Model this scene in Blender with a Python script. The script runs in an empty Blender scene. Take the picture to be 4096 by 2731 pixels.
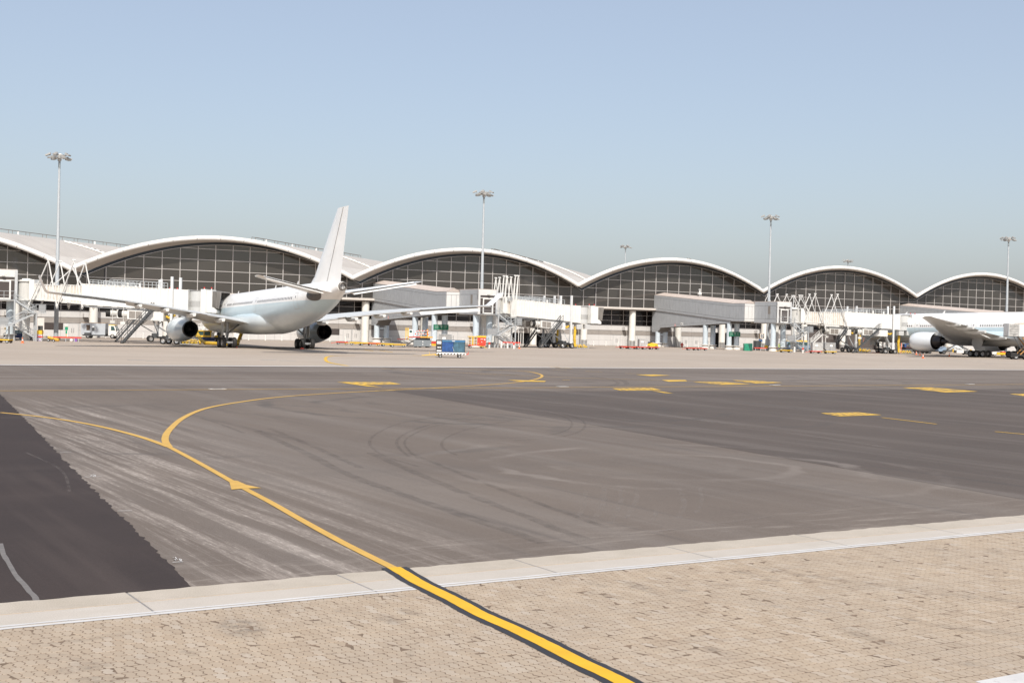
import bpy, bmesh, math, random
from mathutils import Vector, Matrix
random.seed(7)
rad = math.radians
SC = bpy.context.scene
COL = SC.collection

# ------------------------------------------------------------------ camera, sky, sun, exposure
F_PX, PITCH, ROLL, CAM_H = 5150.0, 0.0109, 0.0239, 3.6     # focal length in photo pixels, tilt, roll, height
cam_d = bpy.data.cameras.new('camera')
cam = bpy.data.objects.new('camera', cam_d); COL.objects.link(cam)
cam_d.sensor_fit = 'HORIZONTAL'; cam_d.sensor_width = 36.0; cam_d.lens = 36.0 * F_PX / 4096.0
cam_d.clip_start = 0.1; cam_d.clip_end = 9000
cam.matrix_world = Matrix.Translation((0, 0, CAM_H)) @ Matrix.Rotation(math.pi/2 - PITCH, 4, 'X') @ Matrix.Rotation(ROLL, 4, 'Z')
SC.camera = cam

SUN_EL, SUN_AZ = rad(46), math.atan2(0.10, -0.995)            # azimuth clockwise from +Y
wd = bpy.data.worlds.new('World'); SC.world = wd; wd.use_nodes = True
nt = wd.node_tree
sky = nt.nodes.new('ShaderNodeTexSky'); sky.sky_type = 'NISHITA'; sky.sun_disc = False
sky.sun_elevation = SUN_EL; sky.sun_rotation = SUN_AZ
sky.air_density = 1.0; sky.dust_density = 2.8; sky.ozone_density = 1.0; sky.altitude = 0
bg = nt.nodes['Background']; bg.inputs['Strength'].default_value = 0.14
hz = nt.nodes.new('ShaderNodeMix'); hz.data_type = 'RGBA'; hz.blend_type = 'ADD'; hz.inputs[0].default_value = 1.0   # even pale haze over the whole sky
sk = nt.nodes.new('ShaderNodeMix'); sk.data_type = 'RGBA'; sk.inputs[0].default_value = 0.6; sk.inputs[6].default_value = (0, 0, 0, 1); nt.links.new(sky.outputs[0], sk.inputs[7])
nt.links.new(sk.outputs[2], hz.inputs[6]); hz.inputs[7].default_value = (1.48, 1.55, 1.74, 1); nt.links.new(hz.outputs[2], bg.inputs['Color'])
sd = bpy.data.lights.new('sun', 'SUN'); sd.energy = 3.8; sd.angle = rad(0.6); sd.color = (1.0, 0.95, 0.87)
so = bpy.data.objects.new('sun', sd); COL.objects.link(so)
tosun = Vector((math.sin(SUN_AZ)*math.cos(SUN_EL), math.cos(SUN_AZ)*math.cos(SUN_EL), math.sin(SUN_EL)))
so.rotation_euler = tosun.to_track_quat('Z', 'Y').to_euler(); so.location = (0, -40, 80)
vs = SC.view_settings
vs.view_transform = 'Standard'; vs.look = 'None'; vs.gamma = 1.0; vs.use_curve_mapping = False; vs.exposure = 0.20
SC.cycles.max_bounces = 6; SC.cycles.diffuse_bounces = 3; SC.cycles.glossy_bounces = 3

# ------------------------------------------------------------------ frames: pixel of the photo -> place on the ground / on the facade
PHI = 0.5495
OR = Vector((-72.435, 228.75, 0))
SV = Vector((math.cos(PHI), math.sin(PHI), 0)); TV = Vector((-math.sin(PHI), math.cos(PHI), 0))
CAMP = Vector((0, 0, CAM_H))
def ray(px, py):
    x, y = px - 2048, py - 1365.5
    a = x*math.cos(ROLL) + y*math.sin(ROLL); b = -x*math.sin(ROLL) + y*math.cos(ROLL)
    dx, dz = a/F_PX, -b/F_PX
    c, s = math.cos(PITCH), math.sin(PITCH)
    return Vector((dx, c + dz*s, -s + dz*c))
def gp(px, py, z=0.0):
    d = ray(px, py); return CAMP + d*((z - CAM_H)/d.z)
def st(p):
    q = p - OR; return Vector((q.dot(SV), q.dot(TV), q.z))
def gst(px, py): return st(gp(px, py))
def fa(px, py, t):
    d = ray(px, py); p = OR + TV*t
    return st(CAMP + d*((p - CAMP).dot(TV)/d.dot(TV)))
def W(s, t, z=0.0): return OR + SV*s + TV*t + Vector((0, 0, z))

# ------------------------------------------------------------------ materials
MATS = {}
def mk(name, col, rough=0.6, metal=0.0, noise=0.12, scale=3.0, bump=0.0, bscale=40.0, spec=0.5, coat=0.0, streak=None, ior=None):
    if name in MATS: return MATS[name]
    m = bpy.data.materials.new(name); m.use_nodes = True
    n = m.node_tree.nodes; l = m.node_tree.links; b = n['Principled BSDF']
    b.inputs['Roughness'].default_value = rough; b.inputs['Metallic'].default_value = metal
    b.inputs['Specular IOR Level'].default_value = spec
    if ior: b.inputs['IOR'].default_value = ior
    if coat: b.inputs['Coat Weight'].default_value = coat; b.inputs['Coat Roughness'].default_value = 0.08
    tc = n.new('ShaderNodeTexCoord'); src = tc.outputs['Object']
    if streak:
        mp = n.new('ShaderNodeMapping'); mp.inputs['Scale'].default_value = streak; l.new(src, mp.inputs[0]); src = mp.outputs[0]
    nz = n.new('ShaderNodeTexNoise'); nz.inputs['Scale'].default_value = scale; nz.inputs['Detail'].default_value = 5; nz.inputs['Roughness'].default_value = 0.6
    l.new(src, nz.inputs['Vector'])
    mr = n.new('ShaderNodeMapRange'); mr.inputs[1].default_value = 0.3; mr.inputs[2].default_value = 0.7
    mr.inputs[3].default_value = 1 - noise; mr.inputs[4].default_value = 1 + noise*0.5; l.new(nz.outputs[0], mr.inputs[0])
    mx = n.new('ShaderNodeMix'); mx.data_type = 'RGBA'; mx.blend_type = 'MULTIPLY'; mx.inputs[0].default_value = 1
    mx.inputs[6].default_value = (*col, 1); cb = n.new('ShaderNodeCombineColor')
    for i in range(3): l.new(mr.outputs[0], cb.inputs[i])
    l.new(cb.outputs[0], mx.inputs[7]); l.new(mx.outputs[2], b.inputs['Base Color'])
    if bump:
        nb = n.new('ShaderNodeTexNoise'); nb.inputs['Scale'].default_value = bscale; nb.inputs['Detail'].default_value = 3; l.new(tc.outputs['Object'], nb.inputs['Vector'])
        bp = n.new('ShaderNodeBump'); bp.inputs['Strength'].default_value = bump; bp.inputs['Distance'].default_value = 0.02
        l.new(nb.outputs[0], bp.inputs['Height']); l.new(bp.outputs[0], b.inputs['Normal'])
    MATS[name] = m; return m

WHITE = mk('white_paint', (0.74, 0.73, 0.70), 0.45, noise=0.10, scale=1.2)
WHITE2 = mk('white_paint_worn', (0.66, 0.65, 0.62), 0.5, noise=0.16, scale=1.6)
BEIGE = mk('beige_paint_rusty', (0.62, 0.55, 0.47), 0.6, noise=0.2, scale=2)
AIRW = mk('aircraft_white', (0.88, 0.87, 0.85), 0.32, noise=0.05, scale=0.5, coat=0.5)
WINGG = mk('wing_grey', (0.60, 0.61, 0.60), 0.35, noise=0.10, scale=0.8)
NACB = mk('nacelle_pale_blue', (0.56, 0.64, 0.68), 0.25, noise=0.06, scale=0.8, coat=0.5)
GALV = mk('galvanised_steel', (0.50, 0.52, 0.53), 0.45, 0.35, noise=0.12, scale=4)
STEEL = mk('bright_steel', (0.62, 0.62, 0.61), 0.28, 0.85, noise=0.12, scale=5)
DKST = mk('dark_steel', (0.09, 0.095, 0.10), 0.5, 0.3, noise=0.25, scale=3)
BLACK = mk('black_rubber', (0.022, 0.021, 0.021), 0.75, noise=0.25, scale=6)
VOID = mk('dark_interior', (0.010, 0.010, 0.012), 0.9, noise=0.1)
GPAN = mk('shaded_cladding', (0.38, 0.395, 0.41), 0.45, noise=0.08, scale=0.8, spec=0.4)  # darker copy of the light cladding: weaker sun on side walls put into colour
LPAN = mk('light_cladding', (0.66, 0.655, 0.64), 0.5, noise=0.07, scale=0.8)
JOINT = mk('dark_joint', (0.10, 0.085, 0.08), 0.8, noise=0.1)
BROOF = mk('bridge_roof_membrane', (0.50, 0.43, 0.385), 0.8, noise=0.12, scale=1.5)
WPAN = mk('wall_panel_grey', (0.585, 0.57, 0.555), 0.6, noise=0.06, scale=0.5)
LOUV = mk('louvre_brown_grey', (0.33, 0.30, 0.275), 0.7, noise=0.35, scale=1.2, streak=(0.6, 1, 14))
COLW = mk('column_cream', (0.74, 0.72, 0.67), 0.55, noise=0.06, scale=0.7)
ROOF = mk('roof_sheet', (0.60, 0.555, 0.505), 0.6, noise=0.10, scale=0.25)
TUBE = mk('roof_edge_white', (0.80, 0.785, 0.755), 0.5, noise=0.06, scale=0.6)
SOFF = mk('soffit_beige', (0.50, 0.46, 0.42), 0.7, noise=0.08, scale=0.6)
NAVY = mk('dark_fascia', (0.020, 0.030, 0.042), 0.4, noise=0.25, scale=0.5)
MULL = mk('mullion_alu', (0.56, 0.53, 0.51), 0.45, 0.2, noise=0.08)
YEL = mk('yellow_paint', (0.80, 0.50, 0.03), 0.45, noise=0.18, scale=3)
RED = mk('red_paint', (0.68, 0.06, 0.035), 0.45, noise=0.18, scale=3)
ORANGE = mk('orange_plastic', (0.85, 0.16, 0.03), 0.5, noise=0.12)
GREEN = mk('green_paint', (0.015, 0.17, 0.095), 0.5, noise=0.15)
TARPG = mk('green_tarpaulin', (0.015, 0.24, 0.14), 0.4, noise=0.3, scale=2)
TARPB = mk('blue_tarpaulin', (0.035, 0.10, 0.29), 0.32, noise=0.35, scale=3)
TARPT = mk('teal_tarpaulin', (0.075, 0.16, 0.22), 0.32, noise=0.4, scale=3)
BLUE = mk('blue_paint', (0.03, 0.13, 0.42), 0.4, noise=0.12)
DBLUE = mk('dark_blue_paint', (0.018, 0.035, 0.11), 0.4, noise=0.2)
VGREY = mk('van_grey_blue', (0.24, 0.32, 0.42), 0.35, noise=0.06, coat=0.4)
TGREY = mk('truck_body_grey', (0.44, 0.47, 0.50), 0.4, noise=0.08, scale=1)
MGREY = mk('machine_grey', (0.20, 0.225, 0.24), 0.5, noise=0.15)
ALU = mk('container_aluminium', (0.52, 0.51, 0.49), 0.5, 0.35, noise=0.3, scale=2.5)
GLS = mk('vehicle_glass', (0.05, 0.10, 0.10), 0.05, noise=0.05, spec=0.8)
DKGL = mk('door_glass_brown', (0.075, 0.062, 0.058), 0.10, noise=0.06, spec=0.8)
WIN = mk('cabin_window', (0.07, 0.055, 0.055), 0.15, noise=0.05)
EXH = mk('exhaust_metal_dark', (0.06, 0.055, 0.055), 0.35, 0.7, noise=0.25, scale=4)
FABR = mk('bellows_fabric', (0.22, 0.205, 0.19), 0.85, noise=0.35, scale=3, streak=(1, 1, 0.15))
HOSE = mk('yellow_hose', (0.70, 0.45, 0.04), 0.55, noise=0.3, scale=4)
GLRED = mk('beacon_red', (0.55, 0.03, 0.02), 0.2, noise=0.05)
SKIN = mk('skin', (0.45, 0.29, 0.21), 0.6, noise=0.05)
HIVIS = mk('hi_vis_fabric', (0.60, 0.78, 0.05), 0.7, noise=0.12)
GREYC = mk('grey_cloth', (0.28, 0.29, 0.30), 0.8, noise=0.15)
SIGNW = mk('sign_white', (0.78, 0.78, 0.76), 0.5, noise=0.04)
PURP = mk('purple_plastic', (0.23, 0.12, 0.38), 0.5, noise=0.1)
BROWN = mk('brown_board', (0.30, 0.16, 0.07), 0.6, noise=0.15)
CONCB = mk('pier_concrete', (0.66, 0.64, 0.60), 0.7, noise=0.1)
PALEB = mk('pale_blue_steel', (0.55, 0.62, 0.67), 0.5, noise=0.08)
GRAPH = mk('dark_cart_board', (0.06, 0.055, 0.05), 0.5, noise=0.3, scale=2)
MESHM = mk('mesh_infill', (0.34, 0.35, 0.355), 0.6, 0.2, noise=0.1)

# facade glass: dark, mirror-like, each pane a little out of true
def glass_mat(name, base, ior):
    m = mk(name, base, 0.035, noise=0.08, scale=0.4, spec=0.5, ior=ior)
    n = m.node_tree.nodes; l = m.node_tree.links; b = n['Principled BSDF']
    oi = n.new('ShaderNodeTexCoord'); nz = n.new('ShaderNodeTexNoise'); nz.inputs['Scale'].default_value = 0.45; nz.inputs['Detail'].default_value = 1
    l.new(oi.outputs['Object'], nz.inputs['Vector'])
    bp = n.new('ShaderNodeBump'); bp.inputs['Strength'].default_value = 0.10; bp.inputs['Distance'].default_value = 0.05
    l.new(nz.outputs[0], bp.inputs['Height']); l.new(bp.outputs[0], b.inputs['Normal'])
    return m
GLASS = glass_mat('facade_glass', (0.052, 0.047, 0.042), 1.8)
GLASS2 = glass_mat('lower_glass', (0.018, 0.015, 0.015), 1.5)

# two-tone fuselage paint: white above, pale blue band, light grey belly, darkened with painted shade on the right airliner (fixed to the aircraft's own height)
def livery(name, z1, z2, belly):
    m = mk(name, (0.88, 0.87, 0.85), 0.35, noise=0.04, scale=0.4, coat=0.25)
    n = m.node_tree.nodes; l = m.node_tree.links; b = n['Principled BSDF']
    tc = n.new('ShaderNodeTexCoord'); sp = n.new('ShaderNodeSeparateXYZ'); l.new(tc.outputs['Object'], sp.inputs[0])
    def thr(z, w):
        r = n.new('ShaderNodeMapRange'); r.inputs[1].default_value = z - w; r.inputs[2].default_value = z + w; l.new(sp.outputs[2], r.inputs[0]); return r.outputs[0]
    mx0 = n.new('ShaderNodeMix'); mx0.data_type = 'RGBA'; mx0.inputs[6].default_value = (*belly, 1); mx0.inputs[7].default_value = (0.56, 0.68, 0.73, 1)
    l.new(thr(z2, 0.25), mx0.inputs[0])
    mx1 = n.new('ShaderNodeMix'); mx1.data_type = 'RGBA'; l.new(mx0.outputs[2], mx1.inputs[6])
    l.new(b.inputs['Base Color'].links[0].from_socket, mx1.inputs[7]); l.new(thr(z1, 0.02), mx1.inputs[0])
    wv = n.new('ShaderNodeTexNoise'); wv.inputs['Scale'].default_value = 0.8; l.new(tc.outputs['Object'], wv.inputs['Vector'])
    mx2 = n.new('ShaderNodeMix'); mx2.data_type = 'RGBA'; mx2.blend_type = 'MULTIPLY'; mx2.inputs[0].default_value = 0.12; l.new(mx1.outputs[2], mx2.inputs[6]); l.new(wv.outputs[0], mx2.inputs[7])
    l.new(mx2.outputs[2], b.inputs['Base Color'])
    return m

# ------------------------------------------------------------------ mesh builder
class MB:
    def __init__(s): s.v = []; s.f = []; s.m = []
    def add(s, vs, fs, mat=0):
        o = len(s.v); s.v += [tuple(v) for v in vs]; s.f += [tuple(i + o for i in f) for f in fs]; s.m += [mat]*len(fs); return s
    def box(s, c, d, mat=0, M=None):
        x, y, z = d[0]/2, d[1]/2, d[2]/2; c = Vector(c)
        vs = [Vector((a, b, e)) for a in (-x, x) for b in (-y, y) for e in (-z, z)]
        if M is not None: vs = [M @ v for v in vs]
        return s.add([v + c for v in vs], [(0,1,3,2), (4,6,7,5), (0,4,5,1), (2,3,7,6), (0,2,6,4), (1,5,7,3)], mat)
    def b2(s, x0, x1, y0, y1, z0, z1, mat=0): return s.box(((x0+x1)/2, (y0+y1)/2, (z0+z1)/2), (abs(x1-x0), abs(y1-y0), abs(z1-z0)), mat)
    def bar(s, p, q, w, h=None, mat=0):
        p, q = Vector(p), Vector(q); d = q - p; L = d.length
        if L < 1e-6: return s
        z = d/L; u = Vector((0, 0, 1)) if abs(z.z) < 0.95 else Vector((1, 0, 0))
        x = u.cross(z).normalized(); y = z.cross(x)
        return s.box((p+q)/2, (w, h or w, L), mat, Matrix((x, y, z)).transposed())
    def tube(s, p, q, r, r2=None, n=10, mat=0, caps=True):
        p, q = Vector(p), Vector(q); d = q - p
        if d.length < 1e-6: return s
        z = d.normalized(); u = Vector((0, 0, 1)) if abs(z.z) < 0.95 else Vector((1, 0, 0))
        x = u.cross(z).normalized(); y = z.cross(x); r2 = r if r2 is None else r2
        vs = [c + (x*math.cos(2*math.pi*i/n) + y*math.sin(2*math.pi*i/n))*rr for c, rr in ((p, r), (q, r2)) for i in range(n)]
        fs = [(i, (i+1) % n, n + (i+1) % n, n + i) for i in range(n)]
        if caps: fs += [tuple(range(n))[::-1], tuple(range(n, 2*n))]
        return s.add(vs, fs, mat)
    def path(s, pts, r, n=8, mat=0):
        pts = [Vector(p) for p in pts]; rings = []; px = None
        for i, p in enumerate(pts):
            d = (pts[min(i+1, len(pts)-1)] - pts[max(i-1, 0)]).normalized()
            if px is None:
                u = Vector((0, 0, 1)) if abs(d.z) < 0.9 else Vector((1, 0, 0)); px = u.cross(d).normalized()
            px = (px - d*px.dot(d)).normalized(); py = d.cross(px)
            rr = r[i] if isinstance(r, (list, tuple)) else r
            rings.append([p + (px*math.cos(2*math.pi*k/n) + py*math.sin(2*math.pi*k/n))*rr for k in range(n)])
        return s.loft(rings, mat)
    def loft(s, rings, mat=0, caps=True, closed=True):
        n = len(rings[0]); vs = [v for r in rings for v in r]; fs = []
        for i in range(len(rings)-1):
            for k in range(n if closed else n-1): fs.append((i*n+k, i*n+(k+1) % n, (i+1)*n+(k+1) % n, (i+1)*n+k))
        if caps and closed: fs += [tuple(range(n))[::-1], tuple(range((len(rings)-1)*n, len(rings)*n))]
        return s.add(vs, fs, mat)
    def lathe(s, prof, n=24, axis='z', c=(0, 0, 0), mat=0, caps=False):
        c = Vector(c); rings = []
        for a, r in prof:
            ring = []
            for k in range(n):
                t = 2*math.pi*k/n; u, w = r*math.cos(t), r*math.sin(t)
                ring.append(c + Vector({'z': (u, w, a), 'x': (a, u, w), 'y': (u, a, w)}[axis]))
            rings.append(ring)
        return s.loft(rings, mat, caps)
    def ext(s, poly, vec, mat=0):
        vec = Vector(vec); n = len(poly); a = [Vector(p) for p in poly]
        fs = [(i, (i+1) % n, n + (i+1) % n, n + i) for i in range(n)] + [tuple(range(n))[::-1], tuple(range(n, 2*n))]
        return s.add(a + [p + vec for p in a], fs, mat)
    def poly(s, pts, mat=0): return s.add(pts, [tuple(range(len(pts)))], mat)
    def mesh(s, name, mats, smooth=None):
        me = bpy.data.meshes.new(name); me.from_pydata(s.v, [], s.f)
        for m in (mats if isinstance(mats, (list, tuple)) else [mats]): me.materials.append(m)
        me.polygons.foreach_set('material_index', s.m)
        if smooth:
            me.polygons.foreach_set('use_smooth', [True]*len(me.polygons)); me.set_sharp_from_angle(angle=rad(smooth))
        me.update(); return me
    def obj(s, name, mats, parent=None, smooth=None, label=None, kind=None):
        return link(name, s.mesh(name, mats, smooth), parent, label, kind)
def link(name, me, parent=None, label=None, kind=None, loc=None, rotz=None):
    o = bpy.data.objects.new(name, me); COL.objects.link(o)
    if parent is not None: o.parent = parent
    if label: o['label'] = label
    if kind: o['kind'] = kind
    if loc is not None: o.location = loc
    if rotz is not None: o.rotation_euler = (0, 0, rotz)
    return o
def tag(o, label, cat=None, group=None, kind=None):
    o['label'] = label
    if cat: o['category'] = cat
    if group: o['group'] = group
    if kind: o['kind'] = kind
    return o
def thing(name, label, cat, loc=(0, 0, 0), rotz=0.0, group=None):
    o = link(name, None, loc=loc, rotz=rotz); o.empty_display_size = 0.5
    return tag(o, label, cat, group)
def dup(root, label, loc=None, rotz=None, group=None):
    def cp(o, par):
        c = o.copy(); COL.objects.link(c)
        if par is not None: c.parent = par
        for ch in kids.get(o.name, []): cp(ch, c)
        return c
    kids = {}
    for o in list(bpy.data.objects):
        if o.parent: kids.setdefault(o.parent.name, []).append(o)
    r = cp(root, None); r['label'] = label
    if loc is not None: r.location = loc
    if rotz is not None: r.rotation_euler = (0, 0, rotz)
    if group: r['group'] = group
    return r
def struct(name, label, mb=None, mats=None, loc=(0, 0, 0), rotz=0.0):
    o = link(name, mb.mesh(name, mats) if mb else None, loc=loc, rotz=rotz); o['kind'] = 'structure'; o['label'] = label; return o
def text_mesh(txt, size, mat, depth=0.01):
    cu = bpy.data.curves.new('lettering', 'FONT'); cu.body = txt; cu.size = size; cu.extrude = depth; cu.align_x = 'CENTER'; cu.align_y = 'CENTER'
    o = bpy.data.objects.new('lettering', cu); COL.objects.link(o)
    dg = bpy.context.evaluated_depsgraph_get(); me = bpy.data.meshes.new_from_object(o.evaluated_get(dg))
    bpy.data.objects.remove(o); me.materials.clear(); me.materials.append(mat); return me
def wheel(r, w, parent, loc, name='wheel', rim=STEEL, axis='y', n=20):
    k = ('whl', r, w, rim.name, axis)
    if k not in CACHE:
        a = MB().lathe([(-w/2, r*0.55), (-w/2, r*0.86), (-w*0.38, r*0.97), (-w*0.2, r), (w*0.2, r), (w*0.38, r*0.97), (w/2, r*0.86), (w/2, r*0.55)], n, axis).mesh('tyre', BLACK, 40)
        b = MB().lathe([(-w*0.42, 0.02), (-w*0.46, r*0.2), (-w*0.36, r*0.3), (-w*0.40, r*0.5), (-w*0.48, r*0.56), (w*0.48, r*0.56), (w*0.40, r*0.5), (w*0.36, r*0.3), (w*0.46, r*0.2), (w*0.42, 0.02)], n, axis, caps=True).mesh('rim', rim, 30)
        CACHE[k] = (a, b)
    a, b = CACHE[k]
    o = link(name, a, parent, loc=loc)
    return o, b
CACHE = {}
def whl(r, w, parent, loc, rim=STEEL, axis='y'):
    o, b = wheel(r, w, parent, loc, rim=rim, axis=axis); link('rim', b, o); return o
# ================================================================== GROUND
def ground_mat(name, base, dark, light, sc, streak, amt, rough=0.9, extra=None, grain=0.25, tint=None):
    m = bpy.data.materials.new(name); m.use_nodes = True
    n = m.node_tree.nodes; l = m.node_tree.links; b = n['Principled BSDF']; b.inputs['Roughness'].default_value = rough
    b.inputs['Specular IOR Level'].default_value = 0.3
    tc = n.new('ShaderNodeTexCoord'); O = tc.outputs['Object']
    def noise(scale, stretch=(1, 1, 1), det=6, rot=0.0, ro=0.6):
        mp = n.new('ShaderNodeMapping'); mp.inputs['Scale'].default_value = stretch; mp.inputs['Rotation'].default_value = (0, 0, rot); l.new(O, mp.inputs[0])
        z = n.new('ShaderNodeTexNoise'); z.inputs['Scale'].default_value = scale; z.inputs['Detail'].default_value = det; z.inputs['Roughness'].default_value = ro
        l.new(mp.outputs[0], z.inputs['Vector']); return z.outputs[0]
    def rng(x, a, c, lo=0, hi=1):
        r = n.new('ShaderNodeMapRange'); r.inputs[1].default_value = a; r.inputs[2].default_value = c; r.inputs[3].default_value = lo; r.inputs[4].default_value = hi; l.new(x, r.inputs[0]); return r.outputs[0]
    def mix(f, a, c, mode='MIX'):
        x = n.new('ShaderNodeMix'); x.data_type = 'RGBA'; x.blend_type = mode
        if isinstance(f, float): x.inputs[0].default_value = f
        else: l.new(f, x.inputs[0])
        for i, k in ((6, a), (7, c)):
            if isinstance(k, tuple): x.inputs[i].default_value = (*k, 1)
            else: l.new(k, x.inputs[i])
        return x.outputs[2]
    c = mix(rng(noise(sc), 0.35, 0.68), base, dark)
    for (scale, st_, rot, a, bb, colr, f) in streak:
        r = rng(noise(scale, st_, 6, rot), a, bb, 0, f); c = mix(r, c, colr)
    g = noise(60, (1, 1, 1), 2); gr = n.new('ShaderNodeCombineColor'); gg = rng(g, 0.3, 0.7, 1-grain, 1+grain*0.7)
    for i in range(3): l.new(gg, gr.inputs[i])
    c = mix(1.0, c, gr.outputs[0], 'MULTIPLY')
    if extra: c = extra(n, l, O, c, mix, rng, noise)
    if tint: c = mix(1.0, c, tint, 'MULTIPLY')
    l.new(c, b.inputs['Base Color'])
    bp = n.new('ShaderNodeBump'); bp.inputs['Strength'].default_value = 0.25; bp.inputs['Distance'].default_value = 0.01
    l.new(noise(45, (1, 1, 1), 3), bp.inputs['Height']); l.new(bp.outputs[0], b.inputs['Normal'])
    MATS[name] = m; return m
# everything on the ground is built in the facade's own frame: x along the terminal, y towards it
def pstruct(name, label, mb, mat): return struct(name, label, mb, mat, loc=OR, rotz=PHI)
def sheet(poly, z): return MB().poly([(p[0], p[1], z) for p in poly])

FARC = ground_mat('far_concrete', (0.41, 0.345, 0.285), (0.37, 0.31, 0.255), None, 0.06,
    [(0.35, (0.18, 1, 1), 0.5, 0.52, 0.75, (0.25, 0.215, 0.19), 0.45), (0.05, (1, 1, 1), 0.0, 0.5, 0.7, (0.43, 0.375, 0.32), 0.6), (1.1, (0.35, 1.2, 1), -0.3, 0.62, 0.75, (0.20, 0.175, 0.16), 0.4)], 1, grain=0.12)
g = MB().poly([(-4000, -4000, 0), (4000, -4000, 0), (4000, 4000, 0), (-4000, 4000, 0)])
ground = pstruct('ground', 'pale beige concrete apron stretching from the taxiway to the terminal', g, FARC)

def tyre_marks(n, l, O, c, mix, rng, noise):
    # faint turning scuffs: rings about two turning points, broken up by noise
    for (cx, cy, r0, r1, colr, f, freq) in ((-26.5, -183, 6, 15, (0.066, 0.060, 0.058), 0.6, 2.6), (-42.0, -190, 8, 13, (0.068, 0.062, 0.06), 0.45, 2.2), (-36.0, -206, 2.5, 7, (0.20, 0.18, 0.17), 0.5, 3.5), (8, -150, 9, 26, (0.062, 0.057, 0.055), 0.6, 1.6)):
        v = n.new('ShaderNodeVectorMath'); v.operation = 'SUBTRACT'; v.inputs[1].default_value = (cx, cy, 0); l.new(O, v.inputs[0])
        ln = n.new('ShaderNodeVectorMath'); ln.operation = 'LENGTH'; l.new(v.outputs[0], ln.inputs[0])
        sn = n.new('ShaderNodeMath'); sn.operation = 'MULTIPLY'; sn.inputs[1].default_value = freq; l.new(ln.outputs['Value'], sn.inputs[0])
        nn = n.new('ShaderNodeMath'); nn.operation = 'ADD'; l.new(sn.outputs[0], nn.inputs[0]); l.new(rng(noise(0.4), 0, 1, 0, 6), nn.inputs[1])
        s2 = n.new('ShaderNodeMath'); s2.operation = 'SINE'; l.new(nn.outputs[0], s2.inputs[0])
        a = rng(s2.outputs[0], 0.55, 0.95, 0, f); w1 = rng(ln.outputs['Value'], r0-1.5, r0+1.5); w2 = rng(ln.outputs['Value'], r1-2, r1+2, 1, 0)
        w3 = rng(noise(0.22), 0.45, 0.6)
        for w in (w1, w2, w3):
            mm = n.new('ShaderNodeMath'); mm.operation = 'MULTIPLY'; l.new(a, mm.inputs[0]); l.new(w, mm.inputs[1]); a = mm.outputs[0]
        c = mix(a, c, colr)
    return c
def scraped(n, l, O, c, mix, rng, noise):
    # pale scraped streaks beside the newer patch, fading away from it, and dust along the edge strip
    sp = n.new('ShaderNodeSeparateXYZ'); l.new(O, sp.inputs[0])
    def math_(op, a, b):
        m = n.new('ShaderNodeMath'); m.operation = op
        for i, v in ((0, a), (1, b)):
            if isinstance(v, (int, float)): m.inputs[i].default_value = v
            else: l.new(v, m.inputs[i])
        return m.outputs[0]
    u = math_('SUBTRACT', sp.outputs[0], math_('ADD', math_('MULTIPLY', math_('ADD', sp.outputs[1], 170.65), 0.1188), -46.9))
    w = math_('MULTIPLY', rng(u, -1, 0.3), rng(u, 1.5, 6.0, 1, 0)); w = math_('MULTIPLY', w, rng(sp.outputs[1], -172, -184))
    s1 = math_('MULTIPLY', rng(noise(2.6, (1, 0.03, 1), 8, ro=0.75), 0.47, 0.66), w); c = mix(math_('MULTIPLY', s1, 0.75), c, (0.27, 0.242, 0.228))
    s2 = math_('MULTIPLY', rng(noise(14.0, (1, 0.25, 1), 5, ro=0.8), 0.50, 0.64), s1); c = mix(s2, c, (0.36, 0.33, 0.31))
    e = rng(sp.outputs[1], -215.0, -213.0, 1, 0); s3 = math_('MULTIPLY', rng(noise(2.2, (0.16, 1, 1), 7, ro=0.7), 0.52, 0.7), e); c = mix(math_('MULTIPLY', s3, 0.6), c, (0.25, 0.225, 0.21))
    far = rng(sp.outputs[1], -170, -160); s4 = math_('MULTIPLY', rng(noise(0.5, (0.04, 1, 1), 6), 0.48, 0.68), far); c = mix(math_('MULTIPLY', s4, 0.6), c, (0.195, 0.178, 0.172))
    return tyre_marks(n, l, O, c, mix, rng, noise)
ST = [(0.45, (1, 0.05, 1), 0, 0.50, 0.72, (0.158, 0.142, 0.134), 0.6), (1.3, (1, 0.035, 1), 0, 0.58, 0.72, (0.066, 0.058, 0.056), 0.55),
      (3.0, (1, 0.08, 1), 0, 0.58, 0.74, (0.165, 0.148, 0.139), 0.4), (2.5, (1, 1, 1), 0.0, 0.70, 0.8, (0.20, 0.18, 0.168), 0.35), (0.25, (0.05, 1, 1), 0.0, 0.55, 0.75, (0.078, 0.07, 0.067), 0.35)]
TARM = ground_mat('taxiway_asphalt', (0.124, 0.104, 0.092), (0.098, 0.082, 0.074), None, 0.10, ST, 1, extra=scraped, grain=0.3, tint=(1.34, 1.30, 1.22))
TAR2 = ground_mat('darker_asphalt', (0.090, 0.075, 0.068), (0.072, 0.060, 0.055), None, 0.10, ST[:2] + ST[4:], 1, extra=tyre_marks, grain=0.25, tint=(1.20, 1.16, 1.10))
TARD = ground_mat('new_asphalt', (0.046, 0.038, 0.037), (0.037, 0.031, 0.031), None, 0.25,
    [(1.1, (1, 0.05, 1), 0, 0.52, 0.75, (0.078, 0.067, 0.064), 0.6), (0.6, (0.05, 1, 1), 0.2, 0.5, 0.75, (0.065, 0.056, 0.054), 0.5)], 1, grain=0.25, tint=(1.03, 0.91, 0.84))
TE, TF = -215.95, -134.2
tarmac = pstruct('taxiway', 'wide worn grey asphalt taxiway with yellow guide lines', sheet([(-400, TE), (500, TE), (500, TF), (-400, TF)], 0.004), TARM)
bnd = [gst(*p) for p in ((1560, 1562), (1715, 1588), (2400, 1705), (3200, 1843), (4096, 1998))]
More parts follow.
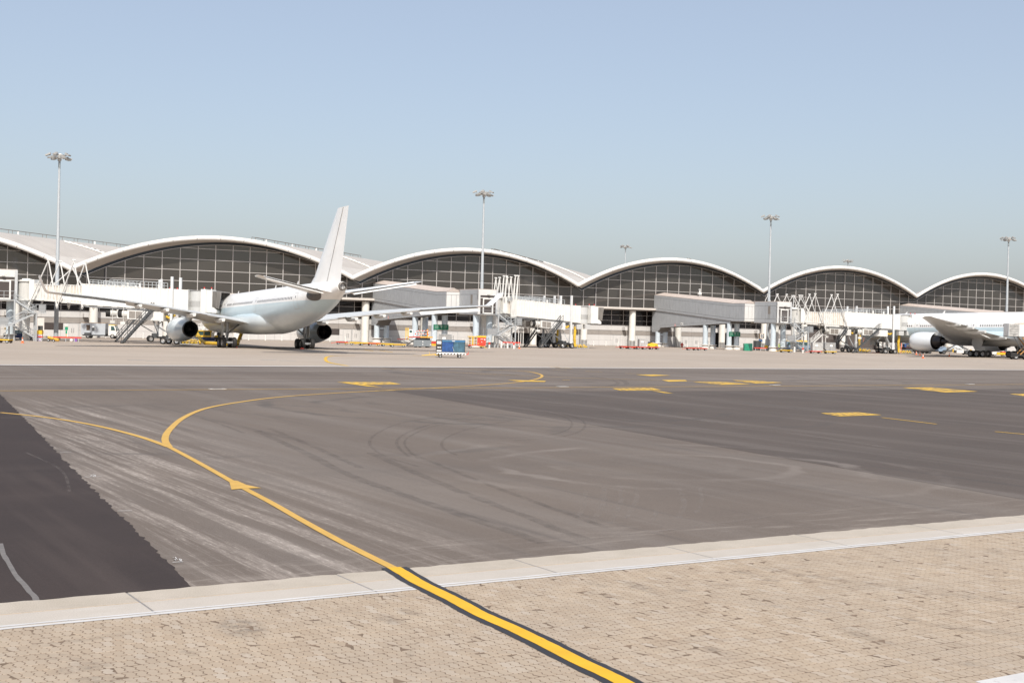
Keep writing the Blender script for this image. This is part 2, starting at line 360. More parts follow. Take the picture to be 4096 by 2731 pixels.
o = MB().poly([(bnd[0].x, bnd[0].y, 0.008)] + [(p.x, p.y, 0.008) for p in bnd[1:]] + [(bnd[-1].x-0.4, TE+0.02, 0.008), (-12, TE+0.02, 0.008), (300, TE+30, 0.008), (300, -172, 0.008), (-10, -172, 0.008)]).obj('paved_lane', TAR2, tarmac)
pts = [gst(*p) for p in ((0, 1576), (95, 1672), (165, 1741), (261, 1846), (418, 2003), (575, 2151), (765, 2349))]
def jag(pts, step=0.16, amp=0.045):
    out = []
    for a, b in zip(pts, pts[1:]):
        k = max(1, int((b-a).length/step))
        for i in range(k):
            p = a.lerp(b, i/k); d = (b-a).normalized(); nn = Vector((-d.y, d.x, 0)); out.append(p + nn*random.uniform(-amp, amp))
    return out + [pts[-1]]
jp = jag(pts)
MB().poly([(p.x, p.y, 0.0115) for p in jp] + [(jp[-1].x, TE+0.01, 0.0115), (-120, TE+0.01, 0.0115), (-120, pts[0].y+3, 0.0115)]).obj('asphalt_patch', TARD, tarmac, label='newer dark asphalt patch at the left of the taxiway')
# grey crack sealant on the dark patch
cr = [gst(*p) for p in ((0, 2176), (14, 2220), (32, 2250), (60, 2300), (95, 2340), (120, 2370), (140, 2392), (146, 2405))]
def ribbon(pts, w, z, mb=None, wob=0.0, step=None):
    mb = mb or MB(); P = [Vector((p[0], p[1], 0)) for p in pts]
    if step:
        Q = []
        for i in range(len(P)-1):                                  # Catmull-Rom smoothing
            p0, p1, p2, p3 = P[max(i-1, 0)], P[i], P[i+1], P[min(i+2, len(P)-1)]
            k = max(2, int((p2-p1).length/step))
            for j in range(k):
                t = j/k; Q.append(0.5*((2*p1) + (p2-p0)*t + (2*p0-5*p1+4*p2-p3)*t*t + (3*p1-p0-3*p2+p3)*t**3))
        P = Q + [P[-1]]
    vs = []
    for i, p in enumerate(P):
        d = (P[min(i+1, len(P)-1)] - P[max(i-1, 0)]).normalized(); nn = Vector((-d.y, d.x, 0))
        a, b = w/2 + random.uniform(-wob, wob), w/2 + random.uniform(-wob, wob)
        q, r = p + nn*a, p - nn*b; vs += [(q.x, q.y, z), (r.x, r.y, z)]
    return mb.add(vs, [(2*i, 2*i+1, 2*i+3, 2*i+2) for i in range(len(P)-1)])
SEAL = mk('crack_sealant', (0.17, 0.155, 0.145), 0.7, noise=0.2, scale=8)
ribbon(cr, 0.075, 0.0155, wob=0.006, step=0.4).obj('crack_seal', SEAL, tarmac)
# small white survey ticks chalked along the patch edge
CHALK = mk('white_chalk', (0.62, 0.60, 0.58), 0.9, noise=0.3, scale=12)
for a, b in (((690, 2251), (732, 2249)), ((470, 2045), (529, 2044)), ((335, 1909), (406, 1907)), ((240, 1811), (285, 1809)), ((115, 1668), (150, 1666))):
    ribbon([gst(*a), gst(*b)], 0.03, 0.0155).obj('survey_tick', CHALK, tarmac)
sc = MB()
for q in (((692, 2232), (700, 2230), (706, 2236), (700, 2243), (694, 2238), (704, 2244)), ((708, 2240), (716, 2236), (722, 2246), (712, 2247)), ((716, 2236), (726, 2240), (724, 2247))): ribbon([gst(*p) for p in q], 0.014, 0.0158, sc)
sc.obj('survey_scribble', CHALK, tarmac)
sc = MB()
for q in (((362, 1906), (370, 1900), (378, 1903), (372, 1907)), ((372, 1899), (382, 1902), (380, 1907))): ribbon([gst(*p) for p in q], 0.018, 0.0158, sc)
sc.obj('survey_scribble', CHALK, tarmac)

# ---- yellow guide lines
def worn(name, col, wear_col, amt, sc=6.0, rough=0.6):
    m = mk(name, col, rough, noise=0.10, scale=2.0); n = m.node_tree.nodes; l = m.node_tree.links; b = n['Principled BSDF']
    tc = n.new('ShaderNodeTexCoord'); mp = n.new('ShaderNodeMapping'); mp.inputs['Scale'].default_value = (1, 0.55, 1); l.new(tc.outputs['Object'], mp.inputs[0])
    z = n.new('ShaderNodeTexNoise'); z.inputs['Scale'].default_value = sc; z.inputs['Detail'].default_value = 8; z.inputs['Roughness'].default_value = 0.75; l.new(mp.outputs[0], z.inputs['Vector'])
    r = n.new('ShaderNodeMapRange'); r.inputs[1].default_value = 0.60; r.inputs[2].default_value = 0.72; r.inputs[4].default_value = amt; l.new(z.outputs[0], r.inputs[0])
    x = n.new('ShaderNodeMix'); x.data_type = 'RGBA'; l.new(r.outputs[0], x.inputs[0]); l.new(b.inputs['Base Color'].links[0].from_socket, x.inputs[6]); x.inputs[7].default_value = (*wear_col, 1)
    l.new(x.outputs[2], b.inputs['Base Color']); return m
YLT = worn('faded_yellow_line', (0.60, 0.36, 0.07), (0.30, 0.22, 0.12), 0.45)
YLN = worn('fresh_yellow_line', (0.72, 0.41, 0.010), (0.25, 0.17, 0.06), 0.75, 7)
YLF = worn('bright_yellow_marking', (0.68, 0.41, 0.035), (0.30, 0.22, 0.10), 0.4, 1.5)
BLN = worn('black_line_border', (0.028, 0.026, 0.030), (0.22, 0.19, 0.16), 0.5, 9)
WLN = worn('worn_white_line', (0.60, 0.585, 0.57), (0.27, 0.25, 0.245), 0.85, 9)
main_px = [(1593.5, 2284), (1384.5, 2179), (1210, 2083.6), (1088.5, 2014), (958, 1944), (836, 1874.6), (749, 1826.7), (672, 1786)]
curve_px = [(676, 1788), (664, 1772), (660, 1755), (668, 1733), (688, 1709), (722.7, 1678.6), (775, 1650.8), (836, 1630.8), (940, 1611.6), (1088.5, 1591.6), (1262.6, 1577.6), (1524, 1562.8), (1741.5, 1552), (1915.7, 1542), (2048, 1531.5), (2110, 1524), (2150, 1515), (2168, 1506), (2157, 1496), (2100, 1485), (1980, 1480), (1800, 1476.5)]
left_px = [(0, 1650.8), (130.6, 1663.8), (261, 1681), (392, 1704.8), (522.5, 1737), (609.5, 1764), (676, 1789)]
horiz_px = [(0, 1563.7), (871, 1558.5), (2048, 1551.5), (3093, 1544.5), (4096, 1537.6)]
hook_px = [(1306, 1428), (1302, 1438), (1318, 1450), (1393, 1464), (1524, 1474.5), (1741, 1486), (2048, 1501), (2300, 1511), (2700, 1523), (3093, 1533)]
LZ = 0.0160
mainp = [gst(*p) for p in main_px]
ribbon([gst(1615, 2298)] + mainp, 0.155, LZ, step=0.5).obj('guide_line', YLT, tarmac)
ribbon([gst(*p) for p in curve_px], 0.21, LZ+0.0005, step=0.8).obj('guide_line', YLT, tarmac)
ribbon([gst(*p) for p in left_px], 0.19, LZ+0.001, step=0.8).obj('guide_line', YLT, tarmac)
a, b = gst(*horiz_px[0]), gst(*horiz_px[-1]); d = (b - a)
ribbon([a - d*0.6] + [gst(*p) for p in horiz_px] + [b + d*0.8], 0.20, LZ+0.0015).obj('guide_line', YLT, tarmac)
hk = [gst(*p) for p in hook_px]
ribbon([p for p in hk if p.y < TF], 0.14, LZ+0.002, step=1.0).obj('guide_line', YLT, tarmac)
MB().poly([(p.x, p.y, LZ+0.0025) for p in (gst(*q) for q in ((915, 1921), (926, 1960), (975, 1956), (1046, 1954), (985, 1941), (950, 1925)))]).obj('arrow_marking', YLT, tarmac)
hook_far = ribbon([p for p in hk if p.y > TF-3] , 0.32, 0.016, step=1.0)
hook_far.obj('lead_in_line', YLF, ground)
ribbon([gst(1306, 1428), gst(1330, 1424), gst(1375, 1423), gst(1420, 1424)], 0.3, 0.0165, step=1.0).obj('lead_in_line', YLF, ground)
for q in (((1448, 1397), (1492, 1404)), ((1520, 1402), (1570, 1409)), ((1650, 1421), (1740, 1427)), ((2200, 1468), (2290, 1474)), ((3150, 1437), (3230, 1439))):
    ribbon([gst(*p) for p in q], 0.25, 0.016).obj('lead_in_line', YLF, ground)
# yellow location panels with dark characters worn beyond reading
def panel(px, nblk, seed):
    r = random.Random(seed); P = [gst(*p) for p in px]
    o = MB().poly([(p.x, p.y, LZ+0.003) for p in P]).obj('location_panel', YLF, tarmac)
    if nblk:
        mb = MB()
        for k in range(nblk):
            for row in range(2):
                u0 = 0.06 + k*0.9/nblk + r.uniform(0, .02); u1 = u0 + 0.9/nblk*r.uniform(.45, .7); v0 = 0.16 + row*0.40; v1 = v0 + r.uniform(.14, .30)
                def q(u, v): return P[0].lerp(P[1], u).lerp(P[3].lerp(P[2], u), v)
                mb.poly([(c.x, c.y, LZ+0.0045) for c in (q(u0, v0), q(u1, v0), q(u1, v1), q(u0, v1))])
        mb.obj('worn_lettering', TARM, o)
Z2 = lambda x, y: (2048 + x/1.1484, 1400 + y/1.1484)
panel([Z2(1418, 291), Z2(1590, 287), Z2(1698, 299), Z2(1505, 305)], 6, 1)
panel([Z2(460, 177), Z2(640, 174), Z2(686, 184), Z2(500, 187)], 5, 2)
panel([Z2(1795, 173), Z2(1925, 172), Z2(2140, 191), Z2(1990, 195)], 4, 3)
panel([Z2(688, 138), Z2(795, 138), Z2(806, 143), Z2(720, 146)], 0, 4)
panel([Z2(832, 147), Z2(960, 147), Z2(1095, 157), Z2(960, 160)], 5, 5)
panel([Z2(1010, 139), Z2(1110, 141), Z2(1242, 150), Z2(1120, 154)], 4, 6)
panel([Z2(570, 114), Z2(650, 113), Z2(730, 117), Z2(640, 120)], 0, 7)
panel([Z2(2285, 202), Z2(2450, 201), Z2(2560, 214), Z2(2370, 214)], 4, 8)
panel([(1368, 1528.5), (1560, 1529), (1604, 1537), (1450, 1540)], 5, 9)
for q in ((Z2(640, 187), Z2(690, 192), Z2(742, 200), Z2(700, 198)), ((1345, 1528), (1375, 1530), (1528, 1549), (1470, 1546)), ((2030, 1520), (2184, 1524), (2178, 1528), (2080, 1526))):
    MB().poly([(p.x, p.y, LZ+0.0035) for p in (gst(*c) for c in q)]).obj('wedge_marking', YLF, tarmac)
for q in (((2250, 1521), (2280, 1520)), ((3528, 1671), (3746, 1697)), ((3981, 1727), (4130, 1741)), ((2500, 1494), (2570, 1496)), ((1500, 1563), (1580, 1562)), ((2210, 1479), (2268, 1481)), ((2340, 1485), (2410, 1488))):
    ribbon([gst(*p) for p in q], 0.14, LZ+0.003).obj('dash_marking', YLF, tarmac)
ribbon([(-400, TF+0.35), (500, TF+0.35)], 0.75, 0.008).obj('edge_line', mk('clean_white_line', (0.80, 0.79, 0.77), 0.7, noise=0.08), tarmac)
ribbon([(-400, TF+1.6), (500, TF+1.6)], 0.16, 0.008).obj('edge_line', mk('dusty_line', (0.40, 0.355, 0.31), 0.9), tarmac)
for x, y in ((545, 1440), (620, 1444), (1075, 1440), (1150, 1443), (3560, 1450), (3960, 1455)):
    p = gst(x, y); MB().b2(p.x-0.7, p.x+0.7, p.y-0.4, p.y+0.4, 0.0, 0.012).obj('pit_cover', mk('pit_cover_steel', (0.30, 0.28, 0.26), 0.7), ground)
for x, y in ((862, 1558), (875, 1557.5), (2250, 1548), (3100, 1542), (3880, 1537.5)):
    p = gst(x, y); MB().b2(p.x-0.35, p.x+0.35, p.y-0.18, p.y+0.18, 0.02, 0.05).obj('taxiway_light', mk('light_fitting', (0.45, 0.44, 0.43), 0.5), tarmac)

# tyre scuffs: thin worn-in rubber and dust marks lying on the asphalt
def scuff_mat(name, col, f, lo, hi):
    m = bpy.data.materials.new(name); m.use_nodes = True; n = m.node_tree.nodes; l = m.node_tree.links; b = n['Principled BSDF']; b.inputs['Base Color'].default_value = (*col, 1); b.inputs['Roughness'].default_value = 0.9
    tc = n.new('ShaderNodeTexCoord'); z = n.new('ShaderNodeTexNoise'); z.inputs['Scale'].default_value = 1.6; z.inputs['Detail'].default_value = 8; z.inputs['Roughness'].default_value = 0.75; l.new(tc.outputs['Object'], z.inputs['Vector'])
    r = n.new('ShaderNodeMapRange'); r.inputs[1].default_value = lo; r.inputs[2].default_value = hi; r.inputs[4].default_value = f; l.new(z.outputs[0], r.inputs[0]); l.new(r.outputs[0], b.inputs['Alpha']); return m
SCD = scuff_mat('rubber_scuff', (0.085, 0.074, 0.068), 0.34, 0.35, 0.75); SCL = scuff_mat('dust_scuff', (0.34, 0.30, 0.27), 0.30, 0.40, 0.75)
Dp = lambda L: [gst(x*1.7415, y*1.7415) for x, y in L]
for L, w, m in (([(1060, 950), (930, 970), (866, 996), (850, 1020), (880, 1046), (960, 1072)], 0.10, SCD), ([(1100, 955), (990, 975), (925, 1000), (912, 1022), (940, 1050)], 0.10, SCD), ([(1130, 958), (1010, 976), (945, 1000), (930, 1022), (960, 1054)], 0.08, SCD), ([(1180, 965), (1080, 985), (1025, 1006), (1016, 1028), (1050, 1046)], 0.09, SCD), ([(1250, 940), (1330, 962), (1340, 985), (1290, 1003), (1180, 1012)], 0.10, SCD), ([(1220, 938), (1300, 960), (1310, 982), (1260, 1000), (1150, 1008)], 0.08, SCD),
    ([(590, 990), (700, 1040), (800, 1090), (930, 1138), (1080, 1190), (1250, 1248)], 0.28, SCD), ([(620, 985), (730, 1030), (830, 1076)], 0.2, SCD), ([(850, 1040), (930, 1075), (1030, 1118), (1180, 1176), (1340, 1238)], 0.25, SCD), ([(940, 1040), (1100, 1105), (1280, 1172), (1400, 1214)], 0.16, SCD), ([(460, 960), (500, 972), (560, 995)], 0.15, SCD),
    ([(1322, 1195), (1342, 1160), (1345, 1125)], 0.10, SCL), ([(1362, 1200), (1384, 1160), (1386, 1120)], 0.14, SCL), ([(1400, 1204), (1424, 1160), (1425, 1118)], 0.10, SCL), ([(1440, 1190), (1462, 1150), (1460, 1120)], 0.10, SCL), ([(1560, 1190), (1572, 1155), (1560, 1122)], 0.12, SCL), ([(1600, 1180), (1612, 1150), (1606, 1120)], 0.09, SCL), ([(1500, 1195), (1512, 1165)], 0.1, SCL),
    ([(1300, 1245), (1500, 1222), (1700, 1196), (1980, 1160)], 0.10, SCL), ([(1150, 870), (1300, 866), (1420, 872), (1440, 884)], 0.35, SCD), ([(900, 866), (1080, 872), (1200, 880)], 0.4, SCD), ([(1230, 846), (1350, 862), (1420, 880), (1330, 896)], 0.3, SCD), ([(600, 858), (800, 862), (1000, 870)], 0.4, SCD), ([(140, 936), (190, 940), (250, 944)], 0.25, SCD), ([(1500, 906), (1800, 925), (2100, 948)], 0.3, SCL), ([(1180, 915), (1450, 945), (1750, 985), (2050, 1030)], 0.35, SCL), ([(0, 868), (180, 862), (420, 860)], 0.6, SCL), ([(60, 1040), (140, 1080), (160, 1130)], 0.07, SCL)):
    ribbon(Dp(L), w, 0.0135, step=0.4, wob=w*0.12).obj('tyre_scuff', m, tarmac)

# ---- pale concrete edge strip made of cast slabs
SLAB = ground_mat('edge_slab_concrete', (0.50, 0.455, 0.405), (0.455, 0.412, 0.36), None, 0.9, [(1.6, (0.3, 1, 1), 0, 0.55, 0.75, (0.56, 0.53, 0.485), 0.6), (5.0, (1, 1, 1), 0, 0.66, 0.8, (0.28, 0.24, 0.205), 0.5)], 1, grain=0.14)
SLAB2 = ground_mat('edge_slab_rough', (0.48, 0.425, 0.36), (0.42, 0.37, 0.305), None, 1.2, [(3.0, (0.6, 1, 1), 0, 0.58, 0.75, (0.34, 0.29, 0.25), 0.5)], 1, grain=0.2)
GROOVE = mk('orange_joint_grit', (0.50, 0.36, 0.22), 0.9, noise=0.3, scale=9)
GREYJ = mk('grey_joint_filler', (0.25, 0.235, 0.225), 0.8, noise=0.2, scale=8)
TI, TO = -216.63, -217.33
strip = pstruct('edge_strip', 'pale concrete edge strip between taxiway and block paving', MB().poly([(-130, TE-0.06, 0.0135), (200, TE-0.06, 0.0135), (200, TO-0.06, 0.0135), (-130, TO-0.06, 0.0135)]), GROOVE)
s0 = -53.15
for k in range(-8, 26):
    x0, x1 = s0 + k*2.97 + 0.015, s0 + (k+1)*2.97 - 0.015
    n = 14; top = [(x0 + (x1-x0)*i/n, TE - 0.02 + random.uniform(-0.03, 0.035), 0) for i in range(n+1)]
    mb = MB().ext([(x, y, 0.006) for x, y, _ in top] + [(x1, TI+0.018, 0.006), (x0, TI+0.018, 0.006)], (0, 0, 0.010)); mb.obj('edge_slab', SLAB2, strip)
    MB().b2(x0, x1, TO+0.02, TI-0.018, 0.006, 0.018).obj('edge_slab', SLAB, strip)
    MB().b2(x0-0.028, x0-0.002, TO+0.02, TE-0.05, 0.006, 0.0155).obj('slab_joint', GREYJ, strip)
ribbon([(-130, TO+0.075), (-60, TO+0.075)] + [(-60 + 0.2*i, TO+0.075) for i in range(1, 150)] + [(200, TO+0.075)], 0.07, 0.0215, wob=0.012).obj('edge_line', WLN, strip)
ribbon([(-130, TO-0.045), (-60, TO-0.045)] + [(-60 + 0.2*i, TO-0.045) for i in range(1, 150)] + [(200, TO-0.045)], 0.085, 0.0215, wob=0.012).obj('edge_line', WLN, strip)

# ---- near apron: interlocking zigzag paving bricks
BED = mk('paving_sand_bed', (0.19, 0.135, 0.092), 0.95, noise=0.3, scale=4)
def brick_mat(name, island):
    m = bpy.data.materials.new(name); m.use_nodes = True; n = m.node_tree.nodes; l = m.node_tree.links; b = n['Principled BSDF']
    b.inputs['Roughness'].default_value = 0.9; b.inputs['Specular IOR Level'].default_value = 0.25
    if island: rn = n.new('ShaderNodeNewGeometry').outputs['Random Per Island']
    else: rn = n.new('ShaderNodeObjectInfo').outputs['Random']
    cr = n.new('ShaderNodeValToRGB'); e = cr.color_ramp.elements; e[0].position = 0; e[0].color = (0.375, 0.292, 0.212, 1); e[1].position = 1; e[1].color = (0.455, 0.388, 0.315, 1)
    for p, c in ((0.55, (0.42, 0.338, 0.252)), (0.9, (0.44, 0.362, 0.28))): k = e.new(p); k.color = (*c, 1)
    l.new(rn, cr.inputs[0])
    ge = n.new('ShaderNodeNewGeometry'); vt = n.new('ShaderNodeVectorTransform'); vt.vector_type = 'POINT'; vt.convert_from = 'WORLD'; vt.convert_to = 'WORLD'; l.new(ge.outputs['Position'], vt.inputs[0]); P = vt.outputs[0]
    def mul(c, scale, a, bb, col, f, stretch=(1, 1, 1), rot=0.0, det=7, ro=0.7):
        mp = n.new('ShaderNodeMapping'); mp.inputs['Scale'].default_value = stretch; mp.inputs['Rotation'].default_value = (0, 0, rot); l.new(P, mp.inputs[0])
        z = n.new('ShaderNodeTexNoise'); z.inputs['Scale'].default_value = scale; z.inputs['Detail'].default_value = det; z.inputs['Roughness'].default_value = ro; l.new(mp.outputs[0], z.inputs['Vector'])
        r = n.new('ShaderNodeMapRange'); r.inputs[1].default_value = a; r.inputs[2].default_value = bb; r.inputs[4].default_value = f; l.new(z.outputs[0], r.inputs[0])
        x = n.new('ShaderNodeMix'); x.data_type = 'RGBA'; l.new(r.outputs[0], x.inputs[0]); l.new(c, x.inputs[6]); x.inputs[7].default_value = (*col, 1); return x.outputs[2]
    c = cr.outputs[0]
    c = mul(c, 0.5, 0.42, 0.66, (0.345, 0.285, 0.225), 0.6)
    c = mul(c, 3.0, 0.60, 0.78, (0.25, 0.195, 0.142), 0.75)
    c = mul(c, 1.1, 0.625, 0.74, (0.17, 0.145, 0.125), 0.75, (0.45, 1.3, 1), 0.35)
    c = mul(c, 0.7, 0.60, 0.72, (0.20, 0.17, 0.15), 0.6, (0.12, 2.2, 1), 0.25)
    c = mul(c, 9.0, 0.70, 0.78, (0.10, 0.083, 0.07), 0.8)
    # oil stains and tyre scuffs where the photograph has them: (start pixel, end pixel, half width, strength)
    z0 = n.new('ShaderNodeTexNoise'); z0.inputs['Scale'].default_value = 7; z0.inputs['Detail'].default_value = 8; z0.inputs['Roughness'].default_value = 0.8; l.new(P, z0.inputs['Vector'])
    def M2(op, a, b_, cl=False):
        m_ = n.new('ShaderNodeMath'); m_.operation = op; m_.use_clamp = cl
        for i, v in ((0, a), (1, b_)):
            if isinstance(v, (int, float)): m_.inputs[i].default_value = v
            else: l.new(v, m_.inputs[i])
        return m_.outputs[0]
    tot = None
    for (a0, a1, hw, f) in (((945, 2490), (1000, 2545), .26, .95), ((1520, 2465), (1590, 2500), .14, .7), ((1600, 2440), (1680, 2462), .11, .7), ((2370, 2338), (2420, 2350), .10, .7), ((2500, 2330), (2640, 2380), .14, .75), ((2350, 2370), (2480, 2395), .13, .55), ((2715, 2364), (2760, 2367), .10, .85), ((2950, 2288), (3015, 2300), .09, .9), ((3060, 2322), (3115, 2326), .09, .8), ((2860, 2340), (2925, 2345), .07, .6), ((3360, 2226), (3400, 2235), .06, .7), ((3610, 2475), (3670, 2487), .08, .85), ((3370, 2515), (3560, 2582), .15, .55), ((2830, 2595), (2920, 2620), .12, .6), ((740, 2610), (775, 2622), .08, .7), ((1640, 2610), (1640, 2630), .05, .7), ((3840, 2650), (3920, 2670), .12, .55), ((3700, 2195), (3790, 2205), .12, .45), ((3940, 2195), (4000, 2215), .10, .5),
            ((2950, 2262), (3700, 2372), .13, .42), ((3700, 2372), (4096, 2412), .15, .5), ((3000, 2300), (3560, 2365), .10, .35), ((2900, 2405), (3500, 2470), .10, .3), ((3700, 2500), (4096, 2545), .14, .4), ((50, 2600), (640, 2520), .10, .35), ((250, 2690), (420, 2660), .16, .6), ((330, 2722), (480, 2725), .14, .6), ((2640, 2570), (3180, 2555), .06, .35)):
        A, B_ = gp(*a0), gp(*a1); D = B_ - A; L = max(D.length, 0.01); D = D/L; N = Vector((-D.y, D.x, 0)); Cc = (A+B_)/2
        v = n.new('ShaderNodeVectorMath'); v.operation = 'SUBTRACT'; v.inputs[1].default_value = Cc; l.new(P, v.inputs[0])
        du = n.new('ShaderNodeVectorMath'); du.operation = 'DOT_PRODUCT'; du.inputs[1].default_value = D/(L/2 + hw); l.new(v.outputs[0], du.inputs[0])
        dv = n.new('ShaderNodeVectorMath'); dv.operation = 'DOT_PRODUCT'; dv.inputs[1].default_value = N/(hw*1.25); l.new(v.outputs[0], dv.inputs[0])
        rr = M2('ADD', M2('POWER', M2('ABSOLUTE', du.outputs['Value'], 0), 2.0), M2('POWER', M2('ABSOLUTE', dv.outputs['Value'], 0), 2.0))
        w = M2('MULTIPLY', M2('SUBTRACT', 1.0, rr, True), f); tot = w if tot is None else M2('MAXIMUM', tot, w)
    rz = n.new('ShaderNodeMapRange'); rz.inputs[1].default_value = 0.40; rz.inputs[2].default_value = 0.62; l.new(z0.outputs[0], rz.inputs[0])
    x = n.new('ShaderNodeMix'); x.data_type = 'RGBA'; l.new(M2('MULTIPLY', tot, rz.outputs[0], True), x.inputs[0]); l.new(c, x.inputs[6]); x.inputs[7].default_value = (0.085, 0.074, 0.066, 1); c = x.outputs[2]
    c = mul(c, 70.0, 0.35, 0.65, (0.39, 0.325, 0.26), 0.35, det=2)
    l.new(c, b.inputs['Base Color'])
    z = n.new('ShaderNodeTexNoise'); z.inputs['Scale'].default_value = 130; z.inputs['Detail'].default_value = 2; l.new(P, z.inputs['Vector'])
    bp = n.new('ShaderNodeBump'); bp.inputs['Strength'].default_value = 0.35; bp.inputs['Distance'].default_value = 0.004; l.new(z.outputs[0], bp.inputs['Height']); l.new(bp.outputs[0], b.inputs['Normal'])
    return m
BRI = brick_mat('paving_brick', False); BRS = brick_mat('paving_brick_mass', True)
paving = pstruct('pavement', 'beige block paving of the near apron with dark oil stains', MB().poly([(-130, TO-0.06, 0.0148), (200, TO-0.06, 0.0148), (200, -300, 0.0148), (-130, -300, 0.0148)]), BED)
BW, BLn = 0.1125, 0.225
def brick_poly(g=0.0038):
    z = 0.013; ys = [0, 0.028, 0.084, 0.141, 0.197, 0.225]; xs = [0, z, -z, z, -z, 0]
    left = [(x + g, y) for x, y in zip(xs, ys)]; right = [(x + BW - g, y) for x, y in zip(xs, ys)]
    left[0] = (left[0][0], g); left[-1] = (left[-1][0], BLn-g); right[0] = (right[0][0], g); right[-1] = (right[-1][0], BLn-g)
    return left + right[::-1]
def brick_geo(mb, ox, oy, tz=0.0, tx=0.0, ty=0.0):
    P = brick_poly(); n = len(P); cx, cy = BW/2, BLn/2; c = 0.0045
    def zt(x, y): return 0.0165 + tz + tx*(x-cx) + ty*(y-cy)
    bot = [(x+ox, y+oy, 0.003) for x, y in P]; mid = [(x+ox, y+oy, zt(x, y)-0.0035) for x, y in P]
    top = []
    for x, y in P:
        qx = x + (c if x < cx else -c); qy = y + (c if y < 0.02 else (-c if y > 0.205 else 0)); top.append((qx+ox, qy+oy, zt(x, y)))
    fs = [(i, (i+1) % n, n+(i+1) % n, n+i) for i in range(n)] + [(n+i, n+(i+1) % n, 2*n+(i+1) % n, 2*n+i) for i in range(n)]
    h = n//2; fs += [(2*n+i, 2*n+i+1, 2*n+n-2-i, 2*n+n-1-i) for i in range(h-1)]
    fs = [f[::-1] for f in fs]
    mb.add(bot + mid + top, fs)
bricks = []
y_top = TO - 0.002
for row in range(0, 48):
    y = y_top - (row+1)*BLn
    for k in range(-40, 230):
        x = -60 + k*BW + (BW/2 if row % 2 else 0)
        # keep what the camera or a camera a step aside could see
        p = W(x, y); dv = p - CAMP; v = dv.y
        if v < 10.5 or abs(dv.x) > 0.46*v + 1.6 or v > 30: continue
        sy = 2731 if v <= 0 else 1310 + F_PX*CAM_H/v
        if sy > 2731 + 420: continue
        px = 2048 + F_PX*dv.x/v
        bricks.append((0 if (sy < 2725 and 30 < px < 4060) else 1, -sy, px, x, y))
bricks.sort(key=lambda b: (b[0], b[1]))
ones, mass = bricks[:300], bricks[300:]
variants = []
for k in range(6):
    mb = MB(); r = random.Random(k); brick_geo(mb, 0, 0, r.uniform(-0.0015, 0.0015), r.uniform(-0.014, 0.014), r.uniform(-0.008, 0.008)); variants.append(mb.mesh('brick', BRI))
for b in ones: link('brick', random.choice(variants), paving, loc=(b[3], b[4], 0))
mb = MB()
for b in mass: brick_geo(mb, b[3], b[4], random.uniform(-0.0015, 0.0015), random.uniform(-0.014, 0.014), random.uniform(-0.008, 0.008))
mb.obj('brick', BRS, paving, kind='stuff')
# fresh yellow line with black borders across strip and paving
near = [gst(*p) for p in ((2560, 2775), (2457, 2718), (2308, 2648), (2180, 2582), (2044, 2516), (1925, 2463), (1806, 2399), (1687, 2341), (1623, 2303), (1575, 2274))]
d = (near[0]-near[1]).normalized(); near = [near[0] + d*k*0.7 for k in range(8, 0, -1)] + near
ribbon(near, 0.40, 0.0225, wob=0.008, step=0.12).obj('line_border', BLN, paving)
ribbon(near, 0.205, 0.0265, wob=0.004, step=0.12).obj('guide_line', YLN, paving)
c = gst(4005, 2720); MB().b2(c.x-0.35, c.x+1.2, c.y-1.2, c.y+0.05, 0.019, 0.0225).obj('white_marking', WLN, paving)
# ================================================================== TERMINAL
PW, FL, PH, PER = 3.3206, 8.674, 2.0146, 53.13
def bayk(s): return math.floor((s - 22.8 + PER/2)/PER)
def zoff(s): return 0.0108*(s - 22.8)
def zg(s):                                                     # top of the glazing at facade coordinate s
    d = s - (22.8 + PER*bayk(s)); return 17.64 - 0.0092*d*d + zoff(s)
term = thing('terminal_building', 'long glass terminal concourse under a row of white arched roof vaults', 'terminal', OR, PHI)
S0, S1 = -36.5, 286.0
J0, J1 = -11, 86                                               # pane columns in view
panes = []
for j in range(J0, J1):
    a, b = 0.05 + PW*j + 0.06, 0.05 + PW*(j+1) - 0.06
    cut = sorted([a, b] + [a + (b-a)*i/4 for i in (1, 2, 3)] + [v for v in (22.8 + PER*(bayk(a)+0.5),) if a < v < b])
    r = 0
    while True:
        z0, z1 = FL + PH*r + (0.03 if r == 0 else 0.05), FL + PH*(r+1) - 0.05
        tops = [(x, min(z1, zg(x) - 0.10)) for x in cut]
        if max(t[1] for t in tops) < z0 + 0.06: break
        tops = [(x, max(z, z0 + 0.004)) for x, z in tops]
        if max(z for _, z in tops) - z0 < 0.999*(z1 - z0) - 1e-6 or min(z for _, z in tops) < z1 - 1e-6: tp = tops
        else: tp = [tops[0], tops[-1]]
        ty = random.uniform(-0.006, 0.006); tz = random.uniform(-0.006, 0.006)
        pts = [(x, ty*(x-a) + tz*(z-z0), z) for x, z in [(a, z0), (b, z0)] + tp[::-1]]
        panes.append(pts); r += 1
panes.sort(key=lambda p: p[0][0])
for pts in panes[:300]: MB().ext(pts, (0, 0.03, 0)).obj('pane', GLASS, term)
mb = MB()
for pts in panes[300:]: mb.ext(pts, (0, 0.03, 0))
mb.obj('pane', GLASS, term, kind='stuff')
DPOST = mk('dark_movement_joint', (0.035, 0.035, 0.04), 0.5)
for j in range(J0, J1+1):
    s = 0.05 + PW*j; h = zg(s) - 0.03
    MB().b2(s-0.065, s+0.065, -0.10, 0.10, FL, h).obj('mullion', MULL, term)
    if j % 16 == 0: MB().b2(s-0.30, s-0.07, -0.06, 0.09, FL, h-0.05).obj('movement_joint', DPOST, term)
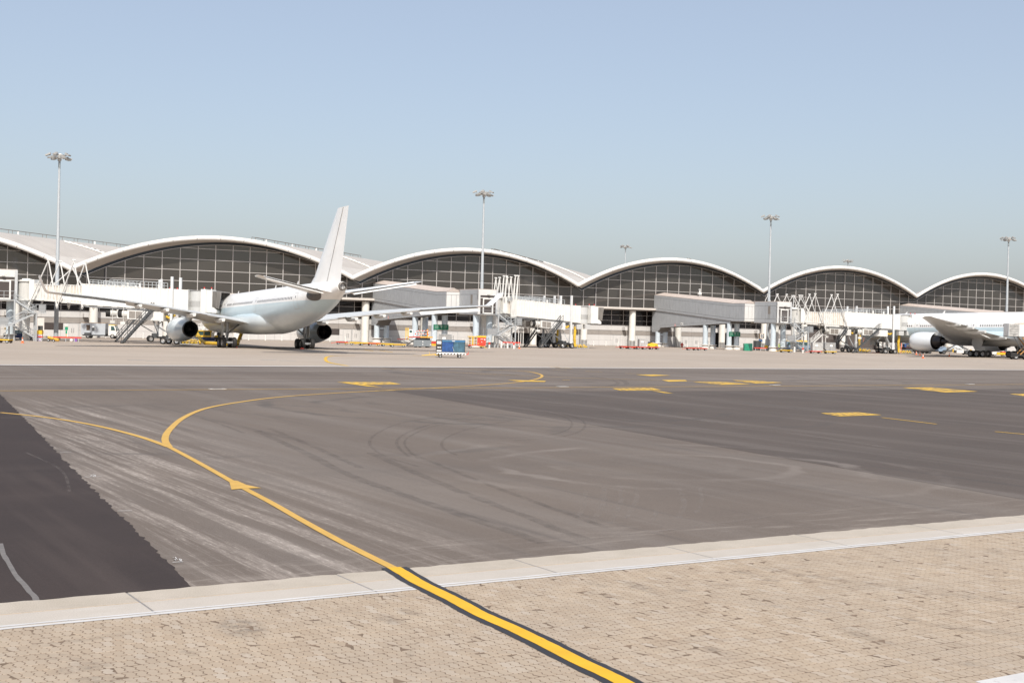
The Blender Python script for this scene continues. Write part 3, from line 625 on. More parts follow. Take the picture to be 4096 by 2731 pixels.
for k in range(-1, 6):
    c = 22.8 + PER*k
    for r in range(0, 6):
        z = FL + PH*r
        hh = (17.64 + zoff(c) - z)/0.0092
        if hh <= 0: continue
        w = min(math.sqrt(hh), PER/2)
        x0, x1 = max(c-w+0.1, S0), min(c+w-0.1, S1)
        if x1 - x0 > 1: MB().b2(x0, x1, -0.075, 0.075, z-0.05, z+0.05).obj('transom', MULL, term)
# dark backing wall behind the panes, closed to the roof, and plain glass beyond the frame at both ends
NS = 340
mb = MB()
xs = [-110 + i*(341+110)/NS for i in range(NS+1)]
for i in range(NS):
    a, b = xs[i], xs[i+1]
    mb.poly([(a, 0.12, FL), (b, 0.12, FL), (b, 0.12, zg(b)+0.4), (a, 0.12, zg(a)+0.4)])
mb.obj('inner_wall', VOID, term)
for (xa, xb) in ((-110, S0+0.02), (285.7, 341)):
    mb = MB(); k = int((xb-xa)/1.2)
    for i in range(k):
        a, b = xa + (xb-xa)*i/k, xa + (xb-xa)*(i+1)/k
        mb.poly([(a, 0.0, FL), (b, 0.0, FL), (b, 0.0, zg(b)-0.03), (a, 0.0, zg(a)-0.03)])
    mb.obj('glass_wall', GLASS, term)
# roof vaults: barrels running back at 45 degrees to the facade, so the shape slides along it with depth
OVH, DEEP = 3.0, 46.0
def vault_pt(k, d, t, h): return (22.8 + PER*k + d + t, t, 17.64 - 0.0092*d*d + zoff(22.8 + PER*k + d) + h)
# sheet roof material with fine standing seams across the barrel
def seam_mat():
    m = mk('roof_seams', (0.50, 0.46, 0.415), 0.6, noise=0.10, scale=0.25); n = m.node_tree.nodes; l = m.node_tree.links; b = n['Principled BSDF']
    tc = n.new('ShaderNodeTexCoord'); sp = n.new('ShaderNodeSeparateXYZ'); l.new(tc.outputs['Object'], sp.inputs[0])
    a = n.new('ShaderNodeMath'); a.operation = 'ADD'; l.new(sp.outputs[0], a.inputs[0]); l.new(sp.outputs[1], a.inputs[1])
    s = n.new('ShaderNodeMath'); s.operation = 'MULTIPLY'; s.inputs[1].default_value = 0.52; l.new(a.outputs[0], s.inputs[0])
    f = n.new('ShaderNodeMath'); f.operation = 'FRACT'; l.new(s.outputs[0], f.inputs[0])
    r = n.new('ShaderNodeMapRange'); r.inputs[1].default_value = 0.0; r.inputs[2].default_value = 0.16; r.inputs[3].default_value = 0.72; r.inputs[4].default_value = 1.0; l.new(f.outputs[0], r.inputs[0])
    x = n.new('ShaderNodeMix'); x.data_type = 'RGBA'; x.blend_type = 'MULTIPLY'; x.inputs[0].default_value = 1; l.new(b.inputs['Base Color'].links[0].from_socket, x.inputs[6])
    cb = n.new('ShaderNodeCombineColor')
    for i in range(3): l.new(r.outputs[0], cb.inputs[i])
    l.new(cb.outputs[0], x.inputs[7]); l.new(x.outputs[2], b.inputs['Base Color'])
    bp = n.new('ShaderNodeBump'); bp.inputs['Strength'].default_value = 0.6; bp.inputs['Distance'].default_value = 0.08; bp.invert = True; l.new(r.outputs[0], bp.inputs['Height'])
    bp.invert = False; l.new(bp.outputs[0], b.inputs['Normal'])
    return m
RSEAM = seam_mat()
HW = PER/2
for k in range(-2, 7):
    ds = [-HW + PER*i/56 for i in range(57)]; ts = [-OVH+0.25, 0.0, 12, 24, 36, DEEP]
    top = [[vault_pt(k, d, t, 1.36) for d in ds] for t in ts]; bot = [[vault_pt(k, d, t, 0.52 + (0.22 if t < -1 else 0)) for d in ds] for t in (-OVH+0.25, -0.12)]
    MB().loft(top, 0, caps=False, closed=False).obj('roof_vault', RSEAM, term, smooth=60)
    MB().loft(bot, 0, caps=False, closed=False).obj('soffit', SOFF, term, smooth=60)
    if -2 < k < 6:
        # dark fascia beam on top of the glazing
        mb = MB(); f0 = [vault_pt(k, d, -0.12, 0.56) for d in ds]; f1 = [vault_pt(k, d, -0.12, -0.03) for d in ds]; f2 = [vault_pt(k, d, 0.09, -0.03) for d in ds]
        f0 = [(x+0.12, y, z) for x, y, z in f0]; f1 = [(x+0.12, y, z) for x, y, z in f1]; f2 = [(x-0.09, y, z) for x, y, z in f2]
        mb.loft([f0, f1, f2], 0, caps=False, closed=False).obj('fascia_beam', NAVY, term, smooth=60)
        fr = [(x, y-0.03, z+0.02) for x, y, z in f1]
        MB().loft([[(x, y, z-0.05) for x, y, z in fr], [(x, y, z+0.05) for x, y, z in fr]], 0, caps=False, closed=False).obj('glazing_head', MULL, term)
        # rounded edge tube in twelve lengths with dark joints
        for q in range(12):
            d0, d1 = -HW + PER*q/12 + (0.04 if q else 0), -HW + PER*(q+1)/12 - (0.04 if q < 11 else 0)
            rings = []
            for i in range(7):
                d = d0 + (d1-d0)*i/6; c = Vector(vault_pt(k, d, -OVH, 0.99)); sl = -0.0184*d + 0.0108; nx = Vector((-sl, 0, 1)).normalized()
                rings.append([c + nx*(0.36*math.cos(a)) + Vector((0, 1, 0))*(0.36*math.sin(a)) for a in [2*math.pi*w/14 for w in range(14)]])
            MB().loft(rings).obj('edge_segment', TUBE, term, smooth=50)
        mb = MB()
        for q in range(1, 12):
            d = -HW + PER*q/12; c = Vector(vault_pt(k, d, -OVH, 0.99)); mb.tube(c - Vector((0.05, 0, 0)), c + Vector((0.05, 0, 0)), 0.33, n=14)
        mb.obj('edge_joint', JOINT, term)
        # raised lip above the tube
        lip = [[(x, y, z) for x, y, z in [vault_pt(k, d, tt, hh) for d in ds]] for tt, hh in ((-OVH+0.12, 1.22), (-OVH+0.05, 1.46), (-OVH+0.35, 1.46), (-OVH+0.35, 1.30))]
        MB().loft(lip, 0, caps=False, closed=False).obj('roof_lip', TUBE, term, smooth=40)
        # ridge walkway rail, valley ladder strip, flat valley gutter plates
        mb = MB()
        for side, dd in ((0, 2.2), (1, 2.9)):
            a, b = Vector(vault_pt(k, dd, 3, 2.0)), Vector(vault_pt(k, dd, DEEP-2, 2.0)); mb.bar(a, b, 0.08)
            for i in range(12): p = a.lerp(b, i/11); mb.bar(p, p - Vector((0, 0, 0.65)), 0.07)
        mb.obj('ridge_rail', mk('rail_brown', (0.20, 0.165, 0.14), 0.7), term)
        for i in range(4):
            p = Vector(vault_pt(k, 3.2, 6 + 9*i, 1.3)); MB().box(p + Vector((0, 0, 0.3)), (0.25, 0.25, 0.6)).obj('roof_vent', TUBE, term)
        mb = MB(); tw = 16.0
        P = [Vector(vault_pt(k, d, tw, 1.55)) for d in [11 + i for i in range(14)]]
        for off in (-0.45, 0.45):
            for p, q in zip(P, P[1:]): mb.bar(p + Vector((off, off, 0)), q + Vector((off, off, 0)), 0.22, 0.22)
        for p in P[::1]: mb.bar(p + Vector((-0.45, -0.45, 0.12)), p + Vector((0.45, 0.45, 0.12)), 0.3, 0.08)
        mb.obj('roof_walkway', TUBE, term)
    GUT = mk('gutter_plate', (0.56, 0.525, 0.48), 0.55, noise=0.08, scale=0.8)
    mb = MB()
    for i in range(6):
        t0, t1 = -2.4 + i*4.0, -2.45 + (i+1)*4.0
        a = [vault_pt(k, HW-4.2, t0, 1.42), vault_pt(k, HW, t0, 1.42), vault_pt(k, HW, t1, 1.42), vault_pt(k, HW-4.2, t1, 1.42)]; mb.poly(a)
    mb.obj('gutter_plate', GUT, term)
# floor slab edge, its soffit, and the storey below
MB().b2(-110, 341, -0.75, 0.35, 8.26, 8.66).obj('floor_slab', mk('slab_edge', (0.62, 0.57, 0.52), 0.7, noise=0.08), term)
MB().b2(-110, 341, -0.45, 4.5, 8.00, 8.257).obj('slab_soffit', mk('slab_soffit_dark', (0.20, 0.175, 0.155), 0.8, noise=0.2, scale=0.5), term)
TW = 2.5
P0 = 109.2 - 40*PW
OPEN = [(86.5, 98.5, 2.45), (142.6, 149.6, 3.5)]               # loading bay mouths
def inopen(x, z): return any(a-0.1 < x < b+0.1 and z < h for a, b, h in OPEN)
joints = [P0 + PW*i for i in range(-8, 60)]
def spans(a, b, z):
    out = [(a, b)]
    for o0, o1, h in OPEN:
        if z >= h: continue
        nxt = []
        for x0, x1 in out:
            if o1 <= x0 or o0 >= x1: nxt.append((x0, x1))
            else:
                if o0 - x0 > 0.15: nxt.append((x0, o0))
                if x1 - o1 > 0.15: nxt.append((o1, x1))
        out = nxt
    return out
STRIPW = [(fa(177, 1300, TW).x, fa(253, 1300, TW).x), (fa(1322, 1330, TW).x, fa(1358, 1330, TW).x), (fa(3310, 1360, TW).x, fa(3400, 1360, TW).x)]
for i in range(len(joints)-1):
    a, b = joints[i], joints[i+1]
    if b < -36 or a > 200: continue
    for (z0, z1, nm, mat) in ((0.12, 1.25, 'wall_panel', WPAN), (1.27, 2.45, 'wall_panel', WPAN), (2.50, 3.46, 'louvre_panel', LOUV), (3.52, 4.62, 'upper_panel', WPAN)):
        for x0, x1 in spans(a+0.018, b-0.018, z0):
            parts = [(x0, x1)]
            if nm == 'wall_panel' and z0 > 1:
                for w0, w1 in STRIPW:
                    parts = [p for x0_, x1_ in parts for p in (([(x0_, x1_)] if (w1 <= x0_ or w0 >= x1_) else [(x0_, w0), (w1, x1_)])) if p[1]-p[0] > 0.1]
            for p0, p1 in parts:
                yo = 0.03 if nm == 'louvre_panel' else 0.0
                MB().b2(p0, p1, TW + yo, TW + 0.08, z0, z1).obj(nm, mat, term)
for w0, w1 in STRIPW: MB().b2(w0, w1, TW+0.02, TW+0.1, 1.30, 2.43).obj('strip_window', DKGL, term)
for x0, x1, h in ((-110, -36, 9), (200, 341, 9)): MB().b2(x0, x1, TW, TW+0.08, 0.12, 4.62).obj('plain_wall', WPAN, term)
mb = MB()
edges = [-110] + [v for o in OPEN for v in o[:2]] + [341]
for i in range(0, len(edges), 2): mb.b2(edges[i], edges[i+1], TW+0.10, TW+0.3, 0, 4.66)
for a, b, h in OPEN: mb.b2(a, b, TW+0.10, TW+0.3, h, 4.66)
mb.obj('backing_wall', JOINT, term)
for a, b, h in OPEN:
    mb = MB(); mb.b2(a, b, TW+6, TW+6.1, 0, h); mb.b2(a-0.1, a, TW+0.3, TW+6, 0, h); mb.b2(b, b+0.1, TW+0.3, TW+6, 0, h); mb.b2(a, b, TW+0.3, TW+6, h, h+0.1)
    mb.obj('loading_bay', mk('bay_inside', (0.05, 0.05, 0.052), 0.9, noise=0.3), term)
MB().b2(-110, 341, TW-0.5, TW+0.02, 0.0, 0.115).obj('wall_kerb', mk('kerb_concrete', (0.36, 0.33, 0.30), 0.9, noise=0.15), term)
# lower storey ribbon windows
for i in range(len(joints)-1):
    a, b = joints[i], joints[i+1]
    if b < -36 or a > 200: continue
    for z0, z1 in ((4.72, 5.67), (5.73, 6.92), (6.98, 7.98)):
        MB().b2(a+0.05, b-0.05, TW+0.02, TW+0.06, z0, z1).obj('window_pane', GLASS2, term)
    MB().b2(a-0.045, a+0.045, TW-0.06, TW+0.08, 4.66, 7.99).obj('window_mullion', MULL, term)
for z in (4.69, 5.70, 6.95): MB().b2(-36, 200, TW-0.03, TW+0.07, z-0.03, z+0.03).obj('window_transom', MULL, term)
MB().b2(-110, 341, TW+0.31, TW+0.4, 4.6, 8.0).obj('window_backing', VOID, term)
for x0, x1 in ((-110, -36), (200, 341)): MB().b2(x0, x1, TW+0.02, TW+0.06, 4.66, 7.99).obj('window_band', GLASS2, term)
# round columns with steel shoes
for k in range(-3, 18):
    s = -1.8 + 13.2*k
    MB().tube((s, 0.6, 0), (s, 0.6, 8.2), 0.74, n=28).obj('column', COLW, term, smooth=40)
    if k > 7: MB().tube((s, 0.6, 0.01), (s, 0.6, 1.25), 0.755, n=28).obj('column_shoe', STEEL, term, smooth=40)
    MB().b2(s-1.45, s-0.78, TW-1.2, TW-0.02, 3.6, 4.3).obj('lamp_housing', WPAN, term)
# doors in the ground wall
for (x0, x1) in [(fa(a, 1330, TW).x, fa(b, 1330, TW).x) for a, b in ((268, 312), (1373, 1408), (2453, 2480), (2524, 2550), (2732, 2755), (2773, 2798), (2817, 2842), (1405, 1440), (1790, 1830))]:
    c = (x0+x1)/2
    DOORM = mk('door_grey', (0.60, 0.585, 0.57), 0.5, noise=0.05)
    d = MB().b2(x0, x1, TW-0.035, TW-0.002, 0.13, 2.42).obj('door', DOORM, term)
    mb = MB(); mb.b2(x0-0.06, x0, TW-0.06, TW-0.004, 0.13, 2.46).b2(x1, x1+0.06, TW-0.06, TW-0.004, 0.13, 2.46).b2(x0, x1, TW-0.06, TW-0.004, 2.43, 2.47).b2(c-0.012, c+0.012, TW-0.04, TW-0.002, 0.14, 2.41); mb.obj('door_frame', GALV, d)
    mb = MB()
    for o in (-0.18, 0.18): mb.b2(c+o-0.02, c+o+0.02, TW-0.11, TW-0.06, 0.8, 1.6)
    mb.obj('door_handle', DKST, d)
x0, x1 = fa(146, 1330, TW).x, fa(176, 1330, TW).x
MB().b2(x0, x1, TW-0.06, TW-0.005, 0.13, 3.3).obj('shutter_door', mk('cream_door', (0.74, 0.69, 0.64), 0.5), term)
# airport security number on the right ground wall
link('wall_number', text_mesh('63', 1.1, DKST), term, loc=(fa(3508, 1365, TW).x, TW-0.03, 1.9)).rotation_euler = (math.pi/2, 0, 0)

# ================================================================== LIGHT MASTS
def make_mast(h, label, loc, scale=1.0):
    r = thing('light_mast', label, 'light mast', loc, random.uniform(0, 1), 'floodlight masts along the terminal')
    MB().tube((0, 0, 0), (0, 0, h*0.42), 0.36, 0.29, 16).tube((0, 0, h*0.42), (0, 0, h-1.2), 0.275, 0.15, 16).obj('pole', mk('mast_grey', (0.50, 0.53, 0.55), 0.5, 0.2, noise=0.08, scale=0.5), r, smooth=40)
    CM = mk('mast_collar', (0.30, 0.33, 0.34), 0.5, 0.2); MB().tube((0, 0, h*0.42-0.05), (0, 0, h*0.42+0.05), 0.30, n=16).obj('collar', CM, r); MB().tube((0, 0, h-2.4), (0, 0, h-1.1), 0.17, n=12).obj('collar', CM, r)
    mb = MB()
    for i in range(16):
        a, b = 2*math.pi*i/16, 2*math.pi*(i+1)/16
        for z in (h-0.75, h-0.35): mb.bar((0.85*math.cos(a), 0.85*math.sin(a), z), (0.85*math.cos(b), 0.85*math.sin(b), z), 0.13)
    for i in range(6): a = math.pi*i/3; mb.bar((0, 0, h-0.75), (0.9*math.cos(a), 0.9*math.sin(a), h-0.6), 0.1)
    mb.tube((0, 0, h-1.2), (0, 0, h-0.3), 0.3, n=10); mb.obj('head_ring', mk('mast_head', (0.46, 0.45, 0.43), 0.5, 0.2), r)
    FLD = mk('floodlight_body', (0.42, 0.41, 0.39), 0.5, 0.2); FLG = mk('floodlight_glass', (0.16, 0.19, 0.18), 0.15)
    for i in range(9):
        a = 2*math.pi*i/9 + 0.2; d = Vector((math.cos(a), math.sin(a), 0)); rr = 1.45 if i % 3 else 1.75; z = h - 0.62 + (0.34 if i % 2 else -0.18)
        mb = MB(); M = Matrix.Rotation(a, 3, 'Z') @ Matrix.Rotation(0.35 if i % 2 else 0.12, 3, 'Y')
        mb.box(d*rr + Vector((0, 0, z)), (0.75, 0.62, 0.20), 0, M); mb.box(d*(rr-0.28) + Vector((0, 0, z+0.16)), (0.3, 0.34, 0.26), 0, M)
        mb.box(d*rr + Vector((0, 0, z)) + (M @ Vector((0.03, 0, -0.115))), (0.66, 0.54, 0.03), 1, M); mb.bar(d*0.85 + Vector((0, 0, h-0.55)), d*rr + Vector((0, 0, z)), 0.07)
        mb.obj('floodlight', [FLD, FLG], r)
    return r
for (px, py, lab) in ((137, 352, 'tall floodlight mast at the far left, behind the jetway of gate 69'), (1112, 438, 'tall floodlight mast rising behind the gate 67 bridge block'), (1771, 494, 'tall floodlight mast standing in the roof valley right of centre'), (2317, 544, 'tall floodlight mast at the far right behind the second airliner')):
    q = fa(px*1.7415, py*1.7415, -27.0); make_mast(q.z, lab, W(q.x, -27.0))
for (px, py, lab) in ((1437, 563, 'distant floodlight mast peeking over the left slope of the third full arch'), (1948, 596, 'distant floodlight mast peeking over the crown of the fourth full arch')):
    q = fa(px*1.7415, py*1.7415, 100.0); make_mast(q.z, lab, W(q.x, 100.0))

# ================================================================== FIXED BRIDGES (grey clad, standing square to the facade)
def clad(par, x, y0, y1, zb0, zb1, zt0, zt1, nb, npan, out, mats, trim=0.52, thick=0.06, xdir=True):
    """panelled wall between two points; bottom and top trim rows of nb panels, a middle row of npan; out = outward offset sign"""
    def P(u, v, o): 
        p = y0 + (y1-y0)*u; zb, zt = zb0 + (zb1-zb0)*u, zt0 + (zt1-zt0)*u; z = zb + (zt-zb)*v
        return (x + o, p, z) if xdir else (p, x + o, z)
    H = (zt0 - zb0); vt = trim/H
    def piece(u0, u1, v0, v1, nm, m):
        g = 0.030/abs(y1-y0); h = 0.022/H
        q = [P(u0+g, v0+h, 0), P(u1-g, v0+h, 0), P(u1-g, v1-h, 0), P(u0+g, v1-h, 0)]
        MB().ext(q, (out*thick, 0, 0) if xdir else (0, out*thick, 0)).obj(nm, m, par)
    for i in range(nb):
        piece(i/nb, (i+1)/nb, 0, vt, 'trim_panel', mats); piece(i/nb, (i+1)/nb, 1-vt, 1, 'trim_panel', mats)
    for i in range(npan): piece(i/npan, (i+1)/npan, vt, 1-vt, 'wall_panel', mats)
    MB().ext([P(0, 0, -out*0.03), P(1, 0, -out*0.03), P(1, 1, -out*0.03), P(0, 1, -out*0.03)], (-out*0.05, 0, 0) if xdir else (0, -out*0.05, 0)).obj('wall_backing', JOINT, par)
GW = 3.1                                                       # gallery width
BEND, BLK = -30.4, -37.3                                       # gallery end, block end (y)
def rail_run(mb, pts, h=1.05, n=None, r=0.03, mid=True):
    for p, q in zip(pts, pts[1:]):
        p, q = Vector(p), Vector(q); up = Vector((0, 0, h)); mb.bar(p+up, q+up, 2*r)
        if mid: mb.bar(p+up*0.5, q+up*0.5, r*1.4)
        k = max(1, int((q-p).length/1.1))
        for i in range(k+1): c = p.lerp(q, i/k); mb.bar(c, c+up, 2*r)
def stair_flight(par, p, q, w, across, treads, mat, railh=1.0):
    """straight flight from p (top) to q (bottom); across = unit vector over the width"""
    p, q, ac = Vector(p), Vector(q), Vector(across)
    f = link('stair_flight', None, par)
    mb = MB()
    for s in (0, w): mb.bar(p+ac*s, q+ac*s, 0.07, 0.24)
    mb.obj('stringer', mat, f)
    mb = MB()
    for i in range(treads):
        c = p.lerp(q, (i+0.5)/treads); run = abs((q-p).x) / treads + abs((q-p).y)/treads
        d = Vector(((q-p).x, (q-p).y, 0)).normalized()*run*0.5
        mb.poly([c-d, c+d, c+d+ac*w, c-d+ac*w]).poly([c-d+Vector((0, 0, -0.04)), c+d+Vector((0, 0, -0.04)), c+d+ac*w+Vector((0, 0, -0.04)), c-d+ac*w+Vector((0, 0, -0.04))])
        mb.poly([c-d, c-d+Vector((0, 0, -0.04)), c-d+ac*w+Vector((0, 0, -0.04)), c-d+ac*w]).poly([c+d, c+d+Vector((0, 0, -0.04)), c+d+ac*w+Vector((0, 0, -0.04)), c+d+ac*w])
    mb.obj('tread', GALV, f)
    mb = MB()
    for s in (0, w): rail_run(mb, [p+ac*s, q+ac*s], railh, r=0.028)
    mb.obj('handrail', mat, f)
def make_bridge(s0, label, num=None, full=True):
    R = thing('fixed_bridge', label, 'fixed bridge', W(s0, 0), PHI, 'grey fixed bridges leading from the terminal to the jetways')
    # upper gallery, sloping down outwards
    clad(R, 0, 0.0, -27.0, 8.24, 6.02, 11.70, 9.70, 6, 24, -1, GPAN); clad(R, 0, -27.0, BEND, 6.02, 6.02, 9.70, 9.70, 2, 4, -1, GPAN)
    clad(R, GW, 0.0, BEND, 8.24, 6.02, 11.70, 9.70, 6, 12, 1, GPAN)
    clad(R, BEND, 0.02, GW-0.02, 6.04, 6.04, 9.68, 9.68, 1, 3, -1, LPAN, xdir=False)
    MB().ext([(-0.03, 0, 11.72), (-0.03, -27, 9.72), (GW/2, -27.6, 10.45), (GW/2, -1.5, 12.25)], (0, 0, 0.05)).obj('roof_slope', BROOF, R)
    MB().ext([(GW+0.03, 0, 11.72), (GW+0.03, -27, 9.72), (GW/2, -27.6, 10.45), (GW/2, -1.5, 12.25)], (0, 0, 0.05)).obj('roof_slope', BROOF, R)
    MB().ext([(-0.03, -27, 9.72), (-0.03, BEND-0.03, 9.72), (GW/2, BEND-0.03, 10.38), (GW/2, -27.6, 10.45)], (0, 0, 0.05)).obj('roof_slope', BROOF, R)
    MB().ext([(GW+0.03, -27, 9.72), (GW+0.03, BEND-0.03, 9.72), (GW/2, BEND-0.03, 10.38), (GW/2, -27.6, 10.45)], (0, 0, 0.05)).obj('roof_slope', BROOF, R)
    MB().poly([(0.02, BEND-0.02, 9.70), (GW-0.02, BEND-0.02, 9.70), (GW/2, BEND-0.02, 10.40)]).obj('roof_gable', BROOF, R)
    MB().ext([(0.05, 0, 8.22), (0.05, -27, 6.0), (0.05, BEND, 6.0), (GW-0.05, BEND, 6.0), (GW-0.05, -27, 6.0), (GW-0.05, 0, 8.22)], (0, 0, -0.08)).obj('floor_soffit', SOFF, R)
    # lower gallery, rising outwards from its stub at the facade
    lb = lambda y: 4.35 + (5.62-4.35)*(y+2.5)/(-26+2.5)
    up = lambda y: 8.1 + (5.95-8.1)*y/(-27) 
    ys = [0.8] + [-1.0 - i*(25.0/23) for i in range(24)]
    for i in range(len(ys)-1):
        a, b = ys[i], ys[i+1]
        def bt(y): return 3.36 if y > -1.45 else (3.36 + (lb(-2.6)-3.36)*min(1, (-1.45-y)/1.15))
        ba, bb = (bt(a), bt(b)) if b > -2.6 else (lb(a), lb(b))
        for z0a, z0b, z1a, z1b in ((ba, bb, ba+0.5, bb+0.5), (ba+0.53, bb+0.53, max(ba+0.56, up(a)), max(bb+0.56, up(b)))):
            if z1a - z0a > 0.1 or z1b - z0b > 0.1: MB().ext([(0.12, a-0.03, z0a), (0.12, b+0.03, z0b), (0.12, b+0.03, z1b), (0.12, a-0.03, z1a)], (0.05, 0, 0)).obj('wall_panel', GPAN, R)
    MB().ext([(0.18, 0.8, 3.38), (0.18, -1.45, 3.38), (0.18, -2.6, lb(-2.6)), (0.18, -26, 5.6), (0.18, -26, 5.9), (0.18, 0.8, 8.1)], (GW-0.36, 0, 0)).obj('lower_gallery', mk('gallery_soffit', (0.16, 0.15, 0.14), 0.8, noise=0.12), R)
    # end block with the door and gate number
    bx0, bx1 = 2.72, 6.55
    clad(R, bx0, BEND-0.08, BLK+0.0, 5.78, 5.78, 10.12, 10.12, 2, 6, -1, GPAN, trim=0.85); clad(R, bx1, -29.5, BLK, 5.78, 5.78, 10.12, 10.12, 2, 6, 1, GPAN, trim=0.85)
    MB().b2(bx0-0.06, bx0+0.32, BLK-0.08, BLK+0.30, 5.77, 10.13).obj('corner_post', LPAN, R); MB().b2(bx1-0.32, bx1+0.06, BLK-0.08, BLK+0.30, 5.77, 10.13).obj('corner_post', mk('mid_cladding', (0.54, 0.55, 0.555), 0.45), R)
    MB().b2(bx0-0.02, bx1+0.02, -29.5, BLK+0.05, 10.10, 10.22).obj('block_roof', BROOF, R); MB().b2(bx0+0.05, bx1-0.05, -29.5, BLK+0.1, 5.66, 5.80).obj('block_floor', SOFF, R)
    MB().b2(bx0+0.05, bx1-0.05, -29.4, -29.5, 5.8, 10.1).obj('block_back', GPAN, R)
    MB().b2(bx0-0.09, bx0-0.065, -34.6, -35.3, 7.6, 9.2).obj('vent_louvre', mk('vent_brown', (0.24, 0.215, 0.19), 0.6, noise=0.3, scale=2, streak=(1, 1, 12)), R); MB().b2(bx0-0.09, bx0-0.065, -34.6, -35.3, 6.65, 7.55).obj('vent_louvre', mk('vent_grey', (0.33, 0.34, 0.34), 0.6, noise=0.3, scale=2, streak=(1, 1, 12)), R)
    d0, d1 = bx0+0.33, bx1-0.33
    MB().b2(d0, d1, BLK-0.05, BLK, 9.12, 10.12).obj('number_panel', LPAN, R)
    f = MB().b2(d0, d1, BLK+0.02, BLK+0.06, 5.8, 9.12).obj('door_front', DKGL, R)
    mb = MB(); mb.b2(d0, d1, BLK-0.03, BLK+0.02, 8.62, 8.72)
    dc0, dc1 = d0+0.78, d1-0.72
    mb.b2(dc0-0.22, dc0, BLK-0.05, BLK+0.02, 5.9, 8.62).b2(dc1, dc1+0.22, BLK-0.05, BLK+0.02, 5.9, 8.62).b2(dc0, dc1, BLK-0.05, BLK+0.02, 8.42, 8.62).b2(dc0, dc1, BLK-0.05, BLK+0.02, 5.9, 6.1)
    mb.obj('door_frame', WHITE, f)
    mb = MB().b2((d0+d1)/2-0.2, (d0+d1)/2+0.2, BLK-0.5, BLK-0.05, 9.12, 9.30); mb.obj('wall_lamp', mk('lamp_fitting', (0.45, 0.43, 0.40), 0.5), R)
    if num:
        t = link('gate_number', text_mesh(num, 0.95, mk('number_cream', (0.80, 0.76, 0.66), 0.5), 0.008), R, loc=(d0 + (d1-d0)*0.66, BLK-0.062, 9.62)); t.rotation_euler = (math.pi/2, 0, 0)
    # piers
    def pier(x, y, h, r=0.55, steel=False):
        c = MB().tube((x, y, 0.75), (x, y, h), r, n=20).obj('pier', PALEB if not steel else COLW, R, smooth=40)
        MB().lathe([(0, r*1.55), (0.35, r*1.5), (0.75, r*1.05)], 20, c=(x, y, 0.0), caps=True).obj('pier_base', CONCB, c, smooth=30); MB().lathe([(0.72, r), (0.78, r*1.75), (0.90, r*1.75), (0.93, r)], 20, c=(x, y, 0)).obj('pier_collar', CONCB, c, smooth=30)
    for y, h in ((-0.9, 3.4), (-17.5, 5.1), (-25.2, 5.55)):
        pier(0.55, y, h); pier(GW-0.45, y, h)
    for x in (3.3, 6.0): pier(x, -35.6, 5.7)
    MB().b2(0.5, GW-0.4, -25.4, -25.0, 3.1, 3.6).obj('tie_beam', PALEB, R); MB().b2(0.5, GW-0.4, -1.1, -0.7, 2.6, 3.0).obj('tie_beam', PALEB, R)
    # escape stair zigzagging down in front of the door
    T = link('escape_stair', None, R)
    yf, yb = BLK-0.25, BLK-1.55
    xs = dict(pl=d0-0.1, pr=d1-0.1, f1=d1+2.45, ll=d1+0.95, lr=d1+3.8, f2=d1-1.2, l2l=d0-0.1, l2r=d1-0.2, f3=d1+3.5)
    mb = MB(); mb.b2(xs['pl'], xs['pr'], yf, yb, 5.75, 5.86).b2(xs['ll'], xs['lr'], yf, yb-1.35, 4.0, 4.10).b2(xs['l2l'], xs['l2r'], yf, yb-1.35, 2.06, 2.16); mb.obj('platform', GALV, T)
    stair_flight(R, (xs['pr'], yf, 5.80), (xs['f1'], yf, 4.08), 1.2, (0, -1, 0), 9, GALV)
    stair_flight(R, (xs['f1'], yb, 4.05), (xs['f2'], yb, 2.12), 1.2, (0, -1, 0), 10, GALV)
    stair_flight(R, (xs['l2r'], yf, 2.12), (xs['f3'], yf, 0.0), 1.2, (0, -1, 0), 11, GALV)
    mb = MB()
    rail_run(mb, [(xs['pl'], yf, 5.86), (xs['pl'], yb, 5.86), (xs['pr'], yb, 5.86)], 1.2)
    rail_run(mb, [(xs['f1'], yf, 4.1), (xs['lr'], yf, 4.1), (xs['lr'], yb-1.3, 4.1), (xs['f1'], yb-1.3, 4.1)], 1.15)
    rail_run(mb, [(xs['f2'], yf, 2.16), (xs['l2l'], yf, 2.16), (xs['l2l'], yb-1.3, 2.16), (xs['f2'], yb-1.3, 2.16)], 1.15)
    mb.obj('guard_rail', GALV, T)
    mb = MB(); mb.b2(xs['f1']+0.4, xs['lr']-0.05, yb-1.29, yb-1.27, 4.2, 5.2).b2(xs['lr']-0.02, xs['lr'], yf, yb-1.2, 4.2, 5.2).b2(xs['l2l']+0.05, xs['f2']-0.1, yb-1.29, yb-1.27, 2.25, 3.25); mb.obj('mesh_infill', MESHM, T)
    mb = MB()
    for x, h in ((xs['f1']+0.1, 4.0), (xs['pr']-0.1, 5.75), (xs['f2']+0.3, 2.06)): mb.tube((x, yb+0.1, 0), (x, yb+0.1, h), 0.13, n=10)
    mb.tube((xs['f1']+0.1, yb-1.2, 0), (xs['f1']+0.1, yb-1.2, 4.0), 0.13, n=10)
    mb.obj('stair_post', GALV, T)
    return R
BR = {}
for key, s0, num, lab in (('69', -28.3, '69', 'grey fixed bridge of gate 69 cut by the left edge'), ('67', 52.3, '67', 'grey fixed bridge of gate 67 behind the white airliner'), ('65', 122.6, None, 'grey fixed bridge right of centre, above the green tarpaulin'), ('63', 202.9, None, 'grey fixed bridge partly hidden behind the right-hand airliner')):
    BR[key] = make_bridge(s0, lab, num)
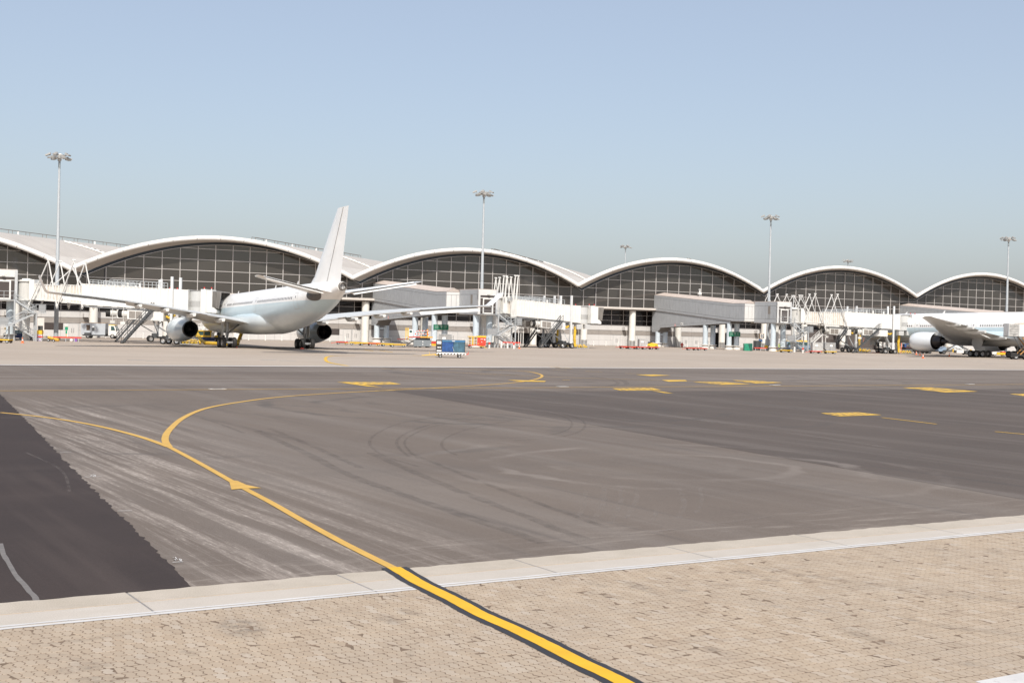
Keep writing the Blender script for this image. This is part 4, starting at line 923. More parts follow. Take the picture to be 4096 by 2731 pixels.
# small weather sensor on the roof of the third bridge, and its signs
q = wq = fa(2732, 1175, -14); r = thing('roof_sensor', 'small white sensor box on a post on the sloping bridge roof', 'sensor', W(124.2, -14, 11.25), PHI)
MB().tube((0, 0, -0.1), (0, 0, 0.5), 0.12).obj('post', GALV, r); MB().box((0, 0, 0.75), (0.7, 0.5, 0.5)).obj('box', WHITE, r); MB().tube((0, 0, 1.0), (0, 0, 1.5), 0.18).lathe([(1.5, 0.3), (1.62, 0.34), (1.72, 0.1)], 12, caps=True).obj('head', WHITE, r)
# ================================================================== JETWAYS (telescoping passenger bridges)
def make_jetway(label, s0, t0, s_end, secs, zb0, slope, cab_turn=0.0, end_t=None, frames=(), seed=0, far=False, rust=True, bogie_x=None, pca=True, stairs=(2.2, 6.6)):
    """rotunda at (s0,t0); secs = [(length, kind)] measured along the tunnel; floor height zb0 at the rotunda, falling by slope"""
    r = random.Random(seed)
    ends = ()
    ang = math.atan2((end_t if end_t is not None else t0) - t0, s_end - s0)
    J = thing('jetway', label, 'jetway', W(s0, t0), PHI + ang, 'telescoping jetways serving the gates')
    # rotunda
    MB().tube((0, 0, zb0), (0, 0, zb0+2.55), 1.22, n=28).obj('rotunda', mk('rotunda_curtain', (0.56, 0.55, 0.52), 0.55, noise=0.12, scale=3, streak=(3, 3, 0.2)), J, smooth=40)
    MB().tube((0, 0, zb0+2.55), (0, 0, zb0+2.72), 1.42, n=28).tube((0, 0, zb0-0.18), (0, 0, zb0), 1.35, n=28).obj('rotunda_rim', WHITE2, J, smooth=40)
    MB().b2(-0.6, 0.6, -0.25, 0.25, zb0+2.73, zb0+3.0).obj('roof_unit', WHITE, J)
    MB().tube((0, 0, 0), (0, 0, 0.5), 0.62, n=18).tube((0, 0, 0.5), (0, 0, zb0-1.1), 0.45, 0.62, 20).tube((0, 0, zb0-1.1), (0, 0, zb0-0.2), 0.62, 0.95, 20).obj('support_column', WHITE, J, smooth=35)
    MB().b2(1.0, 1.75, -1.35, 1.35, zb0-0.05, zb0+2.85).obj('end_portal', WHITE, J)
    if not far: MB().b2(-2.3, -1.0, -0.9, 0.9, zb0+0.02, zb0+2.4).obj('link_corridor', mk('link_shade_blue', (0.40, 0.45, 0.50), 0.5), J)  # bluish tint of the shaded gap put into the corridor colour
    x = 1.75; zf = lambda x: zb0 + slope*x
    wid = {'A': (1.28, 2.32), 'B': (1.42, 2.62), 'C': (1.58, 3.05), 'D': (1.45, 3.15)}
    ends = []
    for L, kind in secs:
        hw, hh = wid[kind]; x0, x1 = x, x + L; dz = {'A': 0.0, 'B': -0.13, 'C': -0.30, 'D': -0.38}[kind]
        def Q(xx, y, up): return (xx, y, zf(xx) + dz + up)
        nm = {'A': 'inner_tunnel', 'B': 'middle_tunnel', 'C': 'outer_tunnel', 'D': 'cab_tunnel'}[kind]
        mb = MB()
        if kind in 'AB' and rust:
            n = int(L/0.42); prof = []
            for i in range(n):
                a, b = x0 + L*i/n, x0 + L*(i+1)/n; w = (b-a)
                prof += [(a, 0.0), (a+w*0.42, 0.0), (a+w*0.52, -0.09), (b-w*0.08, -0.09)]
            prof.append((x1, 0))
            for sgn in (-1, 1):
                lo = [Q(px, sgn*(hw+off), 0.12) for px, off in prof]; hi = [Q(px, sgn*(hw+off), hh-0.12) for px, off in prof]
                for i in range(len(prof)-1): mb.poly([lo[i], lo[i+1], hi[i+1], hi[i]], 1 if prof[i][1] < -0.01 and prof[i+1][1] < -0.01 and r.random() < 0.8 and i > len(prof)*0.35 else 0)
            for z0_, z1_ in ((0, 0.12), (hh-0.12, hh)): mb.ext([Q(x0, -hw-0.02, z0_), Q(x1, -hw-0.02, z0_), Q(x1, -hw-0.02, z1_), Q(x0, -hw-0.02, z1_)], (0, 2*hw+0.04, 0))
        else:
            mb.ext([Q(x0, -hw+0.05, 0), Q(x1, -hw+0.05, 0), Q(x1, -hw+0.05, hh), Q(x0, -hw+0.05, hh)], (0, 2*hw-0.1, 0))
        mb.ext([Q(x1-0.06, -hw-0.05, -0.05), Q(x1+0.02, -hw-0.05, -0.05), Q(x1+0.02, -hw-0.05, hh+0.05), Q(x1-0.06, -hw-0.05, hh+0.05)], (0, 2*hw+0.1, 0))
        t = mb.obj(nm, [WHITE2 if kind in 'AB' else WHITE, BEIGE, DKST], J)
        if kind in 'CD' or not rust:
            n = max(2, round(L/0.56))
            for sgn in ((-1,) if far else (-1, 1)):
                for i in range(n):
                    a, b = x0 + L*i/n + 0.012, x0 + L*(i+1)/n - 0.012; y = sgn*(hw-0.04)
                    mbp = MB().ext([Q(a, y, 0.02), Q(b, y, 0.02), Q(b, y, hh-0.02), Q(a, y, hh-0.02)], (0, sgn*0.05, 0))
                    if kind == 'C': mbp.ext([Q(a+0.03, y+sgn*0.051, hh-0.15), Q(b-0.22, y+sgn*0.051, hh-0.15), Q(b-0.22, y+sgn*0.051, hh-0.10), Q(a+0.03, y+sgn*0.051, hh-0.10)], (0, sgn*0.004, 0), 1)
                    mbp.obj('side_panel', [WHITE, mk('slot_brown', (0.22, 0.18, 0.15), 0.8)], J)
            if kind == 'C':
                mb = MB()                                     # cable tray and under-beams
                for y in (-hw+0.1, hw-0.1): mb.ext([Q(x0, y-0.09, -0.22), Q(x1, y-0.09, -0.22), Q(x1, y-0.09, -0.10), Q(x0, y-0.09, -0.10)], (0, 0.18, 0))
                for i in range(6): xx = x0 + L*(i+0.5)/6; mb.bar(Q(xx, -hw+0.1, -0.05), Q(xx, hw-0.1, -0.05), 0.1, 0.12)
                mb.obj('under_frame', mk('underframe_grey', (0.26, 0.265, 0.27), 0.6, 0.2, noise=0.3), J)
                mb = MB()
                rail_run(mb, [Q(x0 + L*f, -0.55, hh) for f in (0.06, 0.55)], 0.62); rail_run(mb, [Q(x0 + L*f, 0.55, hh) for f in (0.06, 0.55)], 0.62)
                rail_run(mb, [Q(x0 + L*f, -0.75, hh) for f in (0.30, 0.93)], 0.85); rail_run(mb, [Q(x0 + L*f, 0.75, hh) for f in (0.30, 0.93)], 0.85)
                mb.obj('roof_rail', GALV, J)
                mb = MB()
                for f in (0.5, 0.64, 0.86): mb.tube(Q(x0 + L*f, -0.35, hh), Q(x0 + L*f, -0.35, hh+0.62), 0.17, n=12)
                mb.obj('roof_vent', WHITE, J)
                ends = (x0, x1)
        x = x1
    xD = x
    # cab rotunda, cab and bellows
    zc = zf(xD) - 0.38
    C = link('cab', None, J); C.location = (xD + 1.1, 0, 0); C.rotation_euler = (0, 0, cab_turn)
    MB().tube((0, 0, zc), (0, 0, zc+3.05), 1.28, n=30).obj('cab_rotunda', mk('cab_curtain', (0.55, 0.555, 0.545), 0.5, noise=0.05, scale=1), C, smooth=40)
    mb = MB()
    for i in range(15):
        a = -math.pi/2 + (i-7)*0.105; mb.bar((1.29*math.cos(a), 1.29*math.sin(a), zc+0.75), (1.29*math.cos(a), 1.29*math.sin(a), zc+1.6), 0.035)
    mb.obj('cab_grille', mk('grille_grey', (0.24, 0.235, 0.23), 0.6), C)
    MB().tube((0, 0, zc+3.05), (0, 0, zc+3.14), 1.36, n=30).tube((0, 0, zc-0.1), (0, 0, zc), 1.33, n=30).obj('cab_rim', mk('rim_grey', (0.30, 0.29, 0.28), 0.6), C, smooth=40)
    MB().b2(1.05, 1.85, -1.75, 1.75, zc-0.02, zc+3.28).b2(1.87, 2.75, -1.65, 1.65, zc+0.0, zc+3.1).obj('cab_shell', WHITE, C)
    MB().ext([(2.75, -1.7, zc-0.05), (3.45, -1.7, zc-0.05), (3.45, -1.7, zc+0.35), (2.95, -1.7, zc+0.75), (2.75, -1.7, zc+0.75)], (0, 3.4, 0)).obj('cab_bumper', WHITE, C)
    rings = []
    for i in range(13):
        f = i/12; xx = 2.76 + 1.0*f; pz = 0.07*(1 if i % 2 else -1); hw = 1.62 + pz
        rings.append([(xx - 0.0, -hw, zc+0.78 - 0.25*f), (xx, hw, zc+0.78 - 0.25*f), (xx + 0.32*f, hw, zc+2.98 + pz - 0.05*f), (xx + 0.32*f, -hw, zc+2.98 + pz - 0.05*f)])
    MB().loft(rings, caps=False).obj('bellows', FABR, C)
    for px in (1.2, 2.3): MB().tube((px, -0.9, zc+3.1), (px, -0.9, zc+3.42), 0.07, n=8).lathe([(zc+3.42, 0.11), (zc+3.55, 0.11), (zc+3.62, 0.02)], 10, c=(px, -0.9, 0), mat=1, caps=True).obj('beacon', [WHITE, GLRED], C)
    MB().b2(0.0, 1.1, -1.5, -0.7, zc-1.05, zc-0.2).b2(-1.9, -0.7, -1.5, -0.6, zc-1.1, zc-0.2).obj('service_box', mk('box_grey', (0.52, 0.52, 0.51), 0.5, noise=0.1), C)
    # drive column: two legs through the tunnel, cross beam, braces, wheeled bogie
    bx = xD - 2.0 if bogie_x is None else bogie_x; zt = zf(bx)
    MB().b2(bx-0.17, bx+0.17, -1.95, -1.62, 1.0, zt+4.5).b2(bx-0.17, bx+0.17, 1.62, 1.95, 1.0, zt+4.5).b2(bx-0.26, bx+0.26, -2.0, -1.57, 0.9, 2.3).b2(bx-0.26, bx+0.26, 1.57, 2.0, 0.9, 2.3).obj('lift_leg', mk('leg_white', (0.68, 0.69, 0.69), 0.4, 0.1, noise=0.08), J)
    mb = MB(); mb.b2(bx-0.2, bx+0.2, -1.6, 1.6, zt-0.85, zt-0.5); mb.bar((bx-1.5, 0, zt-0.6), (bx, -1.2, 1.1), 0.16); mb.bar((bx-1.5, 0, zt-0.6), (bx, 1.2, 1.1), 0.16); mb.bar((bx-2.8, 0, 2.6), (bx, 0, 1.0), 0.16, 0.16); mb.bar((bx-2.8, 0, 2.6), (bx-0.4, 0, zt-0.55), 0.14, 0.14)
    mb.obj('brace', GALV, J)
    MB().b2(bx-1.5, bx+0.9, -1.15, 1.15, 0.62, 0.92).b2(bx-1.1, bx-0.3, -0.9, 0.9, 0.92, 1.35).b2(bx-0.5, bx+0.5, -1.9, 1.9, 0.9, 1.05).obj('bogie_frame', DKST, J)
    for wx in (bx-1.35, bx+0.65):
        for wy in (-1.15, 1.15): whl(0.5, 0.36, J, (wx, wy, 0.5))
    # service stair down to the ground
    a, b = stairs; sx = bx - a
    stair_flight(J, (sx, -1.75, zf(sx)-0.3), (bx - b, -1.75, 0.12), 0.9, (0, -1, 0), 16, DKST)
    MB().tube((bx-b-0.1, -1.8, 0.12), (bx-b-0.1, -2.6, 0.12), 0.14, n=10).obj('stair_roller', BLACK, J)
    # cooled-air unit slung under the tunnel, with its round duct, louvres and yellow hose
    if pca:
        px1 = bx - 1.2; px0 = px1 - 5.3
        def U(xx, y, up): return (xx, y, zf(xx) - 0.62 + up)
        mb = MB().ext([U(px0, -1.75, -1.28), U(px1, -1.75, -1.28), U(px1, -1.75, 0), U(px0, -1.75, 0)], (0, 1.9, 0)); pc = mb.obj('cooling_unit', WHITE, J)
        for u0, u1, m in ((0.05, 0.22, DKGL), (0.235, 0.405, DKGL), (0.43, 0.52, LPAN), (0.55, 0.73, LPAN), (0.76, 0.98, WHITE)):
            L = px1-px0; mm = mk('louvre_taupe', (0.27, 0.245, 0.22), 0.7, noise=0.2) if m is DKGL else m
            MB().ext([U(px0+L*u0, -1.751, -1.15), U(px0+L*u1, -1.751, -1.15), U(px0+L*u1, -1.751, -0.13), U(px0+L*u0, -1.751, -0.13)], (0, -0.02, 0)).obj('louvre', mm, pc)
        c = Vector(U(px0, -0.9, -0.55))
        MB().lathe([(-1.5, 0.0), (-1.5, 0.48), (-1.35, 0.55), (-0.95, 0.52), (-0.9, 0.62), (-0.4, 0.62), (0.0, 0.5)], 20, 'x', c).obj('air_duct', [WHITE2], pc, smooth=35)
        MB().lathe([(-1.53, 0.50), (-1.56, 0.56), (-0.93, 0.57), (-0.9, 0.40)], 20, 'x', c).obj('duct_mouth', BLACK, pc, smooth=35)
        MB().bar(U(px0-0.6, -1.6, 0.4), U(px0-0.6, -1.6, -1.7), 0.06).box(U(px0-0.6, -1.6, -1.9), (0.7, 0.5, 0.4)).obj('cable_hoist', WHITE2, J)
        MB().path([(bx+1.5, -0.9, zt-1.2)] + [(bx+1.5 + 0.05*math.sin(i), -0.9, zt-1.2 - (zt-1.5)*i/9) for i in range(1, 9)] + [(bx+1.6, -1.0, 0.3)], [0.24 if i % 2 else 0.27 for i in range(10)], 12).obj('air_hose', HOSE, J)
        mb = MB()
        for i in range(5): mb.path([(bx+1.6+0.45*i, -1.1-r.random()*0.5, 0.25), (bx+2.0+0.45*i, -0.6-r.random(), 0.62), (bx+2.3+0.45*i, -1.2, 0.25)], 0.17, 8)
        mb.obj('coiled_hose', HOSE, J)
        mb = MB(); rail_run(mb, [(bx+1.4, -1.9, 0.15), (bx+4.0, -1.9, 0.15)], 0.75); mb.b2(bx+1.4, bx+4.0, -1.95, -0.3, 0.1, 0.18); mb.obj('hose_cart', GALV, J)
        MB().path([(bx+0.3, -1.0, zt-0.9), (bx-0.5, -1.2, zt-1.4), (bx-1.0, -1.0, zt-1.2)], 0.2, 10).obj('air_hose', HOSE, J)
    # cable folding frames: pairs of white poles with ball ends
    for (xa, xm, xb, za, zm) in frames:
        for sy in (-1.95, 2.0):
            p0, p1, p2 = Vector((xa, sy, za)), Vector((xm, sy, zm)), Vector((xb, sy, za))
            mb = MB()
            for o in ((-0.09, 0.09) if not far else (0,)): mb.tube(p0 + Vector((0, o, 0)), p1 + Vector((0, o, 0)), 0.055, n=8).tube(p1 + Vector((0, o, 0)), p2 + Vector((0, o, 0)), 0.055, n=8)
            for p in (p0, p2): mb.path([p + Vector((0.0, -0.05, 0.3)), p + Vector((-0.12, -0.05, 0.0)), p + Vector((0, -0.05, -0.3)), p + Vector((0.14, -0.05, 0.0)), p + Vector((0.02, -0.05, 0.3))], 0.045, 6)
            mb.lathe([(-0.13, 0.02), (-0.09, 0.11), (0, 0.15), (0.09, 0.11), (0.13, 0.02)], 10, 'z', p1 + Vector((-0.12, 0, 0.12))).lathe([(-0.13, 0.02), (-0.09, 0.11), (0, 0.15), (0.09, 0.11), (0.13, 0.02)], 10, 'z', p1 + Vector((0.14, 0, 0.1)))
            mb.obj('cable_frame', WHITE, J)
    return J
TJ = -35.3
X = lambda px, py, t=TJ: fa(px, py, t).x
# gate 67: retracted, nothing parked
r67 = X(1979, 1200)
e67 = X(2305, 1230)
make_jetway('retracted white jetway of gate 67 with no aircraft docked, front one of its pair', r67, TJ, e67, [(0.8, 'A'), (0.5, 'B'), (X(2265, 1200) - r67 - 3.05, 'C'), (e67 - X(2265, 1200), 'D')], 6.15, -0.062, seed=1,
    frames=((0.9, 1.3, 1.9, 8.9, 12.3), (1.6, 2.1, 2.5, 8.9, 12.4), (2.3, 3.0, 2.6, 5.5, 12.7), (2.9, 3.6, 3.2, 5.5, 12.7)), bogie_x=X(2262, 1300) - r67, stairs=(2.3, 6.8))
make_jetway('second white jetway of gate 67, half hidden behind the retracted front one', r67+1.5, TJ+6.0, e67-2.0, [(0.8, 'A'), (0.5, 'B'), (11.0, 'C'), (2.0, 'D')], 6.1, -0.062, seed=2, far=True, bogie_x=X(2195, 1300, TJ+6) - r67 - 1.5, stairs=(2.6, 6.5))
def along(s0, t0, s1, t1, px, py=1230):
    """distance from (s0,t0) along the line to (s1,t1) of the point that stands at photo column px"""
    best = None
    for i in range(-200, 1400):
        f = i/1000; s, t = s0 + (s1-s0)*f, t0 + (t1-t0)*f; e = abs(fa(px, py, t).x - s)
        if best is None or e < best[0]: best = (e, f)
    return best[1]*math.hypot(s1-s0, t1-t0)
# gate 65: stretched out to the right-hand airliner
r65 = X(3179, 1200); T65 = -45.5; e65 = fa(3592, 1240, T65).x
D65 = lambda px: along(r65, TJ, e65, T65, px)
tA, tB, tC, tE = D65(3287), D65(3369), D65(3559), D65(3592)
make_jetway('long extended white jetway reaching the right-hand airliner', r65, TJ, e65, [(tA-1.75, 'A'), (tB-tA, 'B'), (tC-tB, 'C'), (tE-tC, 'D')], 6.15, -0.036, cab_turn=0.25, end_t=T65, seed=3,
    frames=((D65(3200), D65(3248), D65(3291), 5.3, 11.9), (D65(3291), D65(3337), D65(3382), 5.1, 11.9), (0.2, D65(3186), 2.2, 8.6, 11.5)), bogie_x=D65(3564), stairs=(3.0, 8.5))
make_jetway('second extended white jetway behind the long one at the right-hand airliner', r65+0.8, TJ+6.2, e65-5.0, [(4.5, 'A'), (4.5, 'B'), (11.0, 'C'), (2.0, 'D')], 6.15, -0.038, end_t=TJ+3.0, seed=4, far=True,
    frames=((-2.6, -1.0, 0.6, 8.6, 11.8), (-0.5, 1.2, 3.0, 8.6, 11.8), (3.0, 4.9, 6.6, 8.5, 11.7)), bogie_x=along(r65+0.8, TJ+6.2, e65-5.0, TJ+3.0, 3408), stairs=(2.4, 6.2))
# gate 69: extended to the left side of the white airliner
T69, E69 = -36.5, -51.0
r69 = fa(106, 1200, T69).x; e69 = fa(765, 1230, E69).x
D69 = lambda px: along(r69, T69, e69, E69, px)
make_jetway('white jetway with beige striped tunnels docked at the white airliner', r69, T69, e69, [(D69(257)-1.75, 'A'), (D69(343)-D69(257), 'B'), (D69(686)-D69(343), 'C'), (D69(765)-D69(686), 'D')], 6.0, -0.038, cab_turn=-0.10, end_t=E69, seed=5,
    frames=((D69(140), D69(214), D69(250), 5.2, 11.6), (D69(252), D69(315), D69(352), 5.0, 11.6)), bogie_x=D69(704), stairs=(2.6, 6.9))
make_jetway('second jetway of gate 69, behind the striped one at the white airliner', r69+1.0, T69+7.0, r69+20.5, [(3.5, 'A'), (3.5, 'B'), (8.5, 'C'), (1.6, 'D')], 6.0, -0.038, end_t=T69+3.0, seed=6, far=True, frames=((4.2, 6.8, 8.2, 8.4, 11.0),), bogie_x=along(r69+1, T69+7, r69+20.5, T69+3, 640), stairs=(2.6, 6.5))

# ================================================================== AIRLINERS
def foil(xl, xt, y, z, tc, n=9, tw=0.0, vert=False):
    c = xl - xt; pts = []
    def yt(u): return 5*tc*c*(0.2969*math.sqrt(u) - 0.1260*u - 0.3516*u*u + 0.2843*u**3 - 0.1036*u**4)
    us = [0.5*(1-math.cos(math.pi*i/n)) for i in range(n+1)]
    up = [(xl - c*u, yt(u)) for u in us[::-1]]; lo = [(xl - c*u, -yt(u)*0.85) for u in us[1:-1]]
    for px, h in up + lo: pts.append((px, y + h, z) if vert else (px, y, z + h + tw*(px - xl)))
    return pts
def make_airliner(label, loc, heading, pitch, P):
    A = thing('airliner', label, 'airliner', loc, 0, 'airliners parked at the gates')
    A.rotation_euler = (0, pitch, heading)
    stn = P['fus']
    def at(x):
        for (a, b) in zip(stn, stn[1:]):
            if a[0] >= x >= b[0]:
                f = (a[0]-x)/(a[0]-b[0]); return [a[i] + (b[i]-a[i])*f for i in (1, 2, 3)]
        return stn[-1][1:]
    def S(x, th, off=0.0):
        zc, rz, ry = at(x); return Vector((x, (ry+off)*math.sin(th), zc + (rz+off)*math.cos(th)))
    def thz(x, z):
        zc, rz, ry = at(x); return math.acos(max(-1, min(1, (z-zc)/rz)))
    n = 48; rings = []
    for x, zc, rz, ry in stn: rings.append([(x, ry*math.sin(2*math.pi*i/n), zc + rz*math.cos(2*math.pi*i/n)) for i in range(n)])
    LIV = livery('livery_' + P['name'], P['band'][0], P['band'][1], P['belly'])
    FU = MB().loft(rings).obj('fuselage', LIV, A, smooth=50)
    def patch(mb, x0, x1, z0, z1, side, off, nx=1, nz=3, mat=0):
        g = [[None]*(nz+1) for _ in range(nx+1)]
        for i in range(nx+1):
            for k in range(nz+1):
                x = x0 + (x1-x0)*i/nx; g[i][k] = S(x, side*thz(x, z0 + (z1-z0)*k/nz), off)
        for i in range(nx):
            for k in range(nz): mb.poly([g[i][k], g[i+1][k], g[i+1][k+1], g[i][k+1]], mat)
    # windows
    wz = P['winz']
    for side in (1, -1):
        mb = MB()
        for a, b in P['wins']:
            x = a
            while x > b:
                th = side*thz(x, wz); zc, rz, ry = at(x); dth = 0.19/rz
                pts = [S(x + 0.125*math.cos(q), th + dth*math.sin(q), 0.012) for q in [2*math.pi*i/10 for i in range(10)]]
                mb.poly(pts); x -= 0.533
        mb.obj('cabin_windows', WIN, A, kind='stuff')
        for xd, w, z0, z1 in P['doors']:
            d = MB(); patch(d, xd-w/2, xd+w/2, z0, z1, side, 0.010, 2, 8); dd = d.obj('door', LIV, A, smooth=50)
            f = MB(); e = 0.045
            for a, b, c, g in ((xd-w/2-e, xd-w/2, z0, z1), (xd+w/2, xd+w/2+e, z0, z1), (xd-w/2-e, xd+w/2+e, z0-e, z0), (xd-w/2-e, xd+w/2+e, z1, z1+e)): patch(f, a, b, c, g, side, 0.014, 1, 8)
            f.obj('door_frame', mk('door_outline', (0.50, 0.50, 0.49), 0.4), dd)
            w_ = MB(); w_.poly([S(xd + 0.10*math.cos(q), side*thz(xd, wz+0.1) + 0.17/at(xd)[1]*math.sin(q), 0.02) for q in [2*math.pi*i/10 for i in range(10)]]); w_.obj('door_window', WIN, dd)
    # cockpit windows
    mb = MB(); xn = P['nose'] 
    for side in (1, -1): patch(mb, xn-3.4, xn-1.9, P['cz'], P['cz']+0.55, side, 0.02, 3, 3)
    mb.obj('cockpit_window', GLS, A)
    # wing-body fairing
    fr = []
    for x, hh, ww in P['fair']:
        zc = P['fz']; fr.append([(x, ww*math.sin(2*math.pi*i/32)*(abs(math.sin(2*math.pi*i/32))**-0.35 if abs(math.sin(2*math.pi*i/32)) > 0.02 else 1), zc + hh*math.cos(2*math.pi*i/32)) for i in range(32)])
    MB().loft(fr).obj('wing_fairing', LIV, A, smooth=50)
    secs = P['wing']
    for side in (1, -1):
        rings = [foil(xl, xt, side*y, z, tc, tw=tw) for y, xl, xt, z, tc, tw in secs]
        Wg = MB().loft(rings).obj('wing', WINGG, A, smooth=45)
        def wsec(y):
            for a, b in zip(secs, secs[1:]):
                if a[0] <= y <= b[0]:
                    f = (y-a[0])/(b[0]-a[0]); return [a[i] + (b[i]-a[i])*f for i in range(6)]
            return secs[-1]
        for nm, y0, y1, ch, drop, m in P['flaps']:
            rr = []
            for i in range(7):
                y = y0 + (y1-y0)*i/6; _, xl, xt, z, tc, tw = wsec(y); z += tw*(xt-xl); c = ch
                rr.append([(xt + c*0.75, side*y, z+0.10), (xt - c*0.25*math.cos(drop), side*y, z - (c)*math.sin(drop)), (xt - c*0.25*math.cos(drop)-0.02, side*y, z-0.03 - c*math.sin(drop)), (xt + c*0.7, side*y, z-0.12)])
            MB().loft(rr).obj(nm, m, Wg, smooth=30)
        for y, L, w in P['pods']:
            _, xl, xt, z, tc, tw = wsec(y); z += tw*(xt-xl); rr = []
            for f, s in ((0, 0.05), (0.12, 0.5), (0.35, 0.95), (0.65, 1.0), (0.92, 0.78), (1.0, 0.7)):
                xx = xt + L*0.68 - L*f; dz = -0.12 - 0.33*s - 0.05*f
                rr.append([(xx, side*y + w*s*a, z + dz + 0.42*w*2.2*s*b) for a, b in ((-0.7, 0.9), (0.7, 0.9), (1, 0.2), (0.6, -0.85), (-0.6, -0.85), (-1, 0.2))])
            MB().loft(rr).obj('flap_fairing', P['podmat'], Wg, smooth=30)
        if P['winglet']:
            y, xl, xt, z, tc, tw = secs[-1]
            rr = [foil(xl, xt, side*y, z, 0.10), foil(xl-0.5, xt-0.15, side*(y+0.35), z+0.15, 0.09), foil(xl-1.7, xt-1.2, side*(y+1.0), z+1.15, 0.08), foil(xl-2.3, xt-1.75, side*(y+1.25), z+1.75, 0.07)]
            MB().loft(rr).obj('winglet', AIRW, Wg, smooth=45)
        # engine
        E = P['eng']; ey, ex, ez, er = E['y'], E['x'], E['z'], E['r']
        c = (ex, side*ey, ez)
        N = MB().lathe([(xx, rr_*er) for xx, rr_ in E['nac']], 40, 'x', c).obj('engine', E['mat'], A, smooth=40)
        MB().lathe([(xx, rr_*er) for xx, rr_ in E['lip']], 40, 'x', c).obj('intake_lip', STEEL, N, smooth=40)
        MB().lathe([(xx, rr_*er) for xx, rr_ in E['fan']], 32, 'x', c, caps=True).obj('fan', VOID, N, smooth=40)
        MB().lathe([(xx, rr_*er) for xx, rr_ in E['core']], 40, 'x', c).obj('exhaust_nozzle', EXH, N, smooth=40)
        MB().lathe([(xx, rr_*er) for xx, rr_ in E['plug']], 24, 'x', c).obj('exhaust_plug', EXH, N, smooth=40)
        if E.get('inner'): MB().lathe([(xx, rr_*er) for xx, rr_ in E['inner']], 32, 'x', c).obj('exhaust_inner', VOID, N, smooth=40)
        _, xl, xt, z, tc, tw = wsec(ey); x0, x1 = E['pyl']
        MB().loft([[(ex+E['top'][0], side*ey+s_*0.22, ez+E['pz'][0]) for s_ in (-1, 1)] + [(ex+x1, side*ey+s_*0.16, ez+E['pz'][1]) for s_ in (1, -1)],
                   [(xl+0.3, side*ey+s_*0.22, z+0.15) for s_ in (-1, 1)] + [(ex+x1-1.4, side*ey+s_*0.12, z-0.25) for s_ in (1, -1)]]).obj('pylon', WINGG, A)
    # tail surfaces
    fp = P['fin']
    rings = [foil(xl, xt, 0, z, tc, vert=True) for z, xl, xt, tc in fp]
    rings = [[(x, y, z) for x, y, z in r_] for r_ in rings]
    FI = MB().loft(rings).obj('fin', AIRW, A, smooth=45)
    (z0, xl0, xt0, _), (z1, xl1, xt1, _) = fp[1], fp[-1]
    h0, h1 = xt0 + 0.43*(xl0-xt0)*0.78, xt1 + 0.43*(xl1-xt1)*0.9
    for s_ in (1, -1): MB().bar((h0, s_*(0.045*(xl0-xt0)*0.86), z0+0.1), (h1, s_*(0.045*(xl1-xt1)*0.86), z1-0.05), 0.05, 0.03).obj('rudder_gap', mk('panel_gap', (0.30, 0.29, 0.28), 0.6), FI)
    for side in (1, -1):
        rings = [foil(xl, xt, side*y, z, tc) for y, xl, xt, z, tc in P['stab']]
        SB = MB().loft(rings).obj('stabilizer', AIRW, A, smooth=45)
        (ya, _, xa, za, _), (yb, _, xb, zb, _) = P['stab'][-3 if len(P['stab']) > 3 else 0], P['stab'][-2 if len(P['stab']) > 2 else -1]; rr = []
        for i in range(5):
            f = 0.03 + 0.90*i/4; y, xt, z = ya + (yb-ya)*f, xa + (xb-xa)*f, za + (zb-za)*f; c = 1.5 - 0.6*f
            rr.append([(xt + c*1.0, side*y, z+0.155), (xt - 0.1, side*y, z - c*0.20), (xt - 0.1, side*y, z - 0.04 - c*0.22), (xt + c*0.8, side*y, z-0.13)])
        MB().loft(rr).obj('elevator', AIRW, SB, smooth=30)
        mb = MB(); x0, x1, q0, q1 = P['trim']
        k = 14; pts = [(x0+x1)/2 + (x0-x1)/2*math.cos(2*math.pi*i/k) for i in range(k)]
        
        def tp(rr, i): a = 2*math.pi*i/24; px = (x0+x1)/2 + rr*(x0-x1)/2*math.cos(a); return S(px, side*thz(px, (q0+q1)/2 + rr*(q1-q0)/2*math.sin(a)), 0.035)
        for ri in range(4):
            for i in range(24): mb.poly([tp(ri/4, i), tp((ri+1)/4, i), tp((ri+1)/4, i+1), tp(ri/4, i+1)])
        mb.obj('trim_cutout', mk('bare_dark_metal', (0.10, 0.09, 0.085), 0.35, 0.4, noise=0.3), A)
    x, z, r_ = P['apu']
    MB().lathe([(x+0.4, r_*1.02), (x-0.25, r_*0.98), (x-0.28, r_*0.8), (x-0.2, r_*0.72), (x+0.5, r_*0.66)], 24, 'x', (0, 0, z)).lathe([(x+0.1, 0.0), (x+0.1, r_*0.7)], 20, 'x', (0, 0, z), mat=1).obj('apu_exhaust', [mk('apu_metal', (0.22, 0.20, 0.18), 0.4, 0.6, noise=0.3), VOID], A, smooth=40)
    for x, h in P['aerials']: MB().ext([(x, -0.02, at(x)[0]+at(x)[1]-0.03), (x-0.5, -0.02, at(x)[0]+at(x)[1]-0.03), (x-0.75, -0.02, at(x)[0]+at(x)[1]+h), (x-0.5, -0.02, at(x)[0]+at(x)[1]+h)], (0, 0.04, 0)).obj('aerial', AIRW, A)
    # landing gear
    G = P['gear']; LEG = mk('gear_leg_grey', (0.30, 0.305, 0.31), 0.35, 0.3, noise=0.15)
